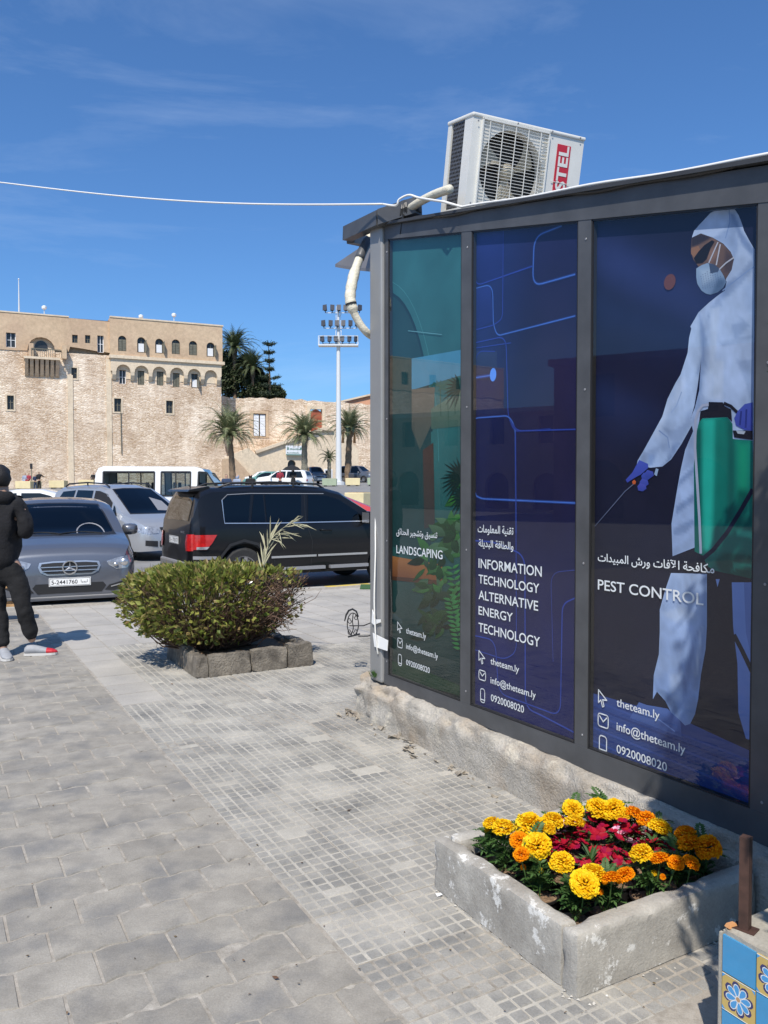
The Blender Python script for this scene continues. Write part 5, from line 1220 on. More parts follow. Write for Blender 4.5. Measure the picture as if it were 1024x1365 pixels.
# frame
m = MB(); m.prism([(-.075, Z0), (.09, Z0), (.09, ZF(.09)-.0), (-.075, ZF(-.07)-.0)], -.02, .13); post = kpart('corner_post', m, 'post_metal'); bevel(post, .022, 3)
m = MB(); m.prism([(.092, Z0), (XE-.1, Z0), (XE-.1, zb_(XE)), (.092, zb_(.09))], 0, .06); kpart('bottom_rail', m, 'frame_metal')
m = MB(); m.prism([(.092, ZP(.09)), (XE-.1, ZP(XE-.1)), (XE-.1, ZF(XE-.1)), (.092, ZF(.09))], 0, .06); kpart('top_rail', m, 'frame_metal')
bars = ((.092, .141), (.971, 1.066), (1.908, 1.992), (2.84, XE-.1))
for a, b in bars: m = MB(); m.prism([(a, zb_(a)), (b, zb_(b)), (b, ZP(b)), (a, ZP(a))], 0.002, .06); kpart('upright', m, 'frame_metal')
m = MB(); m.prism([(XE-.098, Z0), (XE, Z0), (XE, ZF(XE)), (XE-.098, ZF(XE-.098))], -.01, .12); bevel(kpart('corner_post', m, 'post_metal'), .02, 3)
for a, b in zip((.141, 1.066, 1.992), (.971, 1.908, 2.84)):   # rubber gasket round each pane
    m = MB(); g = .008
    m.prism([(a, zb_(a)), (a+g, zb_(a)), (a+g, ZP(a)), (a, ZP(a))], .004, .03); m.prism([(b-g, zb_(b)), (b, zb_(b)), (b, ZP(b)), (b-g, ZP(b))], .004, .03)
    m.prism([(a, zb_(a)), (b, zb_(b)), (b, zb_(b)+g), (a, zb_(a)+g)], .004, .03); m.prism([(a, ZP(a)-g), (b, ZP(b)-g), (b, ZP(b)), (a, ZP(a))], .004, .03); kpart('gasket', m, 'trim_black')
m = MB(); m.box(-.06, XE-.02, .12, 2.4, Z0, 2.6); m.prism([(-.06, 2.6), (XE-.02, 2.6), (XE-.02, ZF(XE)-.04), (-.06, ZF(0)-.04)], .12, 2.4); kpart('wall', m, 'frame_metal')
m = MB(); m.prism([(-.09, ZF(-.09)+.001), (XE+.03, ZF(XE)+.001), (XE+.03, ZF(XE)+.018), (-.09, ZF(-.09)+.018)], -.03, 2.45); kpart('roof', m, 'roof_dark')
# wavy dark flashing along the roof edge
P = []
m = MB()
for k in range(41):
    x = .3+(XE-.25)*k/40; P.append((x, -.010+.003*math.sin(k*1.3), ZF(x)+.010+.010*math.sin(k*.55)*math.sin(k*.21)))
m.tube(P, .011, 6); kpart('roof_flashing', m, 'tape_black', smooth=True)

for a, b in bars:
    for z in (.40, 1.2, 2.0, ZP(b)-.08): m = MB(); m.lathe([(.006, -.0015), (.005, -.003), (.001, -.0032)], 10, 'y', ((a+b)/2+.01, 0.002, z)); kpart('screw', m, 'trim_grey')
# ---- printed panels: flat art a hair apart, one pane of glass in front of each
ART0 = .034
class Art:
    def __init__(s, a, b): s.m = MB(); s.k = 0; s.a, s.b = a, b
    def bg(s, fn, nx=26, nz=64):
        a, b = s.a+.004, s.b-.004; vs = []; cs = []
        for j in range(nz+1):
            for i in range(nx+1):
                x = a+(b-a)*i/nx; zlo, zhi = zb_(x), ZP(x); z = zlo+(zhi-zlo)*j/nz; vs.append((x, ART0, z)); cs.append(fn((x-a)/(b-a), (z-.3)/2.85, x, z))
        fs = [(j*(nx+1)+i, j*(nx+1)+i+1, (j+1)*(nx+1)+i+1, (j+1)*(nx+1)+i) for j in range(nz) for i in range(nx)]
        o = len(s.m.v); s.m.v += vs; s.m.f += fs; s.m.c += [tuple(cs[q] for q in f) for f in fs]; s.m.mi += [0]*len(fs)
    G = 1.0
    def poly(s, pts, col, col2=None, px=True, layer=None):
        """polygon given in photo pixels on the pane; col2 = colour at its lower end"""
        s.k += 1; y = ART0-.00002*s.k-.0008
        q = [PX(*p, .034) if px else p for p in pts]
        q = [(min(max(x, s.a+.004), s.b-.004), z) for x, z in q]
        v, f = plate(q)
        if col2:
            z0, z1 = min(p[1] for p in q), max(p[1] for p in q); C = lambda z: tuple(col2[i]+(col[i]-col2[i])*(z-z0)/(z1-z0) for i in range(3))
            for t in f: s.m.add([(v[i][0], y, v[i][1]) for i in t], [tuple(range(len(t)))], tuple(C(v[i][1]) for i in t))
        else: s.m.add([(p[0], y, p[1]) for p in v], f, col)
    def soft(s, pts, base, shades=(), g=.011, wr=.10, clip=True, ws=(7, 5)):
        """printed photograph of cloth or plastic: fine mesh, soft edged tones, creases"""
        s.k += 1; y = ART0-.00002*s.k-.0008
        cl = lambda q: [(min(max(x, s.a+.004), s.b-.004), z) for x, z in q]
        q = cl([PX(*p, .034) for p in pts]); q = [p for i, p in enumerate(q) if (Vector(p)-Vector(q[i-1])).length > 1e-4]
        x0, x1 = min(p[0] for p in q), max(p[0] for p in q); z0, z1 = min(p[1] for p in q), max(p[1] for p in q); ex = []
        i = x0+g/2
        while i < x1:
            j = z0+g/2
            while j < z1:
                if inside((i, j), q): ex.append((i, j))
                j += g
            i += g
        v, f = plate(q, (), ex); P = np.array([(p[0], p[1]) for p in v]); n = len(P)
        C = np.tile(np.array(base[0] if isinstance(base[0], (tuple, list)) else base, float), (n, 1))
        if isinstance(base[0], (tuple, list)): t = ((P[:, 1]-z0)/(z1-z0))[:, None]; C = np.array(base[1])*(1-t)+np.array(base[0])*t
        for sh in shades:
            sp, col, sf = sh[0], np.array(sh[1]), (sh[2] if len(sh) > 2 else .02); w = np.array([PX(*p, .034) for p in sp])
            d = np.full(n, 9.0); ins = np.zeros(n, bool)
            for a, b in zip(w, np.roll(w, -1, 0)):
                ab = b-a; t = np.clip(((P-a)@ab)/(ab@ab+1e-12), 0, 1); d = np.minimum(d, np.hypot(*(P-a-t[:, None]*ab).T))
                cr_ = ((a[1] > P[:, 1]) != (b[1] > P[:, 1])) & (P[:, 0] < (b[0]-a[0])*(P[:, 1]-a[1])/(b[1]-a[1]+1e-12)+a[0]); ins ^= cr_
            t = np.clip(.5+np.where(ins, d, -d)/sf, 0, 1); t = (t*t*(3-2*t))[:, None]*(sh[3] if len(sh) > 3 else 1); C = C*(1-t)+col*t
        for i, p in enumerate(P):
            e = Vector((p[0]*ws[0]+p[1]*1.5, p[1]*ws[1]-p[0]*2, 4.0)); n1_ = noise.noise(e+Vector((0, 0, 2))*noise.noise(e*.7)); r1 = 1-abs(noise.noise(e*1.9+Vector((3, 1, n1_)))*2.2); C[i] *= 1+wr*(n1_*1.1+(r1-.55)*.55)+wr*.35*noise.noise(e*6)
        C = np.clip(C, 0, .9); o = len(s.m.v); s.m.v += [(p[0], y, p[1]) for p in P]; s.m.f += [tuple(k+o for k in t) for t in f]; s.m.c += [tuple(tuple(C[k]) for k in t) for t in f]; s.m.mi += [0]*len(f)
    def line(s, pts, w, col, px=True, closed=False):
        s.k += 1; y = ART0-.00002*s.k-.0008
        q = [Vector(PX(*p, .034)) if px else Vector(p) for p in pts]
        vs = []
        for i, p in enumerate(q):
            d = (q[min(i+1, len(q)-1)]-q[max(i-1, 0)]).normalized(); n = Vector((-d.y, d.x))*w/2; vs += [p+n, p-n]
        clampx = lambda x: min(max(x, s.a+.004), s.b-.004)
        s.m.add([(clampx(p.x), y, p.y) for p in vs], [(2*i, 2*i+1, 2*i+3, 2*i+2) for i in range(len(q)-1)], col)
def mixc(a, b, t): t = min(1, max(0, t)); return tuple(a[i]+(b[i]-a[i])*t for i in range(3))
ts = []
for a, b, nm in ((.141, .971, 'LANDSCAPING'), (1.066, 1.908, 'IT'), (1.992, 2.84, 'PEST')):
    p = thing('advertising_panel', None, None); p.parent = kiosk; ts.append(p)
ts[0]['label'] = 'green landscaping panel with tropical leaves'; ts[1]['label'] = 'dark blue information technology panel with glowing circuit lines'; ts[2]['label'] = 'navy pest control panel with a figure in white overalls'

# panel 1: teal wall, arch, leaves
A = Art(.141, .971)
TEAL, TEAL2, DK = (.028, .125, .135), (.018, .085, .08), (.006, .016, .015)
def f1(u, v, x, z):
    c = mixc(TEAL2, TEAL, (v-.3)/.6); c = mixc((.012, .055, .05), c, (v-.18)/.32); c = mixc(DK, c, (v-.02)/.3)
    return tuple(q*(1+.22*noise.noise(Vector((x*2.2, z*1.6, 3)))) for q in c)
A.bg(f1)
arc = [(517, 393)]+[(518+57*math.sin(PI/2*k/12), 600-207*math.cos(PI/2*k/12)) for k in range(1, 12)]+[(575, 600), (575, 735), (517, 728)]
A.poly(arc, (.014, .055, .062), (.008, .036, .036)); A.line([(516, 388)]+[(516+60*math.sin(PI/2*k/12), 603-212*math.cos(PI/2*k/12)) for k in range(1, 12)], .022, (.009, .034, .042))
A.line([(516, 376)]+[(516+69*math.sin(PI/2*k/14), 615-240*math.cos(PI/2*k/14)) for k in range(1, 15)], .004, (.06, .23, .24))
A.poly([(549, 478), (616, 466), (616, 500), (549, 520)], (.055, .21, .32)); A.poly([(549, 519), (580, 516), (578, 560), (560, 600), (549, 572)], (.12, .105, .085), (.05, .07, .06)); A.poly([(575, 545), (616, 520), (616, 568), (575, 572)], (.10, .15, .11), (.05, .10, .08))  # glass reflection of sky, fortress and palms, painted into the print
for px_, py_ in ((587, 515), (597, 520), (606, 512)):
    for k in range(7): a = -.3+k*.6; A.line([(px_, py_), (px_+9*math.cos(a), py_-5*math.sin(a)-3), (px_+13*math.cos(a), py_-2*math.sin(a))], .008, (.03, .10, .08))
    A.line([(px_, py_), (px_+1, py_+40)], .010, (.035, .08, .06))
A.poly([(564, 600), (578, 590), (580, 700), (566, 705)], (.055, .032, .026), (.03, .03, .028))  # brown reflection strip, also painted into the print
A.poly([(522, 741), (590, 753), (590, 774), (522, 768)], (.26, .105, .032), (.14, .05, .02)); A.poly([(522, 768), (590, 774), (590, 780), (522, 773)], (.06, .025, .012))
r_ = random.Random(4)
def fan(cx, cy, n, r0, a0, a1, col, w=.006):
    for k in range(n):
        a = R(a0+(a1-a0)*k/(n-1)); rr = r0*r_.uniform(.8, 1.05); x1, y1 = cx+rr*math.cos(a), cy-rr*math.sin(a)*1.15; xm, ym = cx+rr*.5*math.cos(a), cy-rr*.5*math.sin(a)*1.15-2
        nx, ny = -math.sin(a)*1.6, -math.cos(a)*1.6
        A.poly([(cx, cy), (xm+nx, ym+ny), (x1, y1+2), (xm-nx, ym-ny)], col)
fan(614, 520, 10, 26, 110, 250, (.008, .03, .026)); 
def leaf(cx, cy, a, l, w, col, col2=None):
    a = R(a); d = (math.cos(a), -math.sin(a)); n = (math.sin(a), math.cos(a)); P = []
    for t, k in ((0, 0), (.15, .6), (.35, 1), (.6, .85), (.85, .35), (1, 0), (.85, -.35), (.6, -.85), (.35, -1), (.15, -.6)): P.append((cx+d[0]*l*t+n[0]*w*k, cy+d[1]*l*t+n[1]*w*k))
    P = [(min(615.5, x), y) for x, y in P]
    try: A.poly(P, col, col2)
    except Exception: pass
for k in range(8): leaf(616+r_.uniform(-4, 3), 650+k*12, r_.uniform(120, 220), r_.uniform(16, 26), r_.uniform(4, 7), (.04, .17, .03), (.015, .07, .02))
fan(617, 640, 13, 33, 95, 230, (.006, .02, .017)); fan(619, 665, 11, 24, 100, 250, (.006, .022, .018))
GR = [((.035, .16, .03), (.015, .07, .018)), ((.02, .10, .02), (.008, .04, .012)), ((.07, .22, .06), (.02, .09, .02)), ((.012, .06, .016), (.005, .025, .008)), ((.09, .2, .10), (.03, .09, .04))]
for _ in range(95):
    y = r_.uniform(690, 850); x = r_.uniform(max(566, 600-(y-680)*.5) if y < 760 else 572, 616); a = r_.uniform(60, 250); c = GR[r_.randrange(5)]
    k = (1.0 if y < 790 else .35)*r_.uniform(.35, 1.15)
    leaf(x, y, a, r_.uniform(12, 28), r_.uniform(2.5, 6.5), tuple(q*k*.75 for q in c[0]), tuple(q*k for q in c[1]))
for (x0, y0, x1, y1) in ((604, 758, 617, 840), (602, 800, 615, 865)):
    for k in range(12):
        t = k/11; x, y = x0+(x1-x0)*t, y0+(y1-y0)*t; leaf(x, y, 35, 11, 2.0, (.035, .19, .045), (.02, .11, .03)); leaf(x, y, 165, 11, 2.0, (.03, .16, .04), (.02, .10, .03))
A.line([(545, 441), (590, 446)], .005, (.10, .26, .30))
A.poly([(521, 880), (556, 889), (617, 915), (617, 928), (521, 902)], (.006, .028, .012), (.008, .03, .014))
fo = A.m.build('print', 'print', ts[0], fix=False)
# panel 2: circuit lines on deep blue
A = Art(1.066, 1.908)
def f2(u, v, x, z):
    c = mixc((.008, .010, .048), (.009, .012, .066), v); c = mixc(c, (.015, .030, .135), .95*math.exp(-((u-.16)**2*9+(v-.95)**2*8))); c = mixc(c, (.016, .013, .045), 1.0*math.exp(-((u-.75)**2*7+(v-.58)**2*11))); c = mixc(c, (.010, .009, .035), .8*math.exp(-((u-.3)**2*9+(v-.35)**2*22)))
    c = mixc(c, (.011, .014, .09), .7*math.exp(-((v-.05)**2*30)))
    return tuple(q*(1+.25*noise.noise(Vector((x*2, z*1.5, 8)))) for q in c)
A.bg(f2)
Q = lambda X, Y: (500+X/3.248, 280+Y/3.248)
def rnd_line(pts, w, col, rad=.07):
    """polyline with rounded corners, in photo pixels"""
    q = [Vector(PX(*p, .034)) for p in pts]; out = [q[0]]
    for i in range(1, len(q)-1):
        a, b, c = q[i-1], q[i], q[i+1]; r = min(rad, (b-a).length*.45, (c-b).length*.45); p0 = b+(a-b).normalized()*r; p1 = b+(c-b).normalized()*r
        for k in range(7): t = k/6; out.append(p0*(1-t)**2+b*2*t*(1-t)+p1*t*t)
    out.append(q[-1]); out = [tuple(p) for p in out]
    A.line(out, w*2.6, mixc((.012, .016, .09), col, .16), px=False); A.line(out, w*1.3, mixc((.014, .02, .11), col, .4), px=False); A.line(out, w*.6, col, px=False)
BL, BL2 = (.028, .065, .36), (.06, .16, .55)
A.poly([Q(440, 610), Q(528, 612), Q(528, 735), Q(440, 735)], (.022, .035, .10), (.018, .025, .07)); A.poly([Q(425, 92), Q(555, 78), Q(553, 280), Q(470, 320), Q(432, 290)], (.018, .036, .18), (.012, .022, .12)); A.poly([Q(414, 350), Q(500, 325), Q(515, 480), Q(414, 525)], (.018, .036, .18), (.012, .022, .12))
rnd_line([Q(430, 90), Q(432, 330), Q(690, 240)], .005, BL); rnd_line([Q(556, 82), Q(553, 470), Q(515, 498), Q(414, 525)], .004, BL)
rnd_line([Q(413, 348), Q(510, 318), Q(513, 495), Q(530, 545), Q(868, 458)], .005, BL2); rnd_line([Q(415, 580), Q(568, 545), Q(577, 895), Q(605, 960), Q(760, 948)], .004, BL)
rnd_line([Q(810, 68), Q(690, 115), Q(683, 330), Q(868, 278)], .006, BL2); rnd_line([Q(415, 603), Q(590, 575)], .003, BL); rnd_line([Q(430, 760), Q(438, 610), Q(520, 612)], .003, BL)
rnd_line([Q(415, 915), Q(440, 900), Q(580, 890), Q(608, 940), Q(612, 1400)], .005, BL2); rnd_line([Q(416, 730), Q(500, 716)], .008, BL2)
cx, cz = PX(*Q(512, 713), .034); A.k += 1
A.m.add([(cx+.028*math.cos(t*PI/10), ART0-.0008-.00002*A.k, cz+.036*math.sin(t*PI/10)) for t in range(20)], [tuple(range(20))], (.08, .28, .85))
Q2 = lambda X, Y: (480+X/3.103, 560+Y/3.103)
rnd_line([Q2(462, 300), Q2(500, 325), Q2(893, 343)], .006, BL2); rnd_line([Q2(620, 0), Q2(650, 45), Q2(893, 38)], .004, BL)
rnd_line([Q2(645, 50), Q2(648, 960), Q2(600, 990), Q2(460, 945)], .003, BL); rnd_line([Q2(460, 497), Q2(560, 505), Q2(683, 560), Q2(685, 1190), Q2(760, 1225), Q2(893, 1295)], .005, BL)
rnd_line([Q2(470, 890), Q2(560, 910), Q2(575, 1130), Q2(830, 1225), Q2(838, 760), Q2(893, 735)], .004, BL); rnd_line([Q2(893, 620), Q2(790, 630), Q2(800, 1000)], .002, (.03, .06, .3))
A.m.build('print', 'print', ts[1], fix=False)
# panel 3: the sprayer in white overalls
A = Art(1.992, 2.84)
def f3(u, v, x, z):
    c = mixc((.006, .0065, .016), (.009, .010, .034), v)
    w = z-2.62+.62*(x-1.992); c = mixc(c, (.022, .032, .115), .85*math.exp(-(w/.13)**2))
    w = z-2.05+.50*(x-1.992); c = mixc(c, (.014, .024, .08), .8*(1/(1+math.exp((w)/.03)))*math.exp(-max(0, -w)/.35))
    w = z-2.42+.5*(x-1.992); c = mixc(c, (.015, .025, .085), .7*(1/(1+math.exp(w/.02)))*math.exp(-max(0, -w)/.16))
    if z < 1.9: c = mixc(c, (.009, .010, .026), (1.9-z)/.3)
    return tuple(q*(1+.15*noise.noise(Vector((x*3, z*2, 11)))) for q in c)
A.bg(f3, 30, 80)
S1, S2, S3, S4 = (.34, .43, .62), (.26, .345, .54), (.175, .255, .45), (.42, .50, .67)
ZA = lambda X, Y: (820+X/5.02, 260+Y/5.02)
ZB = lambda X, Y: (820+X/4.265, 480+Y/4.265)
ZC = lambda X, Y: (820+X/4.01, 760+Y/4.01)
# floor
A.poly([(787, 923), (850, 941), (905, 957), (965, 985), (1005, 1003), (1005, 1090), (960, 1072), (787, 1003)], (.032, .062, .22), (.022, .045, .16))
for k in range(7): A.line([(787, 932+k*9), (1005, 1016+k*11)], .010, mixc((.036, .07, .25), (.02, .04, .16), (k % 2)))
# shoe covers, legs
A.poly([(840, 957), (852, 936), (862, 939.6), (890, 944.5), (907, 960), (909, 983), (898, 979), (870, 968)], (.08, .14, .38), (.05, .09, .27)); A.line([(852, 948), (880, 960), (900, 975)], .006, (.14, .22, .5))
A.poly([ZC(625, 65), ZC(632, 300), ZC(655, 500), ZC(660, 760), ZC(700, 900), ZC(735, 912), ZC(735, 65)], (.16, .26, .58), (.12, .20, .48)); A.poly([ZC(690, 65), ZC(735, 65), ZC(735, 500), ZC(700, 330)], (.11, .18, .44)); A.line([ZC(636, 345), ZC(680, 430), ZC(735, 545)], .020, (.008, .009, .02))
leg = [ZC(300, 15), ZC(268, 110), ZC(240, 210), ZC(240, 330), ZC(235, 450), ZC(208, 560), ZC(203, 690), ZC(225, 650), ZC(270, 700), ZC(300, 760), ZC(345, 800), ZC(375, 830), ZC(402, 822), ZC(428, 770), ZC(445, 690), ZC(460, 560), ZC(485, 420), ZC(492, 300), ZC(492, 20)]
LEGSH = []

S5 = (.12, .19, .38)
A.soft(leg, ((.33, .42, .62), (.20, .30, .56)), [([ZC(470, 20), ZC(500, 20), ZC(500, 300), ZC(470, 540), ZC(435, 640), ZC(400, 660), ZC(430, 480), ZC(460, 330)], S3, .03), ([ZC(360, 560), ZC(395, 470), ZC(425, 370), ZC(445, 330), ZC(425, 440), ZC(400, 600), ZC(370, 690)], S5, .02, .8), ([ZC(205, 635), ZC(270, 640), ZC(330, 710), ZC(345, 800), ZC(300, 740), ZC(262, 680)], S3, .015),
  ([ZC(240, 440), ZC(340, 470), ZC(345, 520), ZC(210, 560)], S2, .03, .6), ([ZC(250, 230), ZC(350, 195), ZC(440, 250), ZC(330, 280)], S4, .03, .7), ([ZC(300, 20), ZC(360, 60), ZC(300, 200), ZC(245, 230), ZC(255, 120)], S2, .03, .7), ([ZC(370, 700), ZC(430, 660), ZC(445, 720), ZC(405, 830), ZC(380, 760)], S3, .02), ([ZC(230, 300), ZC(260, 300), ZC(250, 560), ZC(205, 600)], S2, .03, .6), ([ZC(290, 560), ZC(350, 540), ZC(360, 700), ZC(300, 690)], S4, .03, .5), ([ZC(455, 330), ZC(468, 300), ZC(440, 560), ZC(428, 560)], S4, .012, .8)], wr=.24, ws=(8, 5))
# upper leg and body
body = [ZA(515, 285), ZA(530, 240), ZA(560, 205), ZA(640, 120), ZA(690, 92), ZA(730, 78), ZA(775, 77), ZA(800, 92), ZA(828, 135), ZA(850, 190), ZA(865, 240), ZA(900, 305), ZA(935, 362),
        (1005, 560), (1005, 700), (940, 735), ZB(455, 1065), ZB(328, 1115), ZB(322, 930), ZB(350, 760), ZB(375, 620), ZB(400, 510), ZB(445, 405), ZB(432, 345), ZB(435, 320), ZB(455, 270), ZB(480, 170), ZB(490, 0), ZA(565, 1000), ZA(505, 880), ZA(560, 785), ZA(630, 720), ZA(690, 672), ZA(735, 640), ZA(748, 580), ZA(735, 560), ZA(780, 500), ZA(797, 430), ZA(775, 380), ZA(725, 325), ZA(655, 285), ZA(575, 257)]
body = [p if p[0] < 1006 else (1006, p[1]) for p in body]
SH = [(sh, tuple(q*.88 for q in c), .014, .9) for sh, c in (([ZA(570, 900), ZA(590, 1040), ZA(575, 1200), ZA(640, 1205), ZA(600, 1080), ZA(620, 960)], S2), ([ZA(690, 680), ZA(640, 760), ZA(610, 850), ZA(650, 800), ZA(720, 730)], S2), ([ZA(655, 290), ZA(760, 220), ZA(775, 130), ZA(800, 210), ZA(830, 330), ZA(800, 430), ZA(775, 375), ZA(725, 325)], S2),
              ([ZA(765, 115), ZA(800, 130), ZA(850, 250), ZA(935, 365), ZA(935, 430), ZA(850, 330), ZA(800, 210)], S3), ([ZA(748, 590), ZA(800, 560), ZA(860, 500), ZA(940, 400), ZA(940, 480), ZA(850, 590), ZA(760, 680), ZA(700, 700)], S2), ([ZA(780, 870), ZA(850, 840), ZA(830, 810), ZA(900, 870), ZA(850, 930), ZA(800, 970)], S2),
              ([ZA(640, 760), ZA(700, 740), ZA(690, 900), ZA(660, 1200), ZA(625, 1200), ZA(640, 960)], S4), ([ZA(700, 990), ZA(850, 960), ZA(935, 940), ZA(935, 955), ZA(850, 975), ZA(720, 1010)], S2), ([ZB(270, 380), ZB(330, 400), ZB(400, 360), ZB(440, 350), ZB(380, 470), ZB(300, 560), ZB(330, 470)], S2), ([ZB(150, 540), ZB(220, 500), ZB(260, 490), ZB(230, 560), ZB(200, 605), ZB(130, 585)], S2),
              ([ZB(300, 560), ZB(330, 480), ZB(380, 470), ZB(320, 565), ZB(270, 603)], S3), ([ZB(400, 510), ZB(445, 405), ZB(452, 600), ZB(375, 640)], S2), ([ZB(350, 830), ZB(450, 760), ZB(452, 800), ZB(345, 880)], S3), ([ZB(330, 960), ZB(450, 900), ZB(452, 930), ZB(400, 985), ZB(330, 1000)], S3), ([ZB(345, 1060), ZB(452, 1000), ZB(452, 1060), ZB(330, 1110)], S2), ([ZB(365, 680), ZB(452, 600), ZB(452, 640), ZB(360, 720)], S3),
              ([ZB(690, 0), ZB(740, 120), ZB(770, 240), ZB(785, 200), ZB(785, 0)], S2), ([ZB(455, 270), ZB(500, 200), ZB(560, 235), ZB(480, 300)], S2), ([ZB(560, 0), ZB(620, 0), ZB(610, 230), ZB(560, 225)], S4))]
SH += [([ZA(560, 785), ZA(600, 900), ZA(605, 1080), ZA(570, 1210), ZA(545, 1205), ZA(580, 1080), ZA(575, 930)], S3, .02, .8), ([ZB(445, 350), ZB(475, 170), ZB(490, 60), ZB(505, 60), ZB(490, 190), ZB(460, 300)], S3, .02, .9), ([ZA(690, 672), ZA(748, 590), ZA(800, 560), ZA(720, 700)], S3, .025, .7), ([ZA(870, 620), ZA(935, 560), ZA(935, 800), ZA(880, 760)], S2, .05, .7), ([ZB(520, 60), ZB(560, 60), ZB(560, 225), ZB(515, 225)], S4, .05, .8)]
A.soft(body, ((.37, .45, .62), (.27, .36, .58)), SH, wr=.22, ws=(9, 6))
ARM = [ZA(560, 785), ZA(520, 860), ZA(497, 955), ZA(487, 1055), ZA(440, 1200), ZB(345, 130), ZB(300, 220), ZB(270, 320), ZB(210, 430), ZB(160, 520), ZB(130, 570), ZB(125, 590), ZB(200, 612), ZB(270, 605), ZB(320, 565), ZB(380, 475), ZB(430, 385), ZB(445, 362), ZB(432, 330), ZB(452, 260), ZB(470, 150), ZB(490, 0), ZA(600, 1080), ZA(590, 900)]
A.soft(ARM, ((.36, .45, .63), (.31, .40, .60)), [x for x in SH]+[([ZB(300, 220), ZB(330, 240), ZB(250, 430), ZB(215, 440)], S4, .03, .8), ([ZB(240, 480), ZB(300, 470), ZB(330, 540), ZB(270, 520)], S2, .02, .8), ([ZB(350, 130), ZB(400, 100), ZB(390, 200), ZB(330, 260)], S4, .03, .7), ([ZB(400, 300), ZB(445, 280), ZB(440, 350), ZB(400, 380)], S2, .025, .8), ([ZB(190, 540), ZB(230, 530), ZB(215, 600), ZB(195, 600)], S3, .012, .8)], wr=.24, ws=(9, 6))
A.line([ZA(765, 100), ZA(770, 180), ZA(740, 290)], .005, S3); A.line([ZA(720, 640), ZA(900, 500), ZA(935, 480)], .005, S3)
A.line([ZB(380, 180), ZB(350, 260), ZB(320, 300)], .006, S2); A.line([ZB(250, 400), ZB(300, 440), ZB(310, 500)], .006, S3)
# face, glasses, mask
A.soft([ZA(513, 290), ZA(575, 258), ZA(655, 287), ZA(725, 328), ZA(775, 383), ZA(796, 430), ZA(782, 500), ZA(745, 560), ZA(700, 520), ZA(560, 480), ZA(525, 430), ZA(508, 380)], ((.16, .095, .07), (.10, .06, .05)), [([ZA(600, 400), ZA(660, 350), ZA(700, 380), ZA(640, 460)], (.21, .12, .09), .02), ([ZA(740, 360), ZA(800, 420), ZA(780, 520), ZA(730, 520)], (.07, .045, .045), .02), ([ZA(510, 280), ZA(580, 255), ZA(650, 285), ZA(560, 335), ZA(510, 350)], (.03, .024, .03), .012)], g=.006, wr=.1)
A.poly([ZA(512, 355), ZA(560, 340), ZA(570, 365), ZA(530, 415), ZA(510, 395)], (.24, .12, .07))
A.poly([ZA(700, 520), ZA(745, 560), ZA(738, 590), ZA(700, 640), ZA(690, 600)], (.05, .035, .035)); A.poly([ZA(528, 425), ZA(560, 378), ZA(600, 335), ZA(650, 302), ZA(668, 312), ZA(640, 360), ZA(615, 430), ZA(585, 458), ZA(545, 460)], (.010, .008, .010))
A.soft([ZA(545, 492), ZA(580, 470), ZA(620, 455), ZA(660, 462), ZA(700, 492), ZA(728, 540), ZA(745, 582), ZA(725, 620), ZA(690, 650), ZA(640, 667), ZA(610, 660), ZA(580, 640), ZA(552, 595), ZA(545, 550)], ((.22, .31, .44), (.15, .22, .35)), [([ZA(570, 500), ZA(640, 490), ZA(660, 560), ZA(590, 600)], (.30, .38, .50), .03), ([ZA(690, 560), ZA(745, 560), ZA(730, 640), ZA(640, 680)], (.08, .13, .23), .025)], g=.006, wr=.05)
A.poly([ZA(630, 458), ZA(660, 462), ZA(700, 492), ZA(690, 515), ZA(640, 525)], (.05, .07, .12))
for j in range(8):
    for i in range(9):
        X, Y = 570+i*16+j*3, 515+j*15-i*2+(i % 2)*5
        if (X-640)**2/85**2+(Y-570)**2/62**2 < 1: A.poly([ZA(X-3.5, Y), ZA(X, Y-3.5), ZA(X+3.5, Y), ZA(X, Y+3.5)], (.06, .09, .17))
for P_ in ([ZA(692, 315), ZA(630, 455)], [ZA(707, 330), ZA(680, 470)], [ZA(798, 418), ZA(745, 455), ZA(700, 498)]): A.line(P_, .006, (.42, .42, .48))
# spray tank
GT, GT2, GD = (.006, .25, .17), (.004, .15, .12), (.004, .085, .075)
A.soft([ZB(480, 350), ZB(500, 332), ZB(640, 325), ZB(670, 362), ZB(672, 448), ZB(785, 458), (1006, 772), ZB(700, 1225), ZB(560, 1195), ZB(530, 1172), ZB(455, 1092), ZB(450, 600), ZB(468, 400)], (GT2, (.004, .12, .10)),
  [([ZB(500, 335), ZB(570, 330), ZB(565, 700), ZB(550, 1100), ZB(505, 1070), ZB(497, 700)], (.014, .33, .26), .03), ([ZB(635, 320), ZB(680, 370), ZB(682, 700), ZB(675, 900), ZB(640, 940), ZB(645, 500)], GD, .03), ([ZB(700, 470), ZB(760, 480), ZB(755, 760), ZB(705, 860), ZB(700, 600)], (.006, .215, .13), .04), ([ZB(680, 950), ZB(785, 975), ZB(785, 1015), ZB(700, 995)], (.016, .29, .21), .015), ([ZB(570, 1140), ZB(620, 1095), ZB(785, 1105), ZB(785, 1250), ZB(690, 1240), ZB(600, 1205)], (.003, .06, .05), .02), ([ZB(665, 1205), ZB(680, 1150), ZB(785, 1155), ZB(785, 1180), ZB(700, 1180)], (.010, .23, .16), .012), ([ZB(462, 395), ZB(492, 392), ZB(494, 1060), ZB(450, 1090), ZB(445, 620)], (.003, .09, .08), .015), ([ZB(640, 920), ZB(780, 860), ZB(785, 960), ZB(660, 960)], GD, .03)], wr=.05)
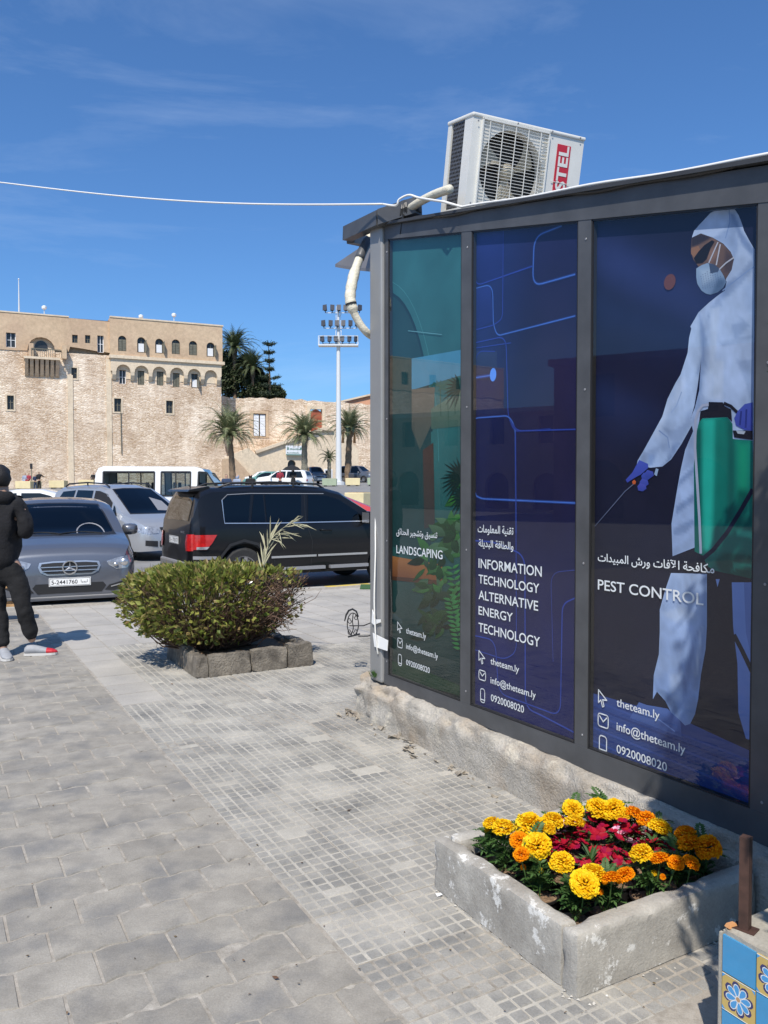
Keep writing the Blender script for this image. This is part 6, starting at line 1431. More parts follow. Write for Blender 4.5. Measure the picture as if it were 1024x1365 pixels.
A.poly([ZB(480, 355), ZB(488, 290), ZB(530, 278), ZB(535, 238), ZB(615, 240), ZB(625, 262), ZB(662, 280), ZB(668, 350), ZB(640, 324), ZB(500, 330)], (.010, .011, .02)); A.line([ZB(620, 245), ZB(660, 262), ZB(700, 300)], .012, (.01, .011, .02))
A.poly([ZB(672, 400), ZB(785, 402), ZB(785, 455), ZB(680, 440)], (.010, .010, .018)); A.poly([ZB(680, 330), ZB(700, 290), ZB(740, 250), ZB(785, 240), ZB(785, 402), ZB(740, 398), ZB(690, 372)], (.05, .075, .36), (.035, .05, .27)); A.line([ZB(720, 290), ZB(712, 370)], .008, (.02, .03, .17)); A.line([ZB(750, 280), ZB(745, 385)], .008, (.02, .03, .17))
A.poly([ZB(690, 400), ZB(745, 405), ZB(735, 422), ZB(700, 418)], (.30, .34, .42))
A.line([ZB(535, 253), ZB(500, 258), ZB(475, 290), ZB(460, 340), ZB(457, 500), ZB(470, 700), ZB(482, 900), ZB(490, 1100)], .012, (.30, .33, .45)); A.line([ZB(785, 735), ZB(720, 850), ZB(640, 980), ZB(560, 1080), ZB(500, 1130), ZB(440, 1150)], .018, (.010, .012, .035))
A.poly([ZB(330, 1125), ZB(440, 1080), ZB(500, 1110), ZB(530, 1180), ZB(400, 1200), ZB(340, 1165)], (.010, .011, .024))
A.poly([ZB(575, 1245), ZB(598, 1245), ZB(585, 1290)], (.2, .3, .6))
# gloved hand with lance
A.poly([ZB(140, 568), ZB(190, 590), ZB(192, 612), ZB(150, 650), ZB(110, 672), ZB(72, 697), ZB(63, 680), ZB(100, 640)], (.055, .085, .42), (.04, .06, .32))
for q, (X, Y) in enumerate(((170, 655), (190, 640), (160, 690), (148, 715))): A.poly([ZB(X-18, Y+2), ZB(X-4, Y-16), ZB(X+28, Y-6), ZB(X+34, Y+16), ZB(X+12, Y+32), ZB(X-14, Y+26)], (.05+.006*q, .08, .40), (.03, .05, .26))
A.poly([ZB(225, 650), ZB(235, 615), ZB(250, 620), ZB(240, 660)], (.25, .34, .5)); A.poly([ZB(100, 690), ZB(112, 680), ZB(122, 690), ZB(118, 705), ZB(104, 706)], (.5, .10, .03)); A.line([ZB(108, 705), ZB(60, 745), ZB(0, 815), (786, 702)], .004, (.10, .12, .2))
cx, cz = PX(893.5, 376, .034); A.k += 1
A.m.add([(cx+.030*math.cos(t*PI/12), ART0-.0008-.00002*A.k, cz+.032*math.sin(t*PI/12)) for t in range(24)], [tuple(range(24))], (.13, .05, .05))
A.m.build('print', 'print', ts[2], fix=False)
# lettering and icons
TY = ART0-.0062
fn = lambda a, b: (a, TY, b)
def letters(parent, items, icons):
    m = MB()
    for it in items:
        s_, xl, xr, yb, yt = it[:5]; bold = it[5] if len(it) > 5 else .009
        x0, zb0 = PX(xl, yb, TY); _, zt0 = PX(xl, yt, TY); x1, _ = PX(xr, yb, TY)
        put_text(m, s_, fn, x0, x1, zb0, zt0-zb0, bold)
    def stroke(pts, w): 
        for a, b in zip(pts[:-1], pts[1:]):
            a, b = Vector(a), Vector(b); d = (b-a).normalized(); n = Vector((-d.y, d.x))*w/2; a = a-d*w*.4; b = b+d*w*.4; m.add([(p.x, TY, p.y) for p in (a+n, a-n, b-n, b+n)], [(0, 1, 2, 3)])
    for kind, xl, xr, yt, yb in icons:
        x0, z1 = PX(xl, yt, TY); x1, _ = PX(xr, yt, TY); _, z0 = PX(xl, yb, TY); w = .0055; W_, H_ = x1-x0, z1-z0; c = lambda u, v: (x0+u*W_, z0+v*H_)
        if kind == 'cursor': stroke([c(0, 1), c(0, .22), c(.3, .42), c(.5, .02), c(.68, .1), c(.5, .46), c(1, .5), c(0, 1)], w)
        if kind == 'mail': stroke(roundrect(x0, x1, z0, z1, .012, 3)+[roundrect(x0, x1, z0, z1, .012, 3)[0]], w); stroke([c(.15, .8), c(.5, .42), c(.85, .8)], w)
        if kind == 'phone': q = roundrect(x0+.1*W_, x1-.1*W_, z0, z1, .014, 3); stroke(q+[q[0]], w); stroke([c(.2, .2), c(.8, .2)], w)
    m.build('lettering', 'print_white', parent, fix=False)
letters(ts[0], [(arabic('تنسيق وتشجير الحدائق'), 528.5, 583, 712, 704, .012), ('LANDSCAPING', 528.5, 590, 737, 726), ('theteam.ly', 541.5, 568, 844, 836, .004), ('info@theteam.ly', 541.5, 584, 864.5, 857, .004), ('0920008020', 541.5, 573, 886, 878.5, .004)],
        [('cursor', 530, 536, 829, 843), ('mail', 530, 536.5, 850, 862), ('phone', 530.5, 536, 871.5, 886)])
letters(ts[1], [(arabic('تقنية المعلومات'), 637, 684.5, 709, 699, .012), (arabic('والطاقة البديلة'), 638, 684.5, 728, 718.5, .012), ('INFORMATION', 638, 722.3, 756.6, 743.7), ('TECHNOLOGY', 638, 719, 777, 765), ('ALTERNATIVE', 638, 717.5, 798.3, 786), ('ENERGY', 638, 683.7, 818.8, 807), ('TECHNOLOGY', 638, 720, 841.5, 829),
        ('theteam.ly', 654, 692, 885, 876, .006), ('info@theteam.ly', 654, 714.3, 910.5, 901.5, .006), ('0920008020', 654.5, 698.5, 934, 924.5, .006)], [('cursor', 638.5, 646.5, 867, 884), ('mail', 638.5, 647.5, 892.5, 905), ('phone', 640, 647, 917, 935)])
letters(ts[2], [(arabic('مكافحة الآفات ورش المبيدات'), 797, 952.5, 747.5, 737, .012), ('PEST CONTROL', 797, 938, 785.5, 771.5), ('theteam.ly', 822, 879.5, 941, 930, .006), ('info@theteam.ly', 822, 914, 973, 961.5, .006), ('0920008020', 822, 889.4, 1003, 991.5, .006)],
        [('cursor', 798, 809, 919.5, 941), ('mail', 797.5, 811, 950, 967), ('phone', 798, 810, 979, 1002)])
for p, a, b in zip(ts, (.141, 1.066, 1.992), (.971, 1.908, 2.84)):
    m = MB(); m.add([(a+.006, .008, zb_(a)+.006), (b-.006, .008, zb_(b)+.006), (b-.006, .008, ZP(b)-.006), (a+.006, .008, ZP(a)-.006)], [(0, 1, 2, 3)])
    o = m.build('glass_pane', 'pane_glass', p, fix=False)

# ---- air conditioner on the roof
AN = K.a+PI/2
c = at(633, 149, 4.72)-Vector((.051, -.09, .535))
ac = thing('air_conditioner', 'white outdoor air conditioning unit tilted on the kiosk roof, yellowed fan behind its grille', 'air conditioner', (c.x, c.y, c.z), 0)
ac.rotation_euler = (R(11), 0, AN-R(4))
AW, AD, AH = .80, .29, .545
cc_ = (.292, .270); rc = .222
m = MB(); circ_ = [(cc_[0]+rc*math.cos(2*PI*k/40), cc_[1]+rc*math.sin(2*PI*k/40)) for k in range(40)]
v, f = plate([(.012, 0), (AW, 0), (AW, AH-.02), (.012, AH-.02)], [circ_]); m.add([(p[0], 0, p[1]) for p in v], f)
n = 40; m.add([(p[0], 0, p[1]) for p in circ_]+[(p[0], .07, p[1]) for p in circ_], [(i, (i+1) % n, n+(i+1) % n, n+i) for i in range(n)])
m.box(AW-.012, AW, 0.001, AD, 0, AH-.02); m.box(0.0, .06, -.001, .012, 0, AH-.02); m.box(0, .012, .012, .09, 0, AH-.02); m.box(0, .012, AD-.045, AD, 0, AH-.02); m.box(.012, AW-.012, AD-.012, AD, 0, AH-.02); m.box(0, .012, .09, AD-.045, 0, .03)
m.build('casing', 'white_plastic', ac)
m = MB(); m.box(-.006, AW+.006, -.008, AD+.006, AH-.022, AH); bevel(m.build('top_cover', 'white_plastic', ac), .008, 2)
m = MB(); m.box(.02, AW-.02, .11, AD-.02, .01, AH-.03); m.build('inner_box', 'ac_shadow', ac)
m = MB()
for k in range(22): z = .04+k*.0225; m.box(.004, .011, .09, AD-.06, z, z+.011)
for k in range(8): y = .095+k*.018; m.box(.002, .006, y, y+.003, .03, AH-.03)
m.build('coil_grille', 'coil', ac)
fan_ = thing('fan', None, None); fan_.parent = ac; fan_.location = (cc_[0], .05, cc_[1])
for k in range(3):
    m = MB(); a0 = .35+k*2*PI/3; vs = []
    for i in range(7):
        r = .045+.155*i/6
        for j in range(5): a = a0+(j/4-.5)*(.5+.35*i/6)+.35*i/6; vs.append((r*math.cos(a), .018-.04*(j/4), r*math.sin(a)))
    m.add(vs, [(i*5+j, i*5+j+1, (i+1)*5+j+1, (i+1)*5+j) for i in range(6) for j in range(4)]); m.build('blade', 'fan_blade', fan_, smooth=True)
m = MB(); m.lathe([(.001, -.035), (.035, -.03), (.048, -.01), (.048, .03)], 20, 'y', cap=False); m.build('hub', 'fan_blade', fan_, smooth=True)
m = MB()
for k in range(27): z = .035+k*.018; m.box(.065, .53, -.012, -.009, z, z+.0026)
for k in range(5): x = cc_[0]-.18+k*.09; m.box(x-.002, x+.002, -.015, -.011, .03, .515)
for x0, x1, z0, z1 in ((.06, .068, .03, .52), (.528, .536, .03, .52), (.06, .536, .515, .523), (.06, .536, .024, .032)): m.box(x0, x1, -.016, 0, z0, z1)
for k in range(20): z = .05+k*.023; m.box(.50, .528, -.006, -.002, z, z+.005)
m.build('fan_guard', 'white_plastic', ac)
m = MB(); m.box(.605, .705, -.003, -.001, .06, .475); lg = m.build('logo', 'logo_red', ac)
m = MB(); vs, fs = glyphs('VESTEL', .03); a0, a1 = min(v.x for v in vs), max(v.x for v in vs)
k1, k2 = (.405)/(a1-a0), .072/.729
m.add([(.69-v.y*k2, -.0045, .066+(v.x-a0)*k1) for v in vs], fs); m.build('logo_lettering', 'white_plastic', lg, fix=False)
m = MB()
for z in (.11, .19, .255): m.box(.585, .72, -.006, -.004, z, z+.003)
m.build('scratch', 'white_plastic', lg)
for x, z in ((.03, .50), (.30, AH-.012), (.03, .05), (.76, AH-.012), (.55, AH-.012)): m = MB(); m.lathe([(.006, -.013), (.001, -.015)], 8, 'y', (x, 0, z)); m.build('screw', 'trim_grey', ac)
for x in (.1, .66): m = MB(); m.box(x, x+.05, -.03, AD+.03, -.085, 0); m.build('foot', 'trim_grey', ac)

# ---- dark tube bracket over the left corner, awning, hoses, cables
br = thing('roof_bracket', 'dark square tube bracket jutting out over the left corner of the kiosk, wound with tape', 'bracket', (0, 0, 0))
m = MB(); p1, p2, p3, p4 = at(558, 275, 5.15), at(508, 291, 5.33), at(463, 312, 5.8), at(496, 324, 6.2)
m.bar(p1, p2, .075, .10); m.build('tube', 'frame_metal', br)
m = MB(); m.bar(p2+Vector((0, 0, .0)), p3, .07, .095); m.build('tube', 'frame_metal', br)
m = MB(); m.bar(p3+Vector((.02, .03, -.02)), p4, .06, .07); m.build('tube', 'frame_metal', br)
m = MB(); d = (p1-p2).normalized(); m.bar(p1+d*.001, p1+d*.006, .05, .07); m.build('tube_opening', 'dark_interior', br)
m = MB()
for k in range(5): q = p2.lerp(p1, .55+k*.035); m.tube([q+Vector((.0, -.05*math.cos(t)-.0, .062*math.sin(t))) + Vector((.006*math.sin(t*2+k), 0, 0)) for t in [2*PI*i/12 for i in range(13)]], .007, 5, cap=False)
m.tube([p2.lerp(p1, .6)+Vector((0, -.055, -.04)), p2.lerp(p1, .58)+Vector((-.005, -.06, -.1)), p2.lerp(p1, .55)+Vector((-.01, -.055, -.16))], [.008, .006, .002], 5)
m.build('tape_winding', 'tape_black', br)
aw = thing('side_awning', 'small grey sheet metal awning on the far side wall of the kiosk', 'awning', (0, 0, 0))
q1, q2, q3, q4 = at(447, 356, 7.0), at(498, 322, 6.3), at(503, 363, 5.95), at(470, 360, 6.6)
th = Vector((0, 0, .025)); m = MB(); m.add([q1, q2, q3, q4, q1+th, q2+th, q3+th, q4+th], [(0, 1, 2, 3), (7, 6, 5, 4), (0, 4, 5, 1), (1, 5, 6, 2), (2, 6, 7, 3), (3, 7, 4, 0)]); m.build('sheet', 'awning_metal', aw)
m = MB(); m.bar(q4+Vector((.1, 0, .03)), q2.lerp(q3, .5)+Vector((.1, 0, 0)), .03); m.build('rib', 'awning_metal', aw)
def spline(pts, n=6):
    pts = [Vector(p) for p in pts]; out = []
    for i in range(len(pts)-1):
        p0, p1_, p2_, p3_ = pts[max(i-1, 0)], pts[i], pts[i+1], pts[min(i+2, len(pts)-1)]
        for k in range(n):
            t = k/n; out.append(.5*((2*p1_)+(p2_-p0)*t+(2*p0-5*p1_+4*p2_-p3_)*t*t+(3*p1_-p0-3*p2_+p3_)*t**3))
    return out+[pts[-1]]
ho = thing('insulated_hose', 'cream wrapped refrigerant hose looping down outside the left corner post of the kiosk', 'hose', (0, 0, 0))
H_ = spline([at(498, 305, 5.75), at(492, 318, 5.7), at(482, 338, 5.6), at(472, 366, 5.55), at(467, 395, 5.5), at(471, 414, 5.5), at(480, 432, 5.52), at(490, 444, 5.55), at(499, 450, 5.65)], 7)
m = MB(); m.tube(H_, [.030 if i < 20 else .037*(1+.05*math.sin(i*2.1)) if i < 36 else .026 for i in range(len(H_))], 10); m.build('wrapped_pipe', 'hose_wrap', ho, smooth=True)
m = MB(); m.tube(H_[8:17], .034, 8); m.build('black_wrap', 'frame_metal', ho, smooth=True)
m = MB(); m.tube(H_[31:33], .04, 10); m.build('cable_tie', 'trim_black', ho)
h2 = thing('insulated_hose', 'straight cream hose running from the air conditioner to the roof bracket', 'hose', (0, 0, 0))
m = MB(); m.tube(spline([at(600, 252, 4.75), at(580, 259, 4.9), at(560, 269, 5.05), at(545, 279, 5.2)], 5), [.026]*15+[.02], 10); m.build('wrapped_pipe', 'hose_wrap', h2, smooth=True)
wi = thing('overhead_cable', 'thin white cable sagging across the sky from the left to the kiosk corner', 'cable', (0, 0, 0))
P = [at(-120+630*t, 0, 5.2+4*(1-t)) for t in [i/40 for i in range(41)]]; ys_ = [243+ (272-243)*t + 11*math.sin(PI*max(0, min(1, t))) for t in [((-120+630*i/40))/510 for i in range(41)]]
P = [at(-120+630*i/40, ys_[i] if -120+630*i/40 >= 0 else 243+(-120+630*i/40)*.09, 5.2+4*(1-i/40)) for i in range(41)]
m = MB(); m.tube(P, .0065, 6); m.build('cable', 'cable_white', wi, smooth=True)
m = MB(); P = spline([at(510, 272, 5.2), at(528, 274, 5.1), at(532, 266, 5.08), at(545, 260, 5.05), at(560, 264, 4.95), at(592, 269, 4.6)], 6)+[K.w(x, -.016, ZF(x)+.030+.004*math.sin(x*7)) for x in [1.0+i*.1 for i in range(21)]]
m.tube(P, .007, 6); m.build('cable_run', 'cable_white', wi, smooth=True)
cb = thing('loose_cable', 'limp white cable hanging down beside the left corner post, taped near the bottom', 'cable', (0, 0, 0))
P = spline([at(502, 660, 5.46), at(500.5, 700, 5.42), at(500.5, 740, 5.38), at(499, 800, 5.36), at(501, 850, 5.36), at(504, 872, 5.38)], 8)
m = MB(); m.tube(P, .0055, 6); m.build('cable', 'cable_white', cb, smooth=True)
tp = thing('tape_strip', 'strip of white tape stuck across the foot of the corner post', 'tape', (0, 0, 0))
m = MB(); a, b = PX(500, 853, -.03), PX(517, 861, -.03)
q = [K.w(a[0]-.02, -.034, a[1]+.045), K.w(a[0], -.032, a[1]-.045), K.w(b[0]-.01, -.026, b[1]-.035), K.w(b[0], -.026, b[1]+.035)]
nv = K.w(0, -.003)-K.w(0, 0); m.add(q+[p+nv for p in q], [(0, 1, 2, 3), (7, 6, 5, 4), (0, 4, 5, 1), (1, 5, 6, 2), (2, 6, 7, 3), (3, 7, 4, 0)]); m.build('strip', 'tape_white', tp)
tp = thing('tape_strip', 'torn scrap of white tape higher up on the corner post', 'tape', (0, 0, 0))
a = PX(499, 823, -.03); m = MB(); P0 = [(a[0]-.02, a[1]+.05), (a[0]+.02, a[1]-.01), (a[0]+.09, a[1]+.0), (a[0]+.09, a[1]-.02), (a[0], a[1]-.05), (a[0]-.03, a[1]-.04)]
m.prism(P0, -.034, -.030); o = m.build('scrap', 'tape_white', tp); tp.location = (K.o.x, K.o.y, 0); tp.rotation_euler.z = K.a
# wrought iron ornament on its two long arms
Y0 = 6.75; ir = thing('iron_scroll_bracket', 'black wrought iron oval scroll held out on two thin arms left of the kiosk', 'bracket', (0, 0, 0))
I = lambda x, y: at(x, y, Y0)
m = MB(); m.tube([I(470.5+7.5*math.sin(2*PI*k/28), 832+15*math.cos(2*PI*k/28)) for k in range(29)], .0045, 5, cap=False); m.build('oval_ring', 'iron_black', ir)
m = MB(); m.tube([I(459.5, 828), I(461.5, 820), I(465, 814), I(470, 812), I(475, 815), I(478, 822)], [.005, .008, .009, .009, .008, .005], 5); m.build('hood', 'iron_black', ir)
def scroll(x, y, s_, d): 
    m = MB(); m.tube([I(x+s_*d*(1-t*.7)*math.cos(t*7), y+s_*1.6*(1-t*.7)*math.sin(t*7)) for t in [i/12 for i in range(13)]], .0035, 4); m.build('scroll', 'iron_black', ir)
scroll(466, 827, 3, 1); scroll(475, 822, 3, -1); scroll(466, 842, 3, 1); scroll(474, 842, 3, -1)
m = MB(); m.tube(spline([I(471, 817), I(470, 828), I(471, 838), I(468, 847)]), .004, 4); m.build('stem', 'iron_black', ir)
m = MB(); m.bar(I(464, 849), I(480, 845), .02, .012); m.build('foot_bar', 'iron_black', ir)
for a_, b_, c_ in (((466, 834), (485, 834), (505, 826)), ((478, 848), (490, 848), (505, 844))): m = MB(); m.tube([I(*a_), at(b_[0], b_[1], 6.7), at(c_[0], c_[1], 6.4)], .005, 5); m.build('arm', 'iron_black', ir)
tf = thing('turf_mat', 'small patch of green artificial turf at the kerb just left of the kiosk post', 'mat', gnd(508, 783))
m = MB(); m.box(-.32, .4, -.25, .25, 0.0015, .02); m.build('pile', 'turf', tf)

# ================================================================== FLOWER BED
def wbox(m, x0, x1, y0, y1, z0, z1): m.box(x0, x1, y0, y1, z0, z1)
BX0, BX1, BY0, BY1, BH, BT = 2.15, 2.945, -.945, -.10, .195, .07
def rough_wall(x0, x1, y0, y1, z1, seed, amp=.0018):
    """thin concrete wall with worn, uneven faces and edges"""
    m = MB(); bm = bmesh.new(); nx, ny, nz = max(2, int((x1-x0)/.018)), max(2, int((y1-y0)/.018)), 11
    V = {}
    def P(i, j, k):
        if (i, j, k) in V: return V[(i, j, k)]
        p = Vector((x0+(x1-x0)*i/nx, y0+(y1-y0)*j/ny, z1*k/nz)); q = p*14+Vector((seed, 0, 0))
        n_ = Vector((noise.noise(q), noise.noise(q+Vector((9, 0, 0))), noise.noise(q+Vector((0, 9, 0)))))*amp+Vector((noise.noise(q*4), noise.noise(q*4+Vector((5, 0, 0))), noise.noise(q*4+Vector((0, 5, 0)))))*amp*.35
        ed = (i in (0, nx))+(j in (0, ny))+(k == nz)
        if ed >= 2: c = Vector(((x0+x1)/2, (y0+y1)/2, z1*.5)); r_ = .003+.016*max(0, noise.noise(p*11+Vector((seed, 4, 4)))); dv = Vector((-1 if i == nx else (1 if i == 0 else 0), -1 if j == ny else (1 if j == 0 else 0), -1 if k == nz else 0)); p = p+dv*r_
        V[(i, j, k)] = bm.verts.new(p+n_); return V[(i, j, k)]
    for i in range(nx):
        for j in range(ny): bm.faces.new([P(i, j, nz), P(i+1, j, nz), P(i+1, j+1, nz), P(i, j+1, nz)])
    for k in range(nz):
        for i in range(nx):
            for j in (0, ny): bm.faces.new([P(i, j, k), P(i+1, j, k), P(i+1, j, k+1), P(i, j, k+1)])
        for j in range(ny):
            for i in (0, nx): bm.faces.new([P(i, j, k), P(i, j+1, k), P(i, j+1, k+1), P(i, j, k+1)])
    bmesh.ops.recalc_face_normals(bm, faces=bm.faces)
    bm.verts.ensure_lookup_table(); bm.verts.index_update(); m.add([v.co[:] for v in bm.verts], [tuple(v.index for v in f.verts) for f in bm.faces]); bm.free(); return m
bed = thing('flower_planter', 'low whitewashed concrete planter box full of potted marigolds against the kiosk base', 'planter', (K.o.x, K.o.y, 0), K.a)
rough_wall(BX1-BT, BX1, BY0, BY1, BH, 1).build('side_wall', 'planter_concrete', bed, smooth=True, auto=50)
rough_wall(BX0, BX1-BT-.002, BY0, BY0+BT, BH-.003, 2).build('side_wall', 'planter_concrete', bed, smooth=True, auto=50)
rough_wall(BX0, BX0+BT, BY0+BT+.002, BY1, BH-.004, 3).build('side_wall', 'planter_concrete', bed, smooth=True, auto=50)
m = MB(); m.box(BX0+BT, BX1-BT, BY0+BT, BY1, 0.001, .035); m.build('bed_floor', 'pot_plastic', bed)
# spilled mortar along the foot
m = MB(); r_ = random.Random(5)
for _ in range(30):
    if r_.random() < .5: x, y = r_.uniform(BX0-.02, BX1+.02), BY0-r_.random()**2*.05-.004
    else: x, y = BX1+r_.random()**2*.05+.004, r_.uniform(BY0, BY1)
    s_ = r_.uniform(.002, .006); c = Vector((x, y, .001)); m.add([c+Vector((s_*1.5, 0, 0)), c+Vector((0, s_, 0)), c+Vector((-s_, 0, 0)), c+Vector((0, -s_*1.4, 0)), c+Vector((0, 0, s_*.7))], [(0, 1, 4), (1, 2, 4), (2, 3, 4), (3, 0, 4)])
m.build('crumbs', 'planter_concrete', bed)['kind'] = 'stuff'

def leaf_quad(m, p, d, n, l, w):
    s_ = d.cross(n).normalized()*w; m.add([p, p+d*l*.45+s_+n*l*.05, p+d*l, p+d*l*.45-s_+n*l*.05], [(0, 1, 2, 3)])
def feathery(seed, h=.135, r0=.050, n=44):
    r_ = random.Random(seed); m = MB()
    for k in range(n):
        az = r_.uniform(0, 2*PI); z0 = h*(.12+.80*r_.random()); el = R(r_.uniform(5, 60)); d = Vector((math.cos(az)*math.cos(el), math.sin(az)*math.cos(el), math.sin(el))); P = Vector((0, 0, z0)); ln = r0*r_.uniform(.8, 1.35); sd = Vector((-math.sin(az), math.cos(az), 0)); up = sd.cross(d)
        if up.z < 0: up = -up
        q = P
        for j in range(6):
            q = q+d*ln/6; d = (d+Vector((0, 0, -.13))).normalized()
            for sg in (-1, 1): leaf_quad(m, q, (sd*sg*.85+d*.6+up*.1).normalized(), up, ln*.42*(1-.08*j), .0052)
        leaf_quad(m, q, d, up, ln*.4, .0045)
    for k in range(3): m.tube([(0, 0, 0), (r_.uniform(-.01, .01), r_.uniform(-.01, .01), h*.9)], .0022, 4, cap=False)
    return m
def marigold(seed, r=.034, rings=9, layer='y'):
    r_ = random.Random(seed); m = MB()
    for i in range(rings):
        t = i/(rings-1); el = R(-20+105*t); n = max(5, int(19*math.cos(R(76*t))+3)); rr = r*(1-.10*t)
        for k in range(n):
            az = 2*PI*(k+.5*(i % 2))/n+r_.uniform(-.12, .12); e = el+r_.uniform(-.12, .12)
            d = Vector((math.cos(az)*math.cos(e), math.sin(az)*math.cos(e), math.sin(e)*.8)); s_ = Vector((-math.sin(az), math.cos(az), 0)); u = s_.cross(d); w = r*.30*r_.uniform(.8, 1.2); L_ = rr*r_.uniform(.88, 1.08)
            a, b = d*L_*.42, d*L_; f = r_.uniform(-.18, .18)*r
            m.add([a-s_*w*.3, a+s_*w*.3, b+s_*w-u*r*.06+u*f, b*1.03+s_*w*.4+u*r*.08, b-s_*w*.1-u*r*.05, b*1.03-s_*w*.5+u*r*.08, b-s_*w-u*r*.06-u*f], [(0, 1, 2, 3, 4, 5, 6)])
    for k in range(9): az = 2*PI*k/9; m.add([(0, 0, -r*.55), (math.cos(az)*r*.55, math.sin(az)*r*.55, -r*.18), (math.cos(az+.5)*r*.55, math.sin(az+.5)*r*.55, -r*.18)], [(0, 1, 2)], mi=1)
    return m
potm = MB(); potm.lathe([(.046, 0), (.062, .10), (.066, .10), (.066, .107), (.060, .107), (.057, .088)], 20, cap=False)
protos = thing('unused', None, None)
pm_ = potm.build('pot', 'pot_plastic', protos, smooth=True, auto=40).data
so = MB(); r_ = random.Random(2)
nn = 18; vs = [(0, 0, .098)]+[(.030*math.cos(2*PI*k/nn), .030*math.sin(2*PI*k/nn), .096+r_.uniform(-.003, .004)) for k in range(nn)]+[(.060*math.cos(2*PI*k/nn), .060*math.sin(2*PI*k/nn), .094+r_.uniform(-.002, .004)) for k in range(nn)]
so.add(vs, [(0, 1+k, 1+(k+1) % nn) for k in range(nn)]+[(1+k, 1+nn+k, 1+nn+(k+1) % nn, 1+(k+1) % nn) for k in range(nn)]); sm_ = so.build('soil', 'soil', protos, smooth=True).data
lf = [feathery(s_).build('foliage', 'marigold_leaf', protos, fix=False).data for s_ in (1, 2, 3, 4)]
hy = [marigold(s_, .034, 7).build('flower', ['marigold_yellow', 'marigold_leaf'], protos, fix=False).data for s_ in (1, 2, 3)]
ho_ = []
for me in hy: c_ = me.copy(); c_.materials[0] = M['marigold_orange']; ho_.append(c_)
def dianthus(seed, matn):
    r_ = random.Random(seed); m = MB()
    for q in range(5):
        c = Vector((r_.gauss(0, .028), r_.gauss(0, .028), r_.uniform(-.02, .015))); az0 = r_.uniform(0, 6); tilt = Matrix.Rotation(r_.uniform(-.6, .6), 3, 'X') @ Matrix.Rotation(r_.uniform(-.6, .6), 3, 'Y')
        for k in range(5):
            a = az0+2*PI*k/5; d = Vector((math.cos(a), math.sin(a), .25)); s_ = Vector((-math.sin(a), math.cos(a), 0)); P = [Vector((0, 0, 0)), d*.012+s_*.009, d*.020+s_*.010, d*.018+s_*.004+Vector((0, 0, .002)), d*.021, d*.018-s_*.004+Vector((0, 0, .002)), d*.020-s_*.010, d*.012-s_*.009]
            m.add([c+tilt @ p for p in P], [tuple(range(8))])
    return m.build('flower', matn, protos, fix=False).data
dr = [dianthus(s_, 'bloom_red') for s_ in (1, 2, 3)]; dp = dianthus(7, 'bloom_pink')
def strap(seed):
    r_ = random.Random(seed); m = MB()
    for k in range(30):
        az = r_.uniform(0, 2*PI); el = R(r_.uniform(15, 75)); d = Vector((math.cos(az)*math.cos(el), math.sin(az)*math.cos(el), math.sin(el))); P = Vector((0, 0, .02+.1*r_.random())); s_ = Vector((-math.sin(az), math.cos(az), 0))*.0055; L_ = r_.uniform(.04, .085)
        m.add([P-s_*.5, P+s_*.5, P+d*L_*.5+s_, P+d*L_*.95-Vector((0, 0, .012)), P+d*L_*.5-s_], [(0, 1, 2, 3, 4)])
    return m.build('foliage', 'marigold_leaf', protos, fix=False).data
sf = [strap(s_) for s_ in (1, 2)]
# marigold heads read off the photograph: pixel, radius in pixels, orange?
HEADS = [(655, 1097, 10, 0), (671, 1104, 14, 0), (706, 1100, 17, 0), (737, 1094, 12, 0), (731, 1104, 10, 0), (692, 1120, 13, 1), (716, 1128, 18, 0), (695, 1139, 9, 1), (764, 1079, 13, 0), (766, 1096, 12, 0), (796, 1077, 13, 0), (817, 1079, 15, 0), (832, 1084, 10, 0), (845, 1085, 12, 1), (862, 1092, 12, 1), (880, 1103, 15, 0),
         (749, 1149, 15, 0), (779, 1178, 17, 0), (792, 1165, 15, 0), (815, 1172, 11, 1), (833, 1167, 12, 1), (855, 1139, 14, 0), (880, 1145, 13, 1), (914, 1113, 14, 1), (919, 1126, 13, 1), (944, 1130, 16, 1), (901, 1150, 11, 1), (921, 1150, 10, 1)]
xs5 = [2.285, 2.415, 2.545, 2.675, 2.805]; ys5 = [-.805, -.65, -.495, -.34, -.185]
rowname = ['far corner', 'second place', 'middle', 'fourth place', 'near corner']
plants = []
for i, x in enumerate(xs5):
    for j, y in enumerate(ys5):
        edge = i in (0, 4) or j in (0, 4)
        p = K.w(x+rnd.uniform(-.012, .012), y+rnd.uniform(-.012, .012), .036); plants.append([p, edge, i, j, []])
for px, py, r, org in HEADS:
    z = .288
    q = gnd(px, py, z); best = min((pl_ for pl_ in plants if pl_[1]), key=lambda t: (t[0].x-q.x)**2+(t[0].y-q.y)**2+(.5 if len(t[4]) > 3 else .012*len(t[4]))); best[4].append((q, r, org))
for t in plants:
    if t[4]:
        c = K.loc(sum((h[0] for h in t[4]), Vector())/len(t[4])); l_ = K.loc(t[0]); nx_, ny_ = l_.x*.4+c.x*.6, l_.y*.4+c.y*.6
        w_ = K.w(min(max(nx_, 2.285), 2.81), min(max(ny_, -.81), -.165), .036); t[0] = w_
MG = 'potted marigolds in the planter'; DG = 'potted red dianthus in the middle of the planter'
cn = {6: 'six', 1: 'one', 2: 'two', 3: 'three', 4: 'four', 5: 'five'}
place = ['far', 'second', 'middle', 'fourth', 'near']
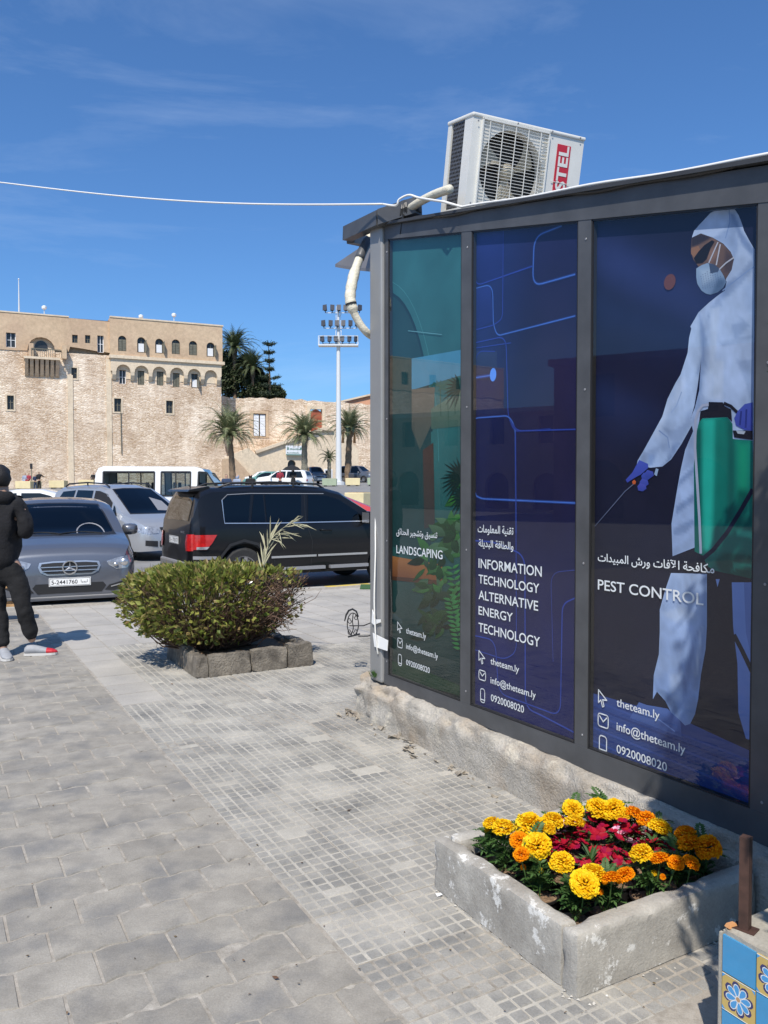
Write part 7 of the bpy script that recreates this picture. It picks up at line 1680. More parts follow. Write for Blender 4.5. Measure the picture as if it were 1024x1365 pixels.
for p, edge, i, j, hd_ in plants:
    if edge:
        w_ = 'along the outer wall' if j == 0 else ('along the kiosk base' if j == 4 else ('at the far end' if i == 0 else 'at the near end'))
        pos = f'{place[i]} of five' if j in (0, 4) else f'{["", "first", "second", "third"][j]} in from the outer wall'
        kind = ('no open flower' if not hd_ else f'{cn[len(hd_)]} {"orange" if hd_[0][2] else "yellow"} bloom{"s" if len(hd_) > 1 else ""}')
        o = thing('marigold_plant', f'marigold with {kind}, {w_}, {pos}', 'potted plant', p, rnd.uniform(0, 6), MG)
    else:
        o = thing('dianthus_plant', f'{"pink and red" if (i, j) in ((1, 2), (2, 3)) else "dark red"} dianthus, {["", "far", "middle", "near"][i]} row, {["", "outer", "central", "inner"][j]} pot of planter', 'potted plant', p, rnd.uniform(0, 6), DG)
    inst('pot', pm_, o); inst('soil', sm_, o)
    c = inst('foliage', rnd.choice(lf if edge else sf), o, (0, 0, .095), rnd.uniform(0, 6)); k_ = rnd.uniform(.85, 1.15); c.scale = (k_*1.1, k_*1.1, k_*(1.1 if hd_ else (.8 if edge else 1.0)))
    inv = Matrix.Rotation(-o.rotation_euler.z, 3, 'Z')
    for q, r, org in hd_:
        l_ = inv @ (q-p); sc = (r/FPX*q.y*1.12)/.034
        if rnd.random() < .35: bd = inst('bud', (ho_ if org else hy)[0], o, (l_.x*.5+rnd.uniform(-.03, .03), l_.y*.5+rnd.uniform(-.03, .03), rnd.uniform(.17, .22)), rnd.uniform(0, 6)); bd.scale = (.3, .3, .42)
        f_ = inst('flower', (ho_ if org else hy)[rnd.randrange(3)], o, l_, rnd.uniform(0, 6)); f_.rotation_euler = (rnd.uniform(-.5, .5), rnd.uniform(-.5, .5), rnd.uniform(0, 6)); k_ = sc*rnd.uniform(.9, 1.1); f_.scale = (k_, k_, k_*rnd.uniform(.8, 1.1))
        m = MB(); m.tube([(l_.x*.1, l_.y*.1, .1), (l_.x*.75, l_.y*.75, .1+(l_.z-.1)*.45), (l_.x, l_.y, l_.z-.012)], .0024, 5); m.build('stem', 'marigold_leaf', o)
    if not edge:
        n_ = 4
        for k in range(n_):
            a = rnd.uniform(0, 6); r0 = rnd.uniform(.01, .055); c = inst('flower', dp if (i, j, k) in ((1, 2, 0), (2, 3, 0), (1, 2, 1)) else rnd.choice(dr), o, (r0*math.cos(a), r0*math.sin(a), rnd.uniform(.185, .235)), rnd.uniform(0, 6))
bpy.data.objects.remove(protos)
for o in [o for o in bpy.data.objects if o.name.split('.')[0] in ('pot', 'soil', 'foliage', 'flower') and o.parent is None]: bpy.data.objects.remove(o)

# ================================================================== TILED PILLAR
tp0 = at(960, 1236, 2.12); tp0 = Vector((tp0.x, tp0.y)); T = Frame(tp0.x, tp0.y, K.a)
TH_ = at(960, 1236, 2.12).z
pil = thing('tiled_pillar', 'low masonry pillar faced with blue and flower patterned tiles, bottom right corner', 'pillar', (tp0.x, tp0.y, 0), K.a)
ts_ = .101; n_r = 4; n_c = 4
m = MB(); m.box(.004, n_c*ts_+.01, .008, n_c*ts_, 0, TH_-.006); o = m.build('core', 'kerb', pil)
rough_wall(0, n_c*ts_+.012, .0, n_c*ts_, .02, 5, .003).build('cap', 'kerb', pil, smooth=True, auto=50, loc=(0, 0.004, TH_-.02))
m = MB(); m.box(-.004, .003, .0, n_c*ts_, 0, TH_-.02); m.build('side_face', 'kerb', pil)
def tile_mesh(flower):
    m = MB(); h = ts_/2-.0016
    m.prism([(-h, -h), (h, -h), (h, h), (-h, h)], .0, .007, mi=0)
    if flower:
        y = -.0003
        def shp(pts, mi, k): m.add([(p[0], y-.00008*k, p[1]) for p in pts], [tuple(range(len(pts)))], mi=mi)
        for k in range(8):
            a = 2*PI*k/8+.2; d = Vector((math.cos(a), math.sin(a))); s_ = Vector((-d.y, d.x))
            shp([d*.026+s_*.011, d*.036+s_*.012, d*.0435+s_*.006, d*.0445, d*.0435-s_*.006, d*.036-s_*.012, d*.026-s_*.011], 1, 1)
            shp([d*.004, d*.016+s_*.0075, d*.028+s_*.0098, d*.036+s_*.006, d*.0385, d*.036-s_*.006, d*.028-s_*.0098, d*.016-s_*.0075], 2, 2+k*.1)
            shp([d*.006, d*.017+s_*.0055, d*.028+s_*.0078, d*.0345+s_*.004, d*.036, d*.0345-s_*.004, d*.028-s_*.0078, d*.017-s_*.0055], 3, 4+k*.1)
        shp([(.009*math.cos(2*PI*k/12), .009*math.sin(2*PI*k/12)) for k in range(12)], 2, 6); shp([(.0065*math.cos(2*PI*k/12), .0065*math.sin(2*PI*k/12)) for k in range(12)], 4, 7)
        for sx in (-1, 1):
            for sz in (-1, 1): shp([(sx*h, sz*h), (sx*h, sz*(h-.012)), (sx*(h-.006), sz*(h-.006)), (sx*(h-.012), sz*h)], 3, 1)
        m.prism([(-h, -h), (h, -h), (h, -h+.0015), (-h, -h+.0015)], -.0006, 0, mi=2); m.prism([(-h, h-.0015), (h, h-.0015), (h, h), (-h, h)], -.0006, 0, mi=2)
        return m.build('tile', ['tile_yellow', 'tile_navy', 'tile_white', 'tile_sky', 'tile_tan'], pil, fix=False)
    return m.build('tile', 'tile_blue', pil)
pf, fl_ = tile_mesh(False), tile_mesh(True)
first = {0: pf, 1: fl_}
for r0 in range(n_r):
    for c0 in range(n_c):
        q = (r0+c0) % 2; x, z = .008+(c0+.5)*ts_, TH_-.012-(r0+.5)*ts_
        o = first.pop(q, None) or inst('tile', (pf, fl_)[q].data, pil)
        o.location = (x, -.001, z)
m = MB(); m.box(0, .007, -.003, .006, 0, TH_-.01); m.build('edge_trim', 'kerb', pil)
pp = T.w(.038, .05); st = thing('rusty_post', 'short rusty square post standing on top of the tiled pillar', 'post', (pp.x, pp.y, TH_-.002), K.a+.3)
m = MB(); m.box(-.0125, .0125, -.0125, .0125, .004, .25); m.build('shaft', 'rust_iron', st); m = MB(); m.box(-.03, .03, -.022, .022, 0, .005); m.build('foot_plate', 'rust_iron', st)
pp = T.w(.012, .03); ch = thing('brick_chip', 'small orange brick chip lying beside the foot of the rusty post', 'brick chip', (pp.x, pp.y, TH_), .4)
m = MB(); m.box(-.016, .014, -.009, .009, 0, .009, tx=.004, ty=.003); m.build('chip', 'terracotta', ch)
# tall potted shrub just right of the picture, the one that throws the leafy shade on the bed
SX, SY_ = 1.20, 1.52
sh = thing('tall_potted_shrub', 'tall leafy potted shrub at the right edge, only leaf tips showing beside the kiosk', 'potted plant', (SX, SY_, 0))
m = MB(); m.lathe([(.17, 0), (.23, .34), (.25, .34), (.25, .38), (.22, .38), (.21, .33), (.001, .33)], 24); m.build('pot', 'terracotta', sh)
r_ = random.Random(31); m = MB()
tips = []
for k in range(16):
    a = r_.uniform(0, 2*PI); rr = r_.uniform(.12, .42); z = r_.uniform(.9, 2.75); q = Vector((math.cos(a)*rr, math.sin(a)*rr, z)); m.tube([(0, 0, .33), (q.x*.3, q.y*.3, z*.6), q], [.016, .010, .004], 5); tips.append(q)
m.build('stem', 'twig', sh)
m = MB()
for _ in range(27000):
    z = .42+2.55*r_.random()**.85; w_ = .50*(1-.12*max(0, 1.2-z)); a = r_.uniform(0, 2*PI); rr = w_*math.sqrt(r_.random()); p = Vector((math.cos(a)*rr, math.sin(a)*rr, z))
    if p.x+SX < .474*(p.y+SY_)+(.075 if z > 1.75 else .30): continue      # crown shaped for its shade: cut out of view, lower part clears the tiles
    d = Vector((r_.gauss(0, 1), r_.gauss(0, 1), r_.gauss(.1, .6))).normalized(); n_ = d.orthogonal().normalized(); n_.rotate(Matrix.Rotation(r_.uniform(0, 6.3), 3, d)); leaf_quad(m, p, d, n_, r_.uniform(.05, .085), r_.uniform(.012, .02))
for (px, py) in ((1024, 428), (1026, 434), (1025, 478), (1024, 484), (1026, 505), (1025, 521), (1027, 526)):
    p = at(px, py, 1.95)-Vector((SX, SY_, 0)); 
    for k in range(3): d = Vector((-1, r_.uniform(-.5, .5), r_.uniform(-.9, .7))).normalized(); leaf_quad(m, p+Vector((.02, 0, 0)), d, Vector((0, -1, .3)).normalized(), .022, .006)
    m.tube([p+Vector((.015, 0, 0)), p+Vector((.25, .0, -.05))], .002, 4)
m.build('foliage', 'shrub_leaf', sh, fix=False)

s2 = thing('tall_potted_shrub', 'added unseen shrub beyond the right edge that deepens the shade there', 'potted plant', (2.12, 1.72, 0))  # unseen extra shrub, added to block fill from sky and paving
m = MB(); m.lathe([(.2, 0), (.27, .38), (.29, .38), (.29, .42), (.26, .42), (.25, .37), (.001, .37)], 24); m.build('pot', 'terracotta', s2)
m = MB(); m.tube([(0, 0, .3), (.03, 0, 1.4), (0, 0, 2.6)], [.03, .02, .006], 7); m.build('stem', 'twig', s2)
m = MB(); r_ = random.Random(41)
for _ in range(9000):
    z = .4+2.7*r_.random(); a = r_.uniform(0, 2*PI); rr = .52*math.sqrt(r_.random())*(1-.3*abs(z-1.7)/1.4); p = Vector((math.cos(a)*rr, math.sin(a)*rr, z)); d = Vector((r_.gauss(0, 1), r_.gauss(0, 1), r_.gauss(.1, .6))).normalized(); leaf_quad(m, p, d, d.orthogonal().normalized(), r_.uniform(.06, .11), r_.uniform(.018, .03))
m.build('foliage', 'shrub_leaf', s2, fix=False)

# ================================================================== HEDGE BUSH IN ITS LOW STONE RING
B0 = gnd(262, 905); b_ = K.loc(B0); bx1, by0 = b_.x, b_.y
rg = thing('stone_planter_ring', 'low crumbling stone planter ring under the clipped bush', 'planter', (K.o.x, K.o.y, 0), K.a)
SZ = .92
segs = []
r_ = random.Random(8)
def stone_row(ax, a0, a1, other, thick, h):
    """rough blocks one by one along an edge"""
    a = a0
    while a < a1-.05:
        w = min(r_.uniform(.22, .46), a1-a)
        hh = h*r_.uniform(.8, 1.12)
        m = MB(); bm = bmesh.new()
        if ax == 'x': lo, hi = (a+.004, other, 0), (a+w-.004, other+thick, hh)
        else: lo, hi = (other, a+.004, 0), (other+thick, a+w-.004, hh)
        nx, ny, nz = 6, 6, 5
        cx_, cy_, cz_ = [(lo[i]+hi[i])/2 for i in range(3)]
        V = {}
        for i in range(nx+1):
            for j in range(ny+1):
                for k in range(nz+1):
                    if i in (0, nx) or j in (0, ny) or k in (0, nz):
                        p = Vector((lo[0]+(hi[0]-lo[0])*i/nx, lo[1]+(hi[1]-lo[1])*j/ny, lo[2]+(hi[2]-lo[2])*k/nz)); c = Vector((cx_, cy_, cz_)); e = (i in (0, nx))+(j in (0, ny))+(k == nz)
                        p = p.lerp(c, .05*(e >= 2)+.06*(e == 3)); q = p*13; p += Vector((noise.noise(q), noise.noise(q+Vector((7, 0, 0))), noise.noise(q+Vector((0, 7, 0)))))*.014
                        V[(i, j, k)] = bm.verts.new(p)
        def F_(*ks): bm.faces.new([V[k] for k in ks])
        for i in range(nx):
            for j in range(ny): F_((i, j, nz), (i+1, j, nz), (i+1, j+1, nz), (i, j+1, nz))
            for k in range(nz):
                for j in (0, ny): F_((i, j, k), (i+1, j, k), (i+1, j, k+1), (i, j, k+1))
        for j in range(ny):
            for k in range(nz):
                for i in (0, nx): F_((i, j, k), (i, j+1, k), (i, j+1, k+1), (i, j, k+1))
        bm.verts.index_update(); bmesh.ops.recalc_face_normals(bm, faces=bm.faces); m.add([v.co[:] for v in bm.verts], [tuple(v.index for v in f.verts) for f in bm.faces]); bm.free()
        m.build('stone', 'ring_stone', rg, smooth=True, auto=45); a += w
x0, x1, y0, y1 = bx1-SZ, bx1, by0, by0+SZ+.12
stone_row('x', x0, x1, y0, .10, .20); stone_row('y', y0+.1, y1, x1-.10, .10, .19); stone_row('x', x0, x1, y1-.10, .10, .18); stone_row('y', y0+.1, y1-.1, x0, .10, .18)
m = MB(); m.box(x0+.09, x1-.09, y0+.09, y1-.09, .002, .13); m.build('soil', 'soil', rg)
cb_ = K.w((x0+x1)/2, (y0+y1)/2)
cpx = at(281, 800, cb_.y)
bush = thing('clipped_bush', 'broad flat topped clipped bush with glossy leaves and bare twigs at its right side', 'bush', (cpx.x, cb_.y, 0))
r_ = random.Random(77)
HW = (402-160)/2/FPX*cb_.y*.97; TOPZ = at(300, 757, cb_.y).z
def bush_r(a):  # plan outline radius
    return 1+.07*math.sin(3*a+1)+.05*math.sin(5*a+2)+.04*math.sin(9*a)
def bush_pt(u):
    a = r_.uniform(0, 2*PI); rad = bush_r(a); z = r_.random(); prof = (.80+.2*math.sin(min(1, z/.5)*PI/2)) if z < .5 else (1-((z-.5)/.5)**3.0*.30)
    k = (1-r_.random()**2.2*.42) if u < .72 else math.sqrt(r_.random())*.9
    zz = .24+(TOPZ-.26)*z+.06*noise.noise(Vector((math.cos(a)*3, math.sin(a)*3, z*3)))
    low = .60+.40*min(1, max(0, (zz-.18)/.22))
    x, y = math.cos(a)*HW*rad*prof*k*low, math.sin(a)*HW*.82*rad*prof*k*low
    x += .14*noise.noise(Vector((x*3, y*3, zz*3))); y += .1*noise.noise(Vector((x*3+5, y*3, zz*3)))
    return Vector((x, y, zz)), a, k
m = MB(); md = MB()
NL = 11500
for i_ in range(NL):
    p, a, k = bush_pt(r_.random())
    if i_ % 3 == 0: # top surface
        rr = math.sqrt(r_.random())*.92; p = Vector((math.cos(a)*HW*rr*bush_r(a), math.sin(a)*HW*.82*rr*bush_r(a), TOPZ-.10*rr**3-abs(r_.gauss(0, .035))+.06*noise.noise(Vector((math.cos(a)*rr*4, math.sin(a)*rr*4, 0)))))
    out = Vector((p.x, p.y*1.2, (p.z-.5)*1.4)).normalized(); d = (out*1.0+Vector((r_.gauss(0, .6), r_.gauss(0, .6), r_.gauss(.35, .5)))).normalized(); n_ = (d.orthogonal()).normalized(); n_.rotate(Matrix.Rotation(r_.uniform(0, 6.3), 3, d))
    dry = p.x > HW*.10 and r_.random() < .75*min(1, (p.x/HW)*1.3)*(1.2 if p.z < TOPZ-.05 else .5)
    if dry and r_.random() < .5: continue
    if dry or (r_.random() < .05): leaf_quad(md, p, d, n_, r_.uniform(.022, .04), r_.uniform(.004, .008))
    else: leaf_quad(m, p, d, n_, r_.uniform(.032, .078), r_.uniform(.010, .021))
m.build('foliage', 'hedge_leaf', bush, fix=False); md.build('dry_foliage', 'dry_leaf', bush, fix=False)
m = MB()
for k in range(720):
    a = r_.uniform(0, 2*PI); a2 = a+r_.uniform(-.4, .4); s0 = Vector((math.cos(a)*.16, math.sin(a)*.14, .12)); zt = .32+r_.random()*(TOPZ-.36); rr = HW*(.66+.40*r_.random())*bush_r(a2)*(.6+.4*min(1, (zt-.25)/.25)); e = Vector((math.cos(a2)*rr, math.sin(a2)*rr*.82, zt))
    if k % 4 == 0: e.x = abs(e.x)
    mid = s0.lerp(e, .5)+Vector((r_.gauss(0, .03), r_.gauss(0, .03), r_.gauss(-.02, .04))); m.tube([s0, mid, e], [.008, .005, .002], 4, cap=False)
    for q in range(2):
        b = mid.lerp(e, r_.random()); m.tube([b, b+Vector((r_.gauss(0, .05), r_.gauss(0, .05), r_.gauss(.03, .05)))], [.003, .001], 3, cap=False)
# bare curling twigs on the right
for k in range(70):
    s0 = Vector((HW*.72, r_.uniform(-.4, .3), r_.uniform(.35, TOPZ-.03))); P = [s0]; d = Vector((1, r_.gauss(0, .5), r_.gauss(0, .5))).normalized()
    for q in range(4): P.append(P[-1]+d*.065); d = (d+Vector((r_.gauss(0, .4), r_.gauss(0, .4), r_.gauss(0, .5)))).normalized()
    m.tube(P, [.004, .0035, .003, .002, .001], 3, cap=False)
m.build('twigs', 'twig', bush)
fr_ = thing('dry_palm_frond', 'pale dry palm frond stuck upright in the top of the clipped bush', 'palm frond', (0, 0, 0))
Yf = cb_.y+.05; P = spline([at(349, 768, Yf), at(353, 745, Yf), at(360, 722, Yf), at(372, 708, Yf), at(388, 697, Yf-.1)], 5)
m = MB(); m.tube(P, [.008*(1-.8*i/len(P)) for i in range(len(P))], 5); m.build('stalk', 'dry_frond', fr_)
m = MB(); r_ = random.Random(3)
for k in range(34):
    t = .12+.88*r_.random(); p = P[min(len(P)-1, int(t*len(P)))]; sg = r_.choice((-1, 1)); d = Vector((.75+r_.gauss(0, .35), r_.gauss(0, .35), .15+r_.gauss(0, .4))).normalized() if t > .5 else Vector((r_.gauss(.15, .3), r_.gauss(0, .25), .9)).normalized(); L_ = r_.uniform(.12, .26); s_ = Vector((d.z, 0, -d.x))*.006
    q = p+d*L_*.6; e = p+d*L_+Vector((0, 0, -.05*r_.random())); m.add([p-s_*.5, p+s_*.5, q+s_, e, q-s_], [(0, 1, 2, 3, 4)])
for (ax, ay), (bx, by) in (((352, 760), (347, 722)), ((350, 765), (343, 735)), ((372, 712), (400, 711)), ((378, 708), (403, 716)), ((386, 700), (391, 694))):
    p, e = at(ax, ay, Yf), at(bx, by, Yf+.02); s_ = Vector((.006, 0, .004)); m.add([p-s_*.5, p+s_*.5, p.lerp(e, .6)+s_, e, p.lerp(e, .6)-s_], [(0, 1, 2, 3, 4)])
m.build('leaflets', 'dry_frond', fr_, fix=False)
wd_ = thing('weed', 'tiny green weed growing where the corner post meets the concrete base', 'plant', at(500, 903, 5.42))
m = MB(); r_ = random.Random(9)
for k in range(46): d = Vector((r_.gauss(-.1, .6), r_.gauss(0, .6), 1)).normalized(); leaf_quad(m, Vector((r_.gauss(0, .012), r_.gauss(0, .012), 0)), d, d.orthogonal().normalized(), r_.uniform(.03, .07), .004)
m.build('leaves', 'marigold_leaf', wd_, fix=False)

# ================================================================== PEOPLE
def skin(name, nodes, edges, matn, parent, sub=2, root=0, seed=None, rough=0.0):
    me = bpy.data.meshes.new(name); me.from_pydata([n[0] for n in nodes], edges, []); o = bpy.data.objects.new('tmp', me); COL.objects.link(o)
    md_ = o.modifiers.new('s', 'SKIN'); md_.use_smooth_shade = True
    for i, n in enumerate(nodes):
        v = me.skin_vertices[0].data[i]; r = n[1]; v.radius = r if isinstance(r, tuple) else (r, r); v.use_root = (i == root)
    o.modifiers.new('u', 'SUBSURF').levels = sub
    dg = bpy.context.evaluated_depsgraph_get(); dg.update(); ev = o.evaluated_get(dg); nm = bpy.data.meshes.new_from_object(ev); bpy.data.objects.remove(o)
    nm.name = name; nm.materials.clear(); nm.materials.append(M[matn])
    if rough:
        for v in nm.vertices: q = v.co*7; v.co += v.normal*(noise.noise(q)*rough+noise.noise(q*2.7)*rough*.5)
    nm.polygons.foreach_set('use_smooth', [True]*len(nm.polygons))
    x = bpy.data.objects.new(name, nm); COL.objects.link(x); x.parent = parent; return x
pr_ = gnd(22, 874); man = thing('person', 'man in black hooded top and black trousers with his back turned, at the left edge', 'person', (pr_.x, pr_.y, 0))
Wp = lambda px, py, dy=0.0: at(px, py, pr_.y+dy)-Vector((pr_.x, pr_.y, 0))
hipC, hipR, hipL = Wp(6, 752), Wp(20, 757), Wp(-8, 757)
kneeR, ankR = Wp(31, 808, -.03), Wp(44, 857, .02); kneeL, ankL = Wp(-3, 812, -.02), Wp(5, 868, -.08)
chest, neck = Wp(5, 690), Wp(4, 658)
shR, shL = Wp(30, 672), Wp(-22, 672); elR, elL = Wp(36, 712, -.04), Wp(-30, 712, .0); wrR, wrL = Wp(12, 706, .27), Wp(-10, 708, .27)
head = Wp(0, 640, .02)
# body (skin) as one continuous figure
nodes = [(hipC, (.07, .06)), (chest, (.13, .08)), (neck, .055), (head+Vector((0, 0, -.03)), .075), (head+Vector((0, .0, .05)), (.083, .09)), (head+Vector((0, 0, .09)), .06), (shR, .05), (elR, .028), (wrR, .026), (shL, .05), (elL, .038), (wrL, .028), (hipR, .08), (kneeR, .055), (ankR, .038), (hipL, .08), (kneeL, .055), (ankL, .038)]
edges = [(0, 1), (1, 2), (2, 3), (3, 4), (4, 5), (1, 6), (6, 7), (7, 8), (1, 9), (9, 10), (10, 11), (0, 12), (12, 13), (13, 14), (0, 15), (15, 16), (16, 17)]
skin('body', nodes, edges, 'skin', man)
dn = Vector((0, 0, 1))
skin('hooded_top', [(hipC+dn*-.07, (.175, .14)), (hipC.lerp(chest, .35), (.175, .135)), (chest, (.20, .145)), (neck+dn*-.05, (.14, .115)), (neck+dn*-.01, .085), (shR+Vector((-.03, 0, 0)), .09), (elR.lerp(shR, .5), .078), (elR, .068), (elR.lerp(wrR, .5), .06), (wrR, .045), (shL, .09), (elL, .066), (wrL, .045)],
     [(0, 1), (1, 2), (2, 3), (3, 4), (2, 5), (5, 6), (6, 7), (7, 8), (8, 9), (2, 10), (10, 11), (11, 12)], 'cloth_black', man, sub=3, root=2, rough=.022)
hd0 = neck+Vector((.0, -.085, -.03)); skin('hood', [(hd0+Vector((-.12, .05, .03)), .045), (hd0+Vector((-.07, -.01, 0)), .06), (hd0+Vector((0, -.03, -.03)), .075), (hd0+Vector((.08, -.01, 0)), .06), (hd0+Vector((.12, .05, .03)), .045)], [(0, 1), (1, 2), (2, 3), (3, 4)], 'cloth_black', man, root=2, rough=.008)
skin('trousers', [(hipC+dn*.08, .125), (hipC+dn*-.03, (.14, .12)), (hipR+dn*-.10, (.10, .105)), (hipR.lerp(kneeR, .5), .098), (kneeR, .080), (kneeR.lerp(ankR, .45), .075), (ankR+dn*.03, .052), (hipL+dn*-.10, (.10, .105)), (hipL.lerp(kneeL, .5), .098), (kneeL, .080), (kneeL.lerp(ankL, .45), .072), (ankL+dn*.03, .052)],
     [(0, 1), (1, 2), (2, 3), (3, 4), (4, 5), (5, 6), (1, 7), (7, 8), (8, 9), (9, 10), (10, 11)], 'trousers_black', man, sub=3, root=1, rough=.018)
hr = head; m = MB(); vs = []; nu, nv = 22, 14
for j in range(nv+1):
    for i in range(nu):
        a = 2*PI*i/nu; b = PI*j/nv*.72; d = Vector((math.sin(b)*math.cos(a), math.sin(b)*math.sin(a), math.cos(b))); lo_ = 1-.25*max(0, d.y)*(1 if b > 1.2 else 0)
        p = Vector((d.x*.104*lo_, d.y*.118*lo_-.012, d.z*.125+.02)); p += d*(.007*noise.noise(p*22)+.004*noise.noise(p*60)); vs.append(hr+p)
m.add(vs, [(j*nu+i, j*nu+(i+1) % nu, (j+1)*nu+(i+1) % nu, (j+1)*nu+i) for j in range(nv) for i in range(nu)]); m.build('hair', 'hair', man, smooth=True)
for sx in (-1, 1): skin('ear', [(hr+Vector((sx*.088, .01, -.01)), .012), (hr+Vector((sx*.097, .0, .02)), .014), (hr+Vector((sx*.09, .005, .035)), .008)], [(0, 1), (1, 2)], 'skin', man, 1)
for w_, sx in ((wrR, -1), (wrL, 1)):   # hands meeting in front of him, fingers curled
    base = w_+Vector((sx*.03, .04, .0)); nd = [(w_, .026), (base, (.036, .018)), (base+Vector((sx*.03, .035, 0)), (.036, .016))]; ed = [(0, 1), (1, 2)]
    for k in range(4):
        o_ = base+Vector((sx*.04, .04, .03-.02*k)); i0 = len(nd); l_ = (.028, .032, .03, .024)[k]
        nd += [(o_+Vector((sx*.015, .01, 0)), .009), (o_+Vector((sx*(.015+l_), 0, 0)), .0085), (o_+Vector((sx*(.02+l_), -.03, 0)), .0075)]; ed += [(2, i0), (i0, i0+1), (i0+1, i0+2)]
    i0 = len(nd); nd += [(base+Vector((0, .0, .035)), .012), (base+Vector((sx*.03, .005, .055)), .009)]; ed += [(1, i0), (i0, i0+1)]
    skin('hand', nd, ed, 'skin', man, 1)
def shoe(ank, d, toecol, nm='shoe'):
    d = Vector(d).normalized(); s_ = Vector((-d.y, d.x, 0)); a = Vector((ank.x, ank.y, 0)); m = MB(); prof = [(-.07, .032, .075, .015), (-.05, .040, .095, .012), (0, .042, .10, .012), (.06, .044, .085, .012), (.12, .049, .065, .012), (.17, .047, .055, .014), (.20, .034, .042, .018), (.215, .012, .028, .02)]
    n = 12
    for lo, hi, mt, kk in ((0, len(prof), 0, 1),):
        vs = []
        for (x, w, h, z0) in prof:
            for q in range(n): t = 2*PI*q/n; vs.append(a+d*x+s_*w*math.cos(t)+Vector((0, 0, z0+(h-z0)*(.5+.5*math.sin(t)))))
        nf = len(prof)
        for i in range(nf-1): m.add([vs[i*n+q] for q in range(n)]+[vs[(i+1)*n+q] for q in range(n)], [(q, (q+1) % n, n+(q+1) % n, n+q) for q in range(n)], mi=1 if (toecol and i >= 4) else 0)
        m.add(vs[:n], [tuple(range(n))]); m.add(vs[-n:], [tuple(range(n))])
    o = m.build(nm, ['shoe_grey', 'shoe_red'], man, smooth=True)
    m = MB(); P = [(x-.004 if i == 0 else x, w+.004) for i, (x, w, h, z0) in enumerate(prof)]; ol = [a+d*x+s_*w for x, w in P]+[a+d*x-s_*w for x, w in reversed(P)]
    m.add([p+Vector((0, 0, .002)) for p in ol]+[p+Vector((0, 0, .022)) for p in ol], [tuple(range(len(ol))), tuple(range(2*len(ol)-1, len(ol)-1, -1))]+[(i, (i+1) % len(ol), len(ol)+(i+1) % len(ol), len(ol)+i) for i in range(len(ol))]); m.build('sole', 'shoe_sole', o)
shoe(ankR+Vector((.0, 0, 0)), (1, .22, 0), True); shoe(ankL, (.55, -.8, 0), False)

# wooden stool behind him
sp = gnd(14, 828); stl = thing('wooden_stool', 'small wooden stool half hidden behind the man in black', 'stool', (sp.x-.05, sp.y, 0), .4)
m = MB(); m.box(-.17, .17, -.17, .17, .40, .43); bevel(m.build('seat', 'wood', stl), .006)
for sx in (-1, 1):
    for sy in (-1, 1): m = MB(); m.bar((sx*.15, sy*.15, 0), (sx*.13, sy*.13, .40), .03); m.build('leg', 'wood', stl)
m = MB(); m.bar((-.14, -.14, .2), (.14, -.14, .2), .02, .03); m.bar((-.14, .14, .2), (.14, .14, .2), .02, .03); m.build('stretcher', 'wood', stl)

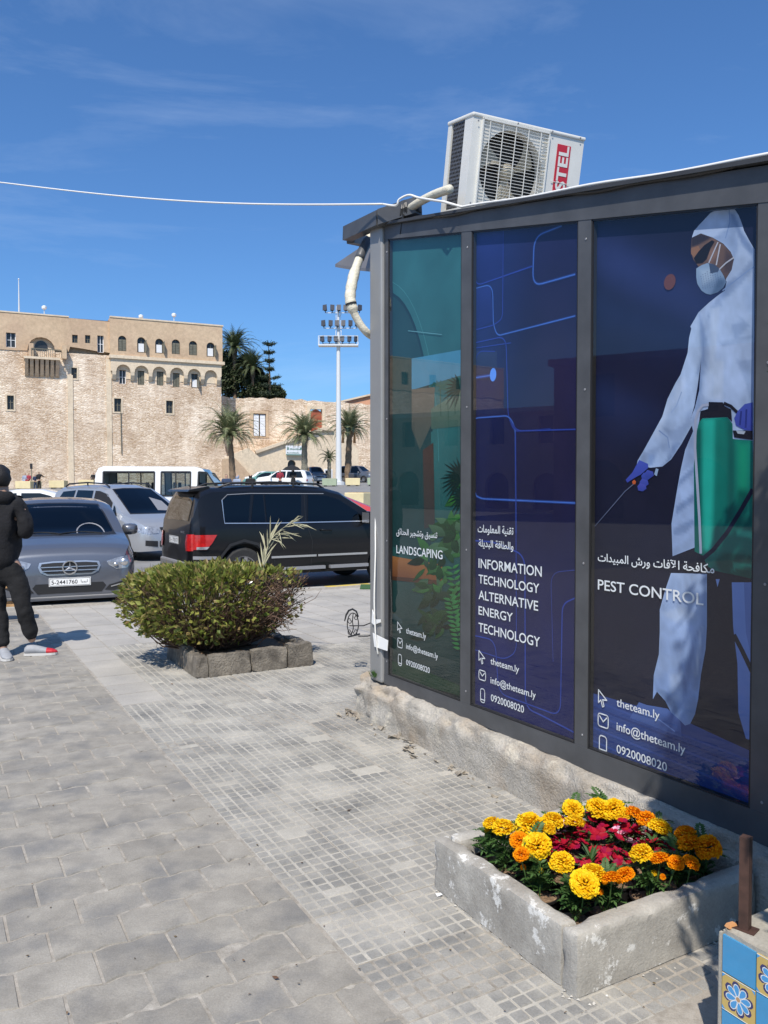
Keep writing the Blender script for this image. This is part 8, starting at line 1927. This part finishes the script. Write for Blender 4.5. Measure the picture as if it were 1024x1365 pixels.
# small figures across the square
def figure(label, px, py_head, Y, h, top_m, low_m, pose='stand', rz=0.0, robe=False, z=None, group='people across the square', arms=0.0, name='person'):
    p = at(px, py_head, Y); z = gz(p.x, Y) if z is None else z
    h = p.z-z if h is None else h
    o = thing(name, label, 'person', (p.x, Y, z), rz, group); k = h/1.72 if pose == 'stand' else h/1.30
    V3 = lambda x, y, zz: Vector((x*k, y*k, zz*k))
    if pose == 'stand': hip, ch_, nk, hd_ = V3(0, 0, .92), V3(0, 0, 1.3), V3(0, 0, 1.46), V3(0, .02, 1.6); kn = [V3(-.1, .03, .5), V3(.1, -.02, .5)]; an = [V3(-.12, .04, .06), V3(.13, -.06, .06)]
    else: hip, ch_, nk, hd_ = V3(0, 0, .50), V3(0, .02, .88), V3(0, .02, 1.04), V3(0, .04, 1.18); kn = [V3(-.1, -.38, .52), V3(.1, -.38, .52)]; an = [V3(-.1, -.42, .08), V3(.1, -.42, .08)]
    sh_ = [ch_+V3(-.2, 0, .1), ch_+V3(.2, 0, .1)]; el = [ch_+V3(-.26-arms, -.03, -.18+arms), ch_+V3(.25, -.08, -.18)]; wr = [ch_+V3(-.22-arms*2, -.2, -.3+arms*2), ch_+V3(.12, -.25, -.22)]
    skin('body', [(hip, .1*k), (ch_, .11*k), (nk, .05*k), (hd_, (.08*k, .09*k)), (hd_+V3(0, 0, .07), .06*k), (sh_[0], .045*k), (el[0], .035*k), (wr[0], .03*k), (sh_[1], .045*k), (el[1], .035*k), (wr[1], .03*k), (kn[0], .055*k), (an[0], .045*k), (kn[1], .055*k), (an[1], .045*k)],
         [(0, 1), (1, 2), (2, 3), (3, 4), (1, 5), (5, 6), (6, 7), (1, 8), (8, 9), (9, 10), (0, 11), (11, 12), (0, 13), (13, 14)], 'skin', o, 1)
    skin('top', [(hip, (.16*k, .13*k)), (ch_, (.18*k, .13*k)), (nk+V3(0, 0, -.05), .09*k), (sh_[0], .075*k), (el[0], .06*k), (wr[0].lerp(el[0], .2), .05*k), (sh_[1], .075*k), (el[1], .06*k), (wr[1].lerp(el[1], .2), .05*k)], [(0, 1), (1, 2), (1, 3), (3, 4), (4, 5), (1, 6), (6, 7), (7, 8)], top_m, o, 1, root=1)
    if robe: m = MB(); m.lathe([(.30*k, .03*k), (.24*k, .45*k), (.17*k, .95*k), (.13*k, 1.2*k)], 12); m.build('robe', low_m, o, smooth=True); skin('headscarf', [(nk+V3(0, -.01, -.02), .11*k), (hd_+V3(0, .03, 0), .105*k), (hd_+V3(0, .02, .06), .09*k)], [(0, 1), (1, 2)], top_m, o, 1)
    else: skin('trousers', [(hip+V3(0, 0, .02), (.15*k, .12*k)), (kn[0], .08*k), (an[0], .065*k), (kn[1], .08*k), (an[1], .065*k)], [(0, 1), (1, 2), (0, 3), (3, 4)], low_m, o, 1); skin('hair', [(hd_+V3(0, .02, .03), .085*k), (hd_+V3(0, .02, .08), .075*k)], [(0, 1)], 'hair', o, 1)
    return o
figure('man in navy jacket, leftmost of three above the off-road car roof', 302, 626, 42, 1.72, 'robe_navy', 'trousers_black', rz=.4)
figure('person in pale robe, middle of three above the off-road car roof', 316, 627, 42.5, 1.68, 'robe_grey', 'robe_grey', rz=-.5, robe=True)
figure('person in dark clothes, rightmost of the three people above the off-road car roof', 334, 626, 43, 1.70, 'robe_black', 'robe_black', rz=.2, robe=True)
figure('woman in long black robe walking at the far left foot of the fortress', 16, 633, 86, 1.68, 'robe_black', 'robe_black', rz=.3, robe=True)
zb80 = gz(at(38, 640, 80).x, 80)
figure('person in grey seated on the leftmost cream block', 33.5, 631, 80.2, 1.28, 'robe_grey', 'robe_grey', pose='sit', rz=0.1, z=zb80+.35)
figure('person in dark red seated on the leftmost cream block', 38, 631, 80.2, 1.3, 'robe_red', 'robe_red', pose='sit', rz=-.1, z=zb80+.35)
figure('person in navy bending beside the leftmost cream block', 47, 632.5, 79, 1.5, 'robe_navy', 'robe_navy', rz=.8)
figure('person in black standing with one arm out right of the leftmost cream block', 52, 629, 78.8, 1.75, 'robe_black', 'trousers_black', rz=PI, arms=.12)
zb84 = gz(at(117, 640, 84).x, 84)
figure('small dark figure seated on the cream block left of the white van', 124.5, 631, 84, 1.25, 'robe_black', 'robe_black', pose='sit', z=zb84+.35)
figure('person in red top beside the cars in front of the arched doorway', 373.5, 629, 64, 1.7, 'robe_red', 'robe_navy', rz=.3)
um = at(388, 620, 63); umb = thing('dark_parasol', 'small dark parasol over the white and green car by the arched doorway', 'parasol', (um.x, 63.5, gz(um.x, 63.5)))
hh = at(388, 619.5, 63.5).z-gz(um.x, 63.5); m = MB(); m.tube([(0, 0, 0), (0, 0, hh)], .025, 6); m.build('pole', 'trim_black', umb); m = MB(); m.lathe([(.75, hh-.42), (.5, hh-.2), (.02, hh)], 10, cap=False); m.build('canopy', 'robe_black', umb)
figure('dark figure standing under the small parasol', 391, 628, 63.2, 1.7, 'robe_black', 'robe_black', rz=0, robe=True)
# a post sign far left by the fortress
pg = at(42, 618, 84); ps = thing('post_sign', 'thin post with a small dark plate at the fortress foot on the left', 'sign', (pg.x, 84, gz(pg.x, 84)))
h_ = pg.z-gz(pg.x, 84); m = MB(); m.tube([(0, 0, 0), (0, 0, h_)], .04, 6); m.build('pole', 'shutter', ps); m = MB(); m.box(-.13, .13, -.06, -.04, h_-.55, h_); m.build('plate', 'trim_black', ps)
# bits of litter and dry leaves on the pavement
m = MB(); r_ = random.Random(15)
for _ in range(130):
    p = gnd(r_.uniform(30, 900), r_.uniform(830, 1350), .004)
    l_ = K.loc(p)
    if l_.y > -.1 or (l_.x > BX0-.03 and l_.y > BY0-.03 and l_.x < BX1+.03): continue
    s_ = r_.uniform(.002, .007)*(2.2 if r_.random() < .08 else 1); a = r_.uniform(0, 6); d = Vector((math.cos(a), math.sin(a), 0)); e = Vector((-d.y, d.x, 0)); m.add([p-d*s_, p-e*s_*.5+Vector((0, 0, .002)), p+d*s_+Vector((0, 0, s_*.3)), p+e*s_*.6], [(0, 1, 2, 3)])
lt = m.build('litter', 'dry_leaf'); tag(lt, 'crumbs of dry leaf and grit scattered over the paving', 'litter', kind='stuff')
wp_ = gnd(585, 1193, .004); pa = thing('paper_scrap', 'small white scrap of paper beside the far corner of the flower planter', 'paper', wp_, .5)
m = MB(); m.add([(-.012, -.008, 0), (.012, -.009, .003), (.014, .009, .001), (-.01, .008, .006)], [(0, 1, 2, 3)]); m.build('sheet', 'tape_white', pa)
bpy.data.objects.remove(_to)
for o in [o for o in bpy.data.objects if o.type == 'EMPTY' and not o.children]: bpy.data.objects.remove(o)
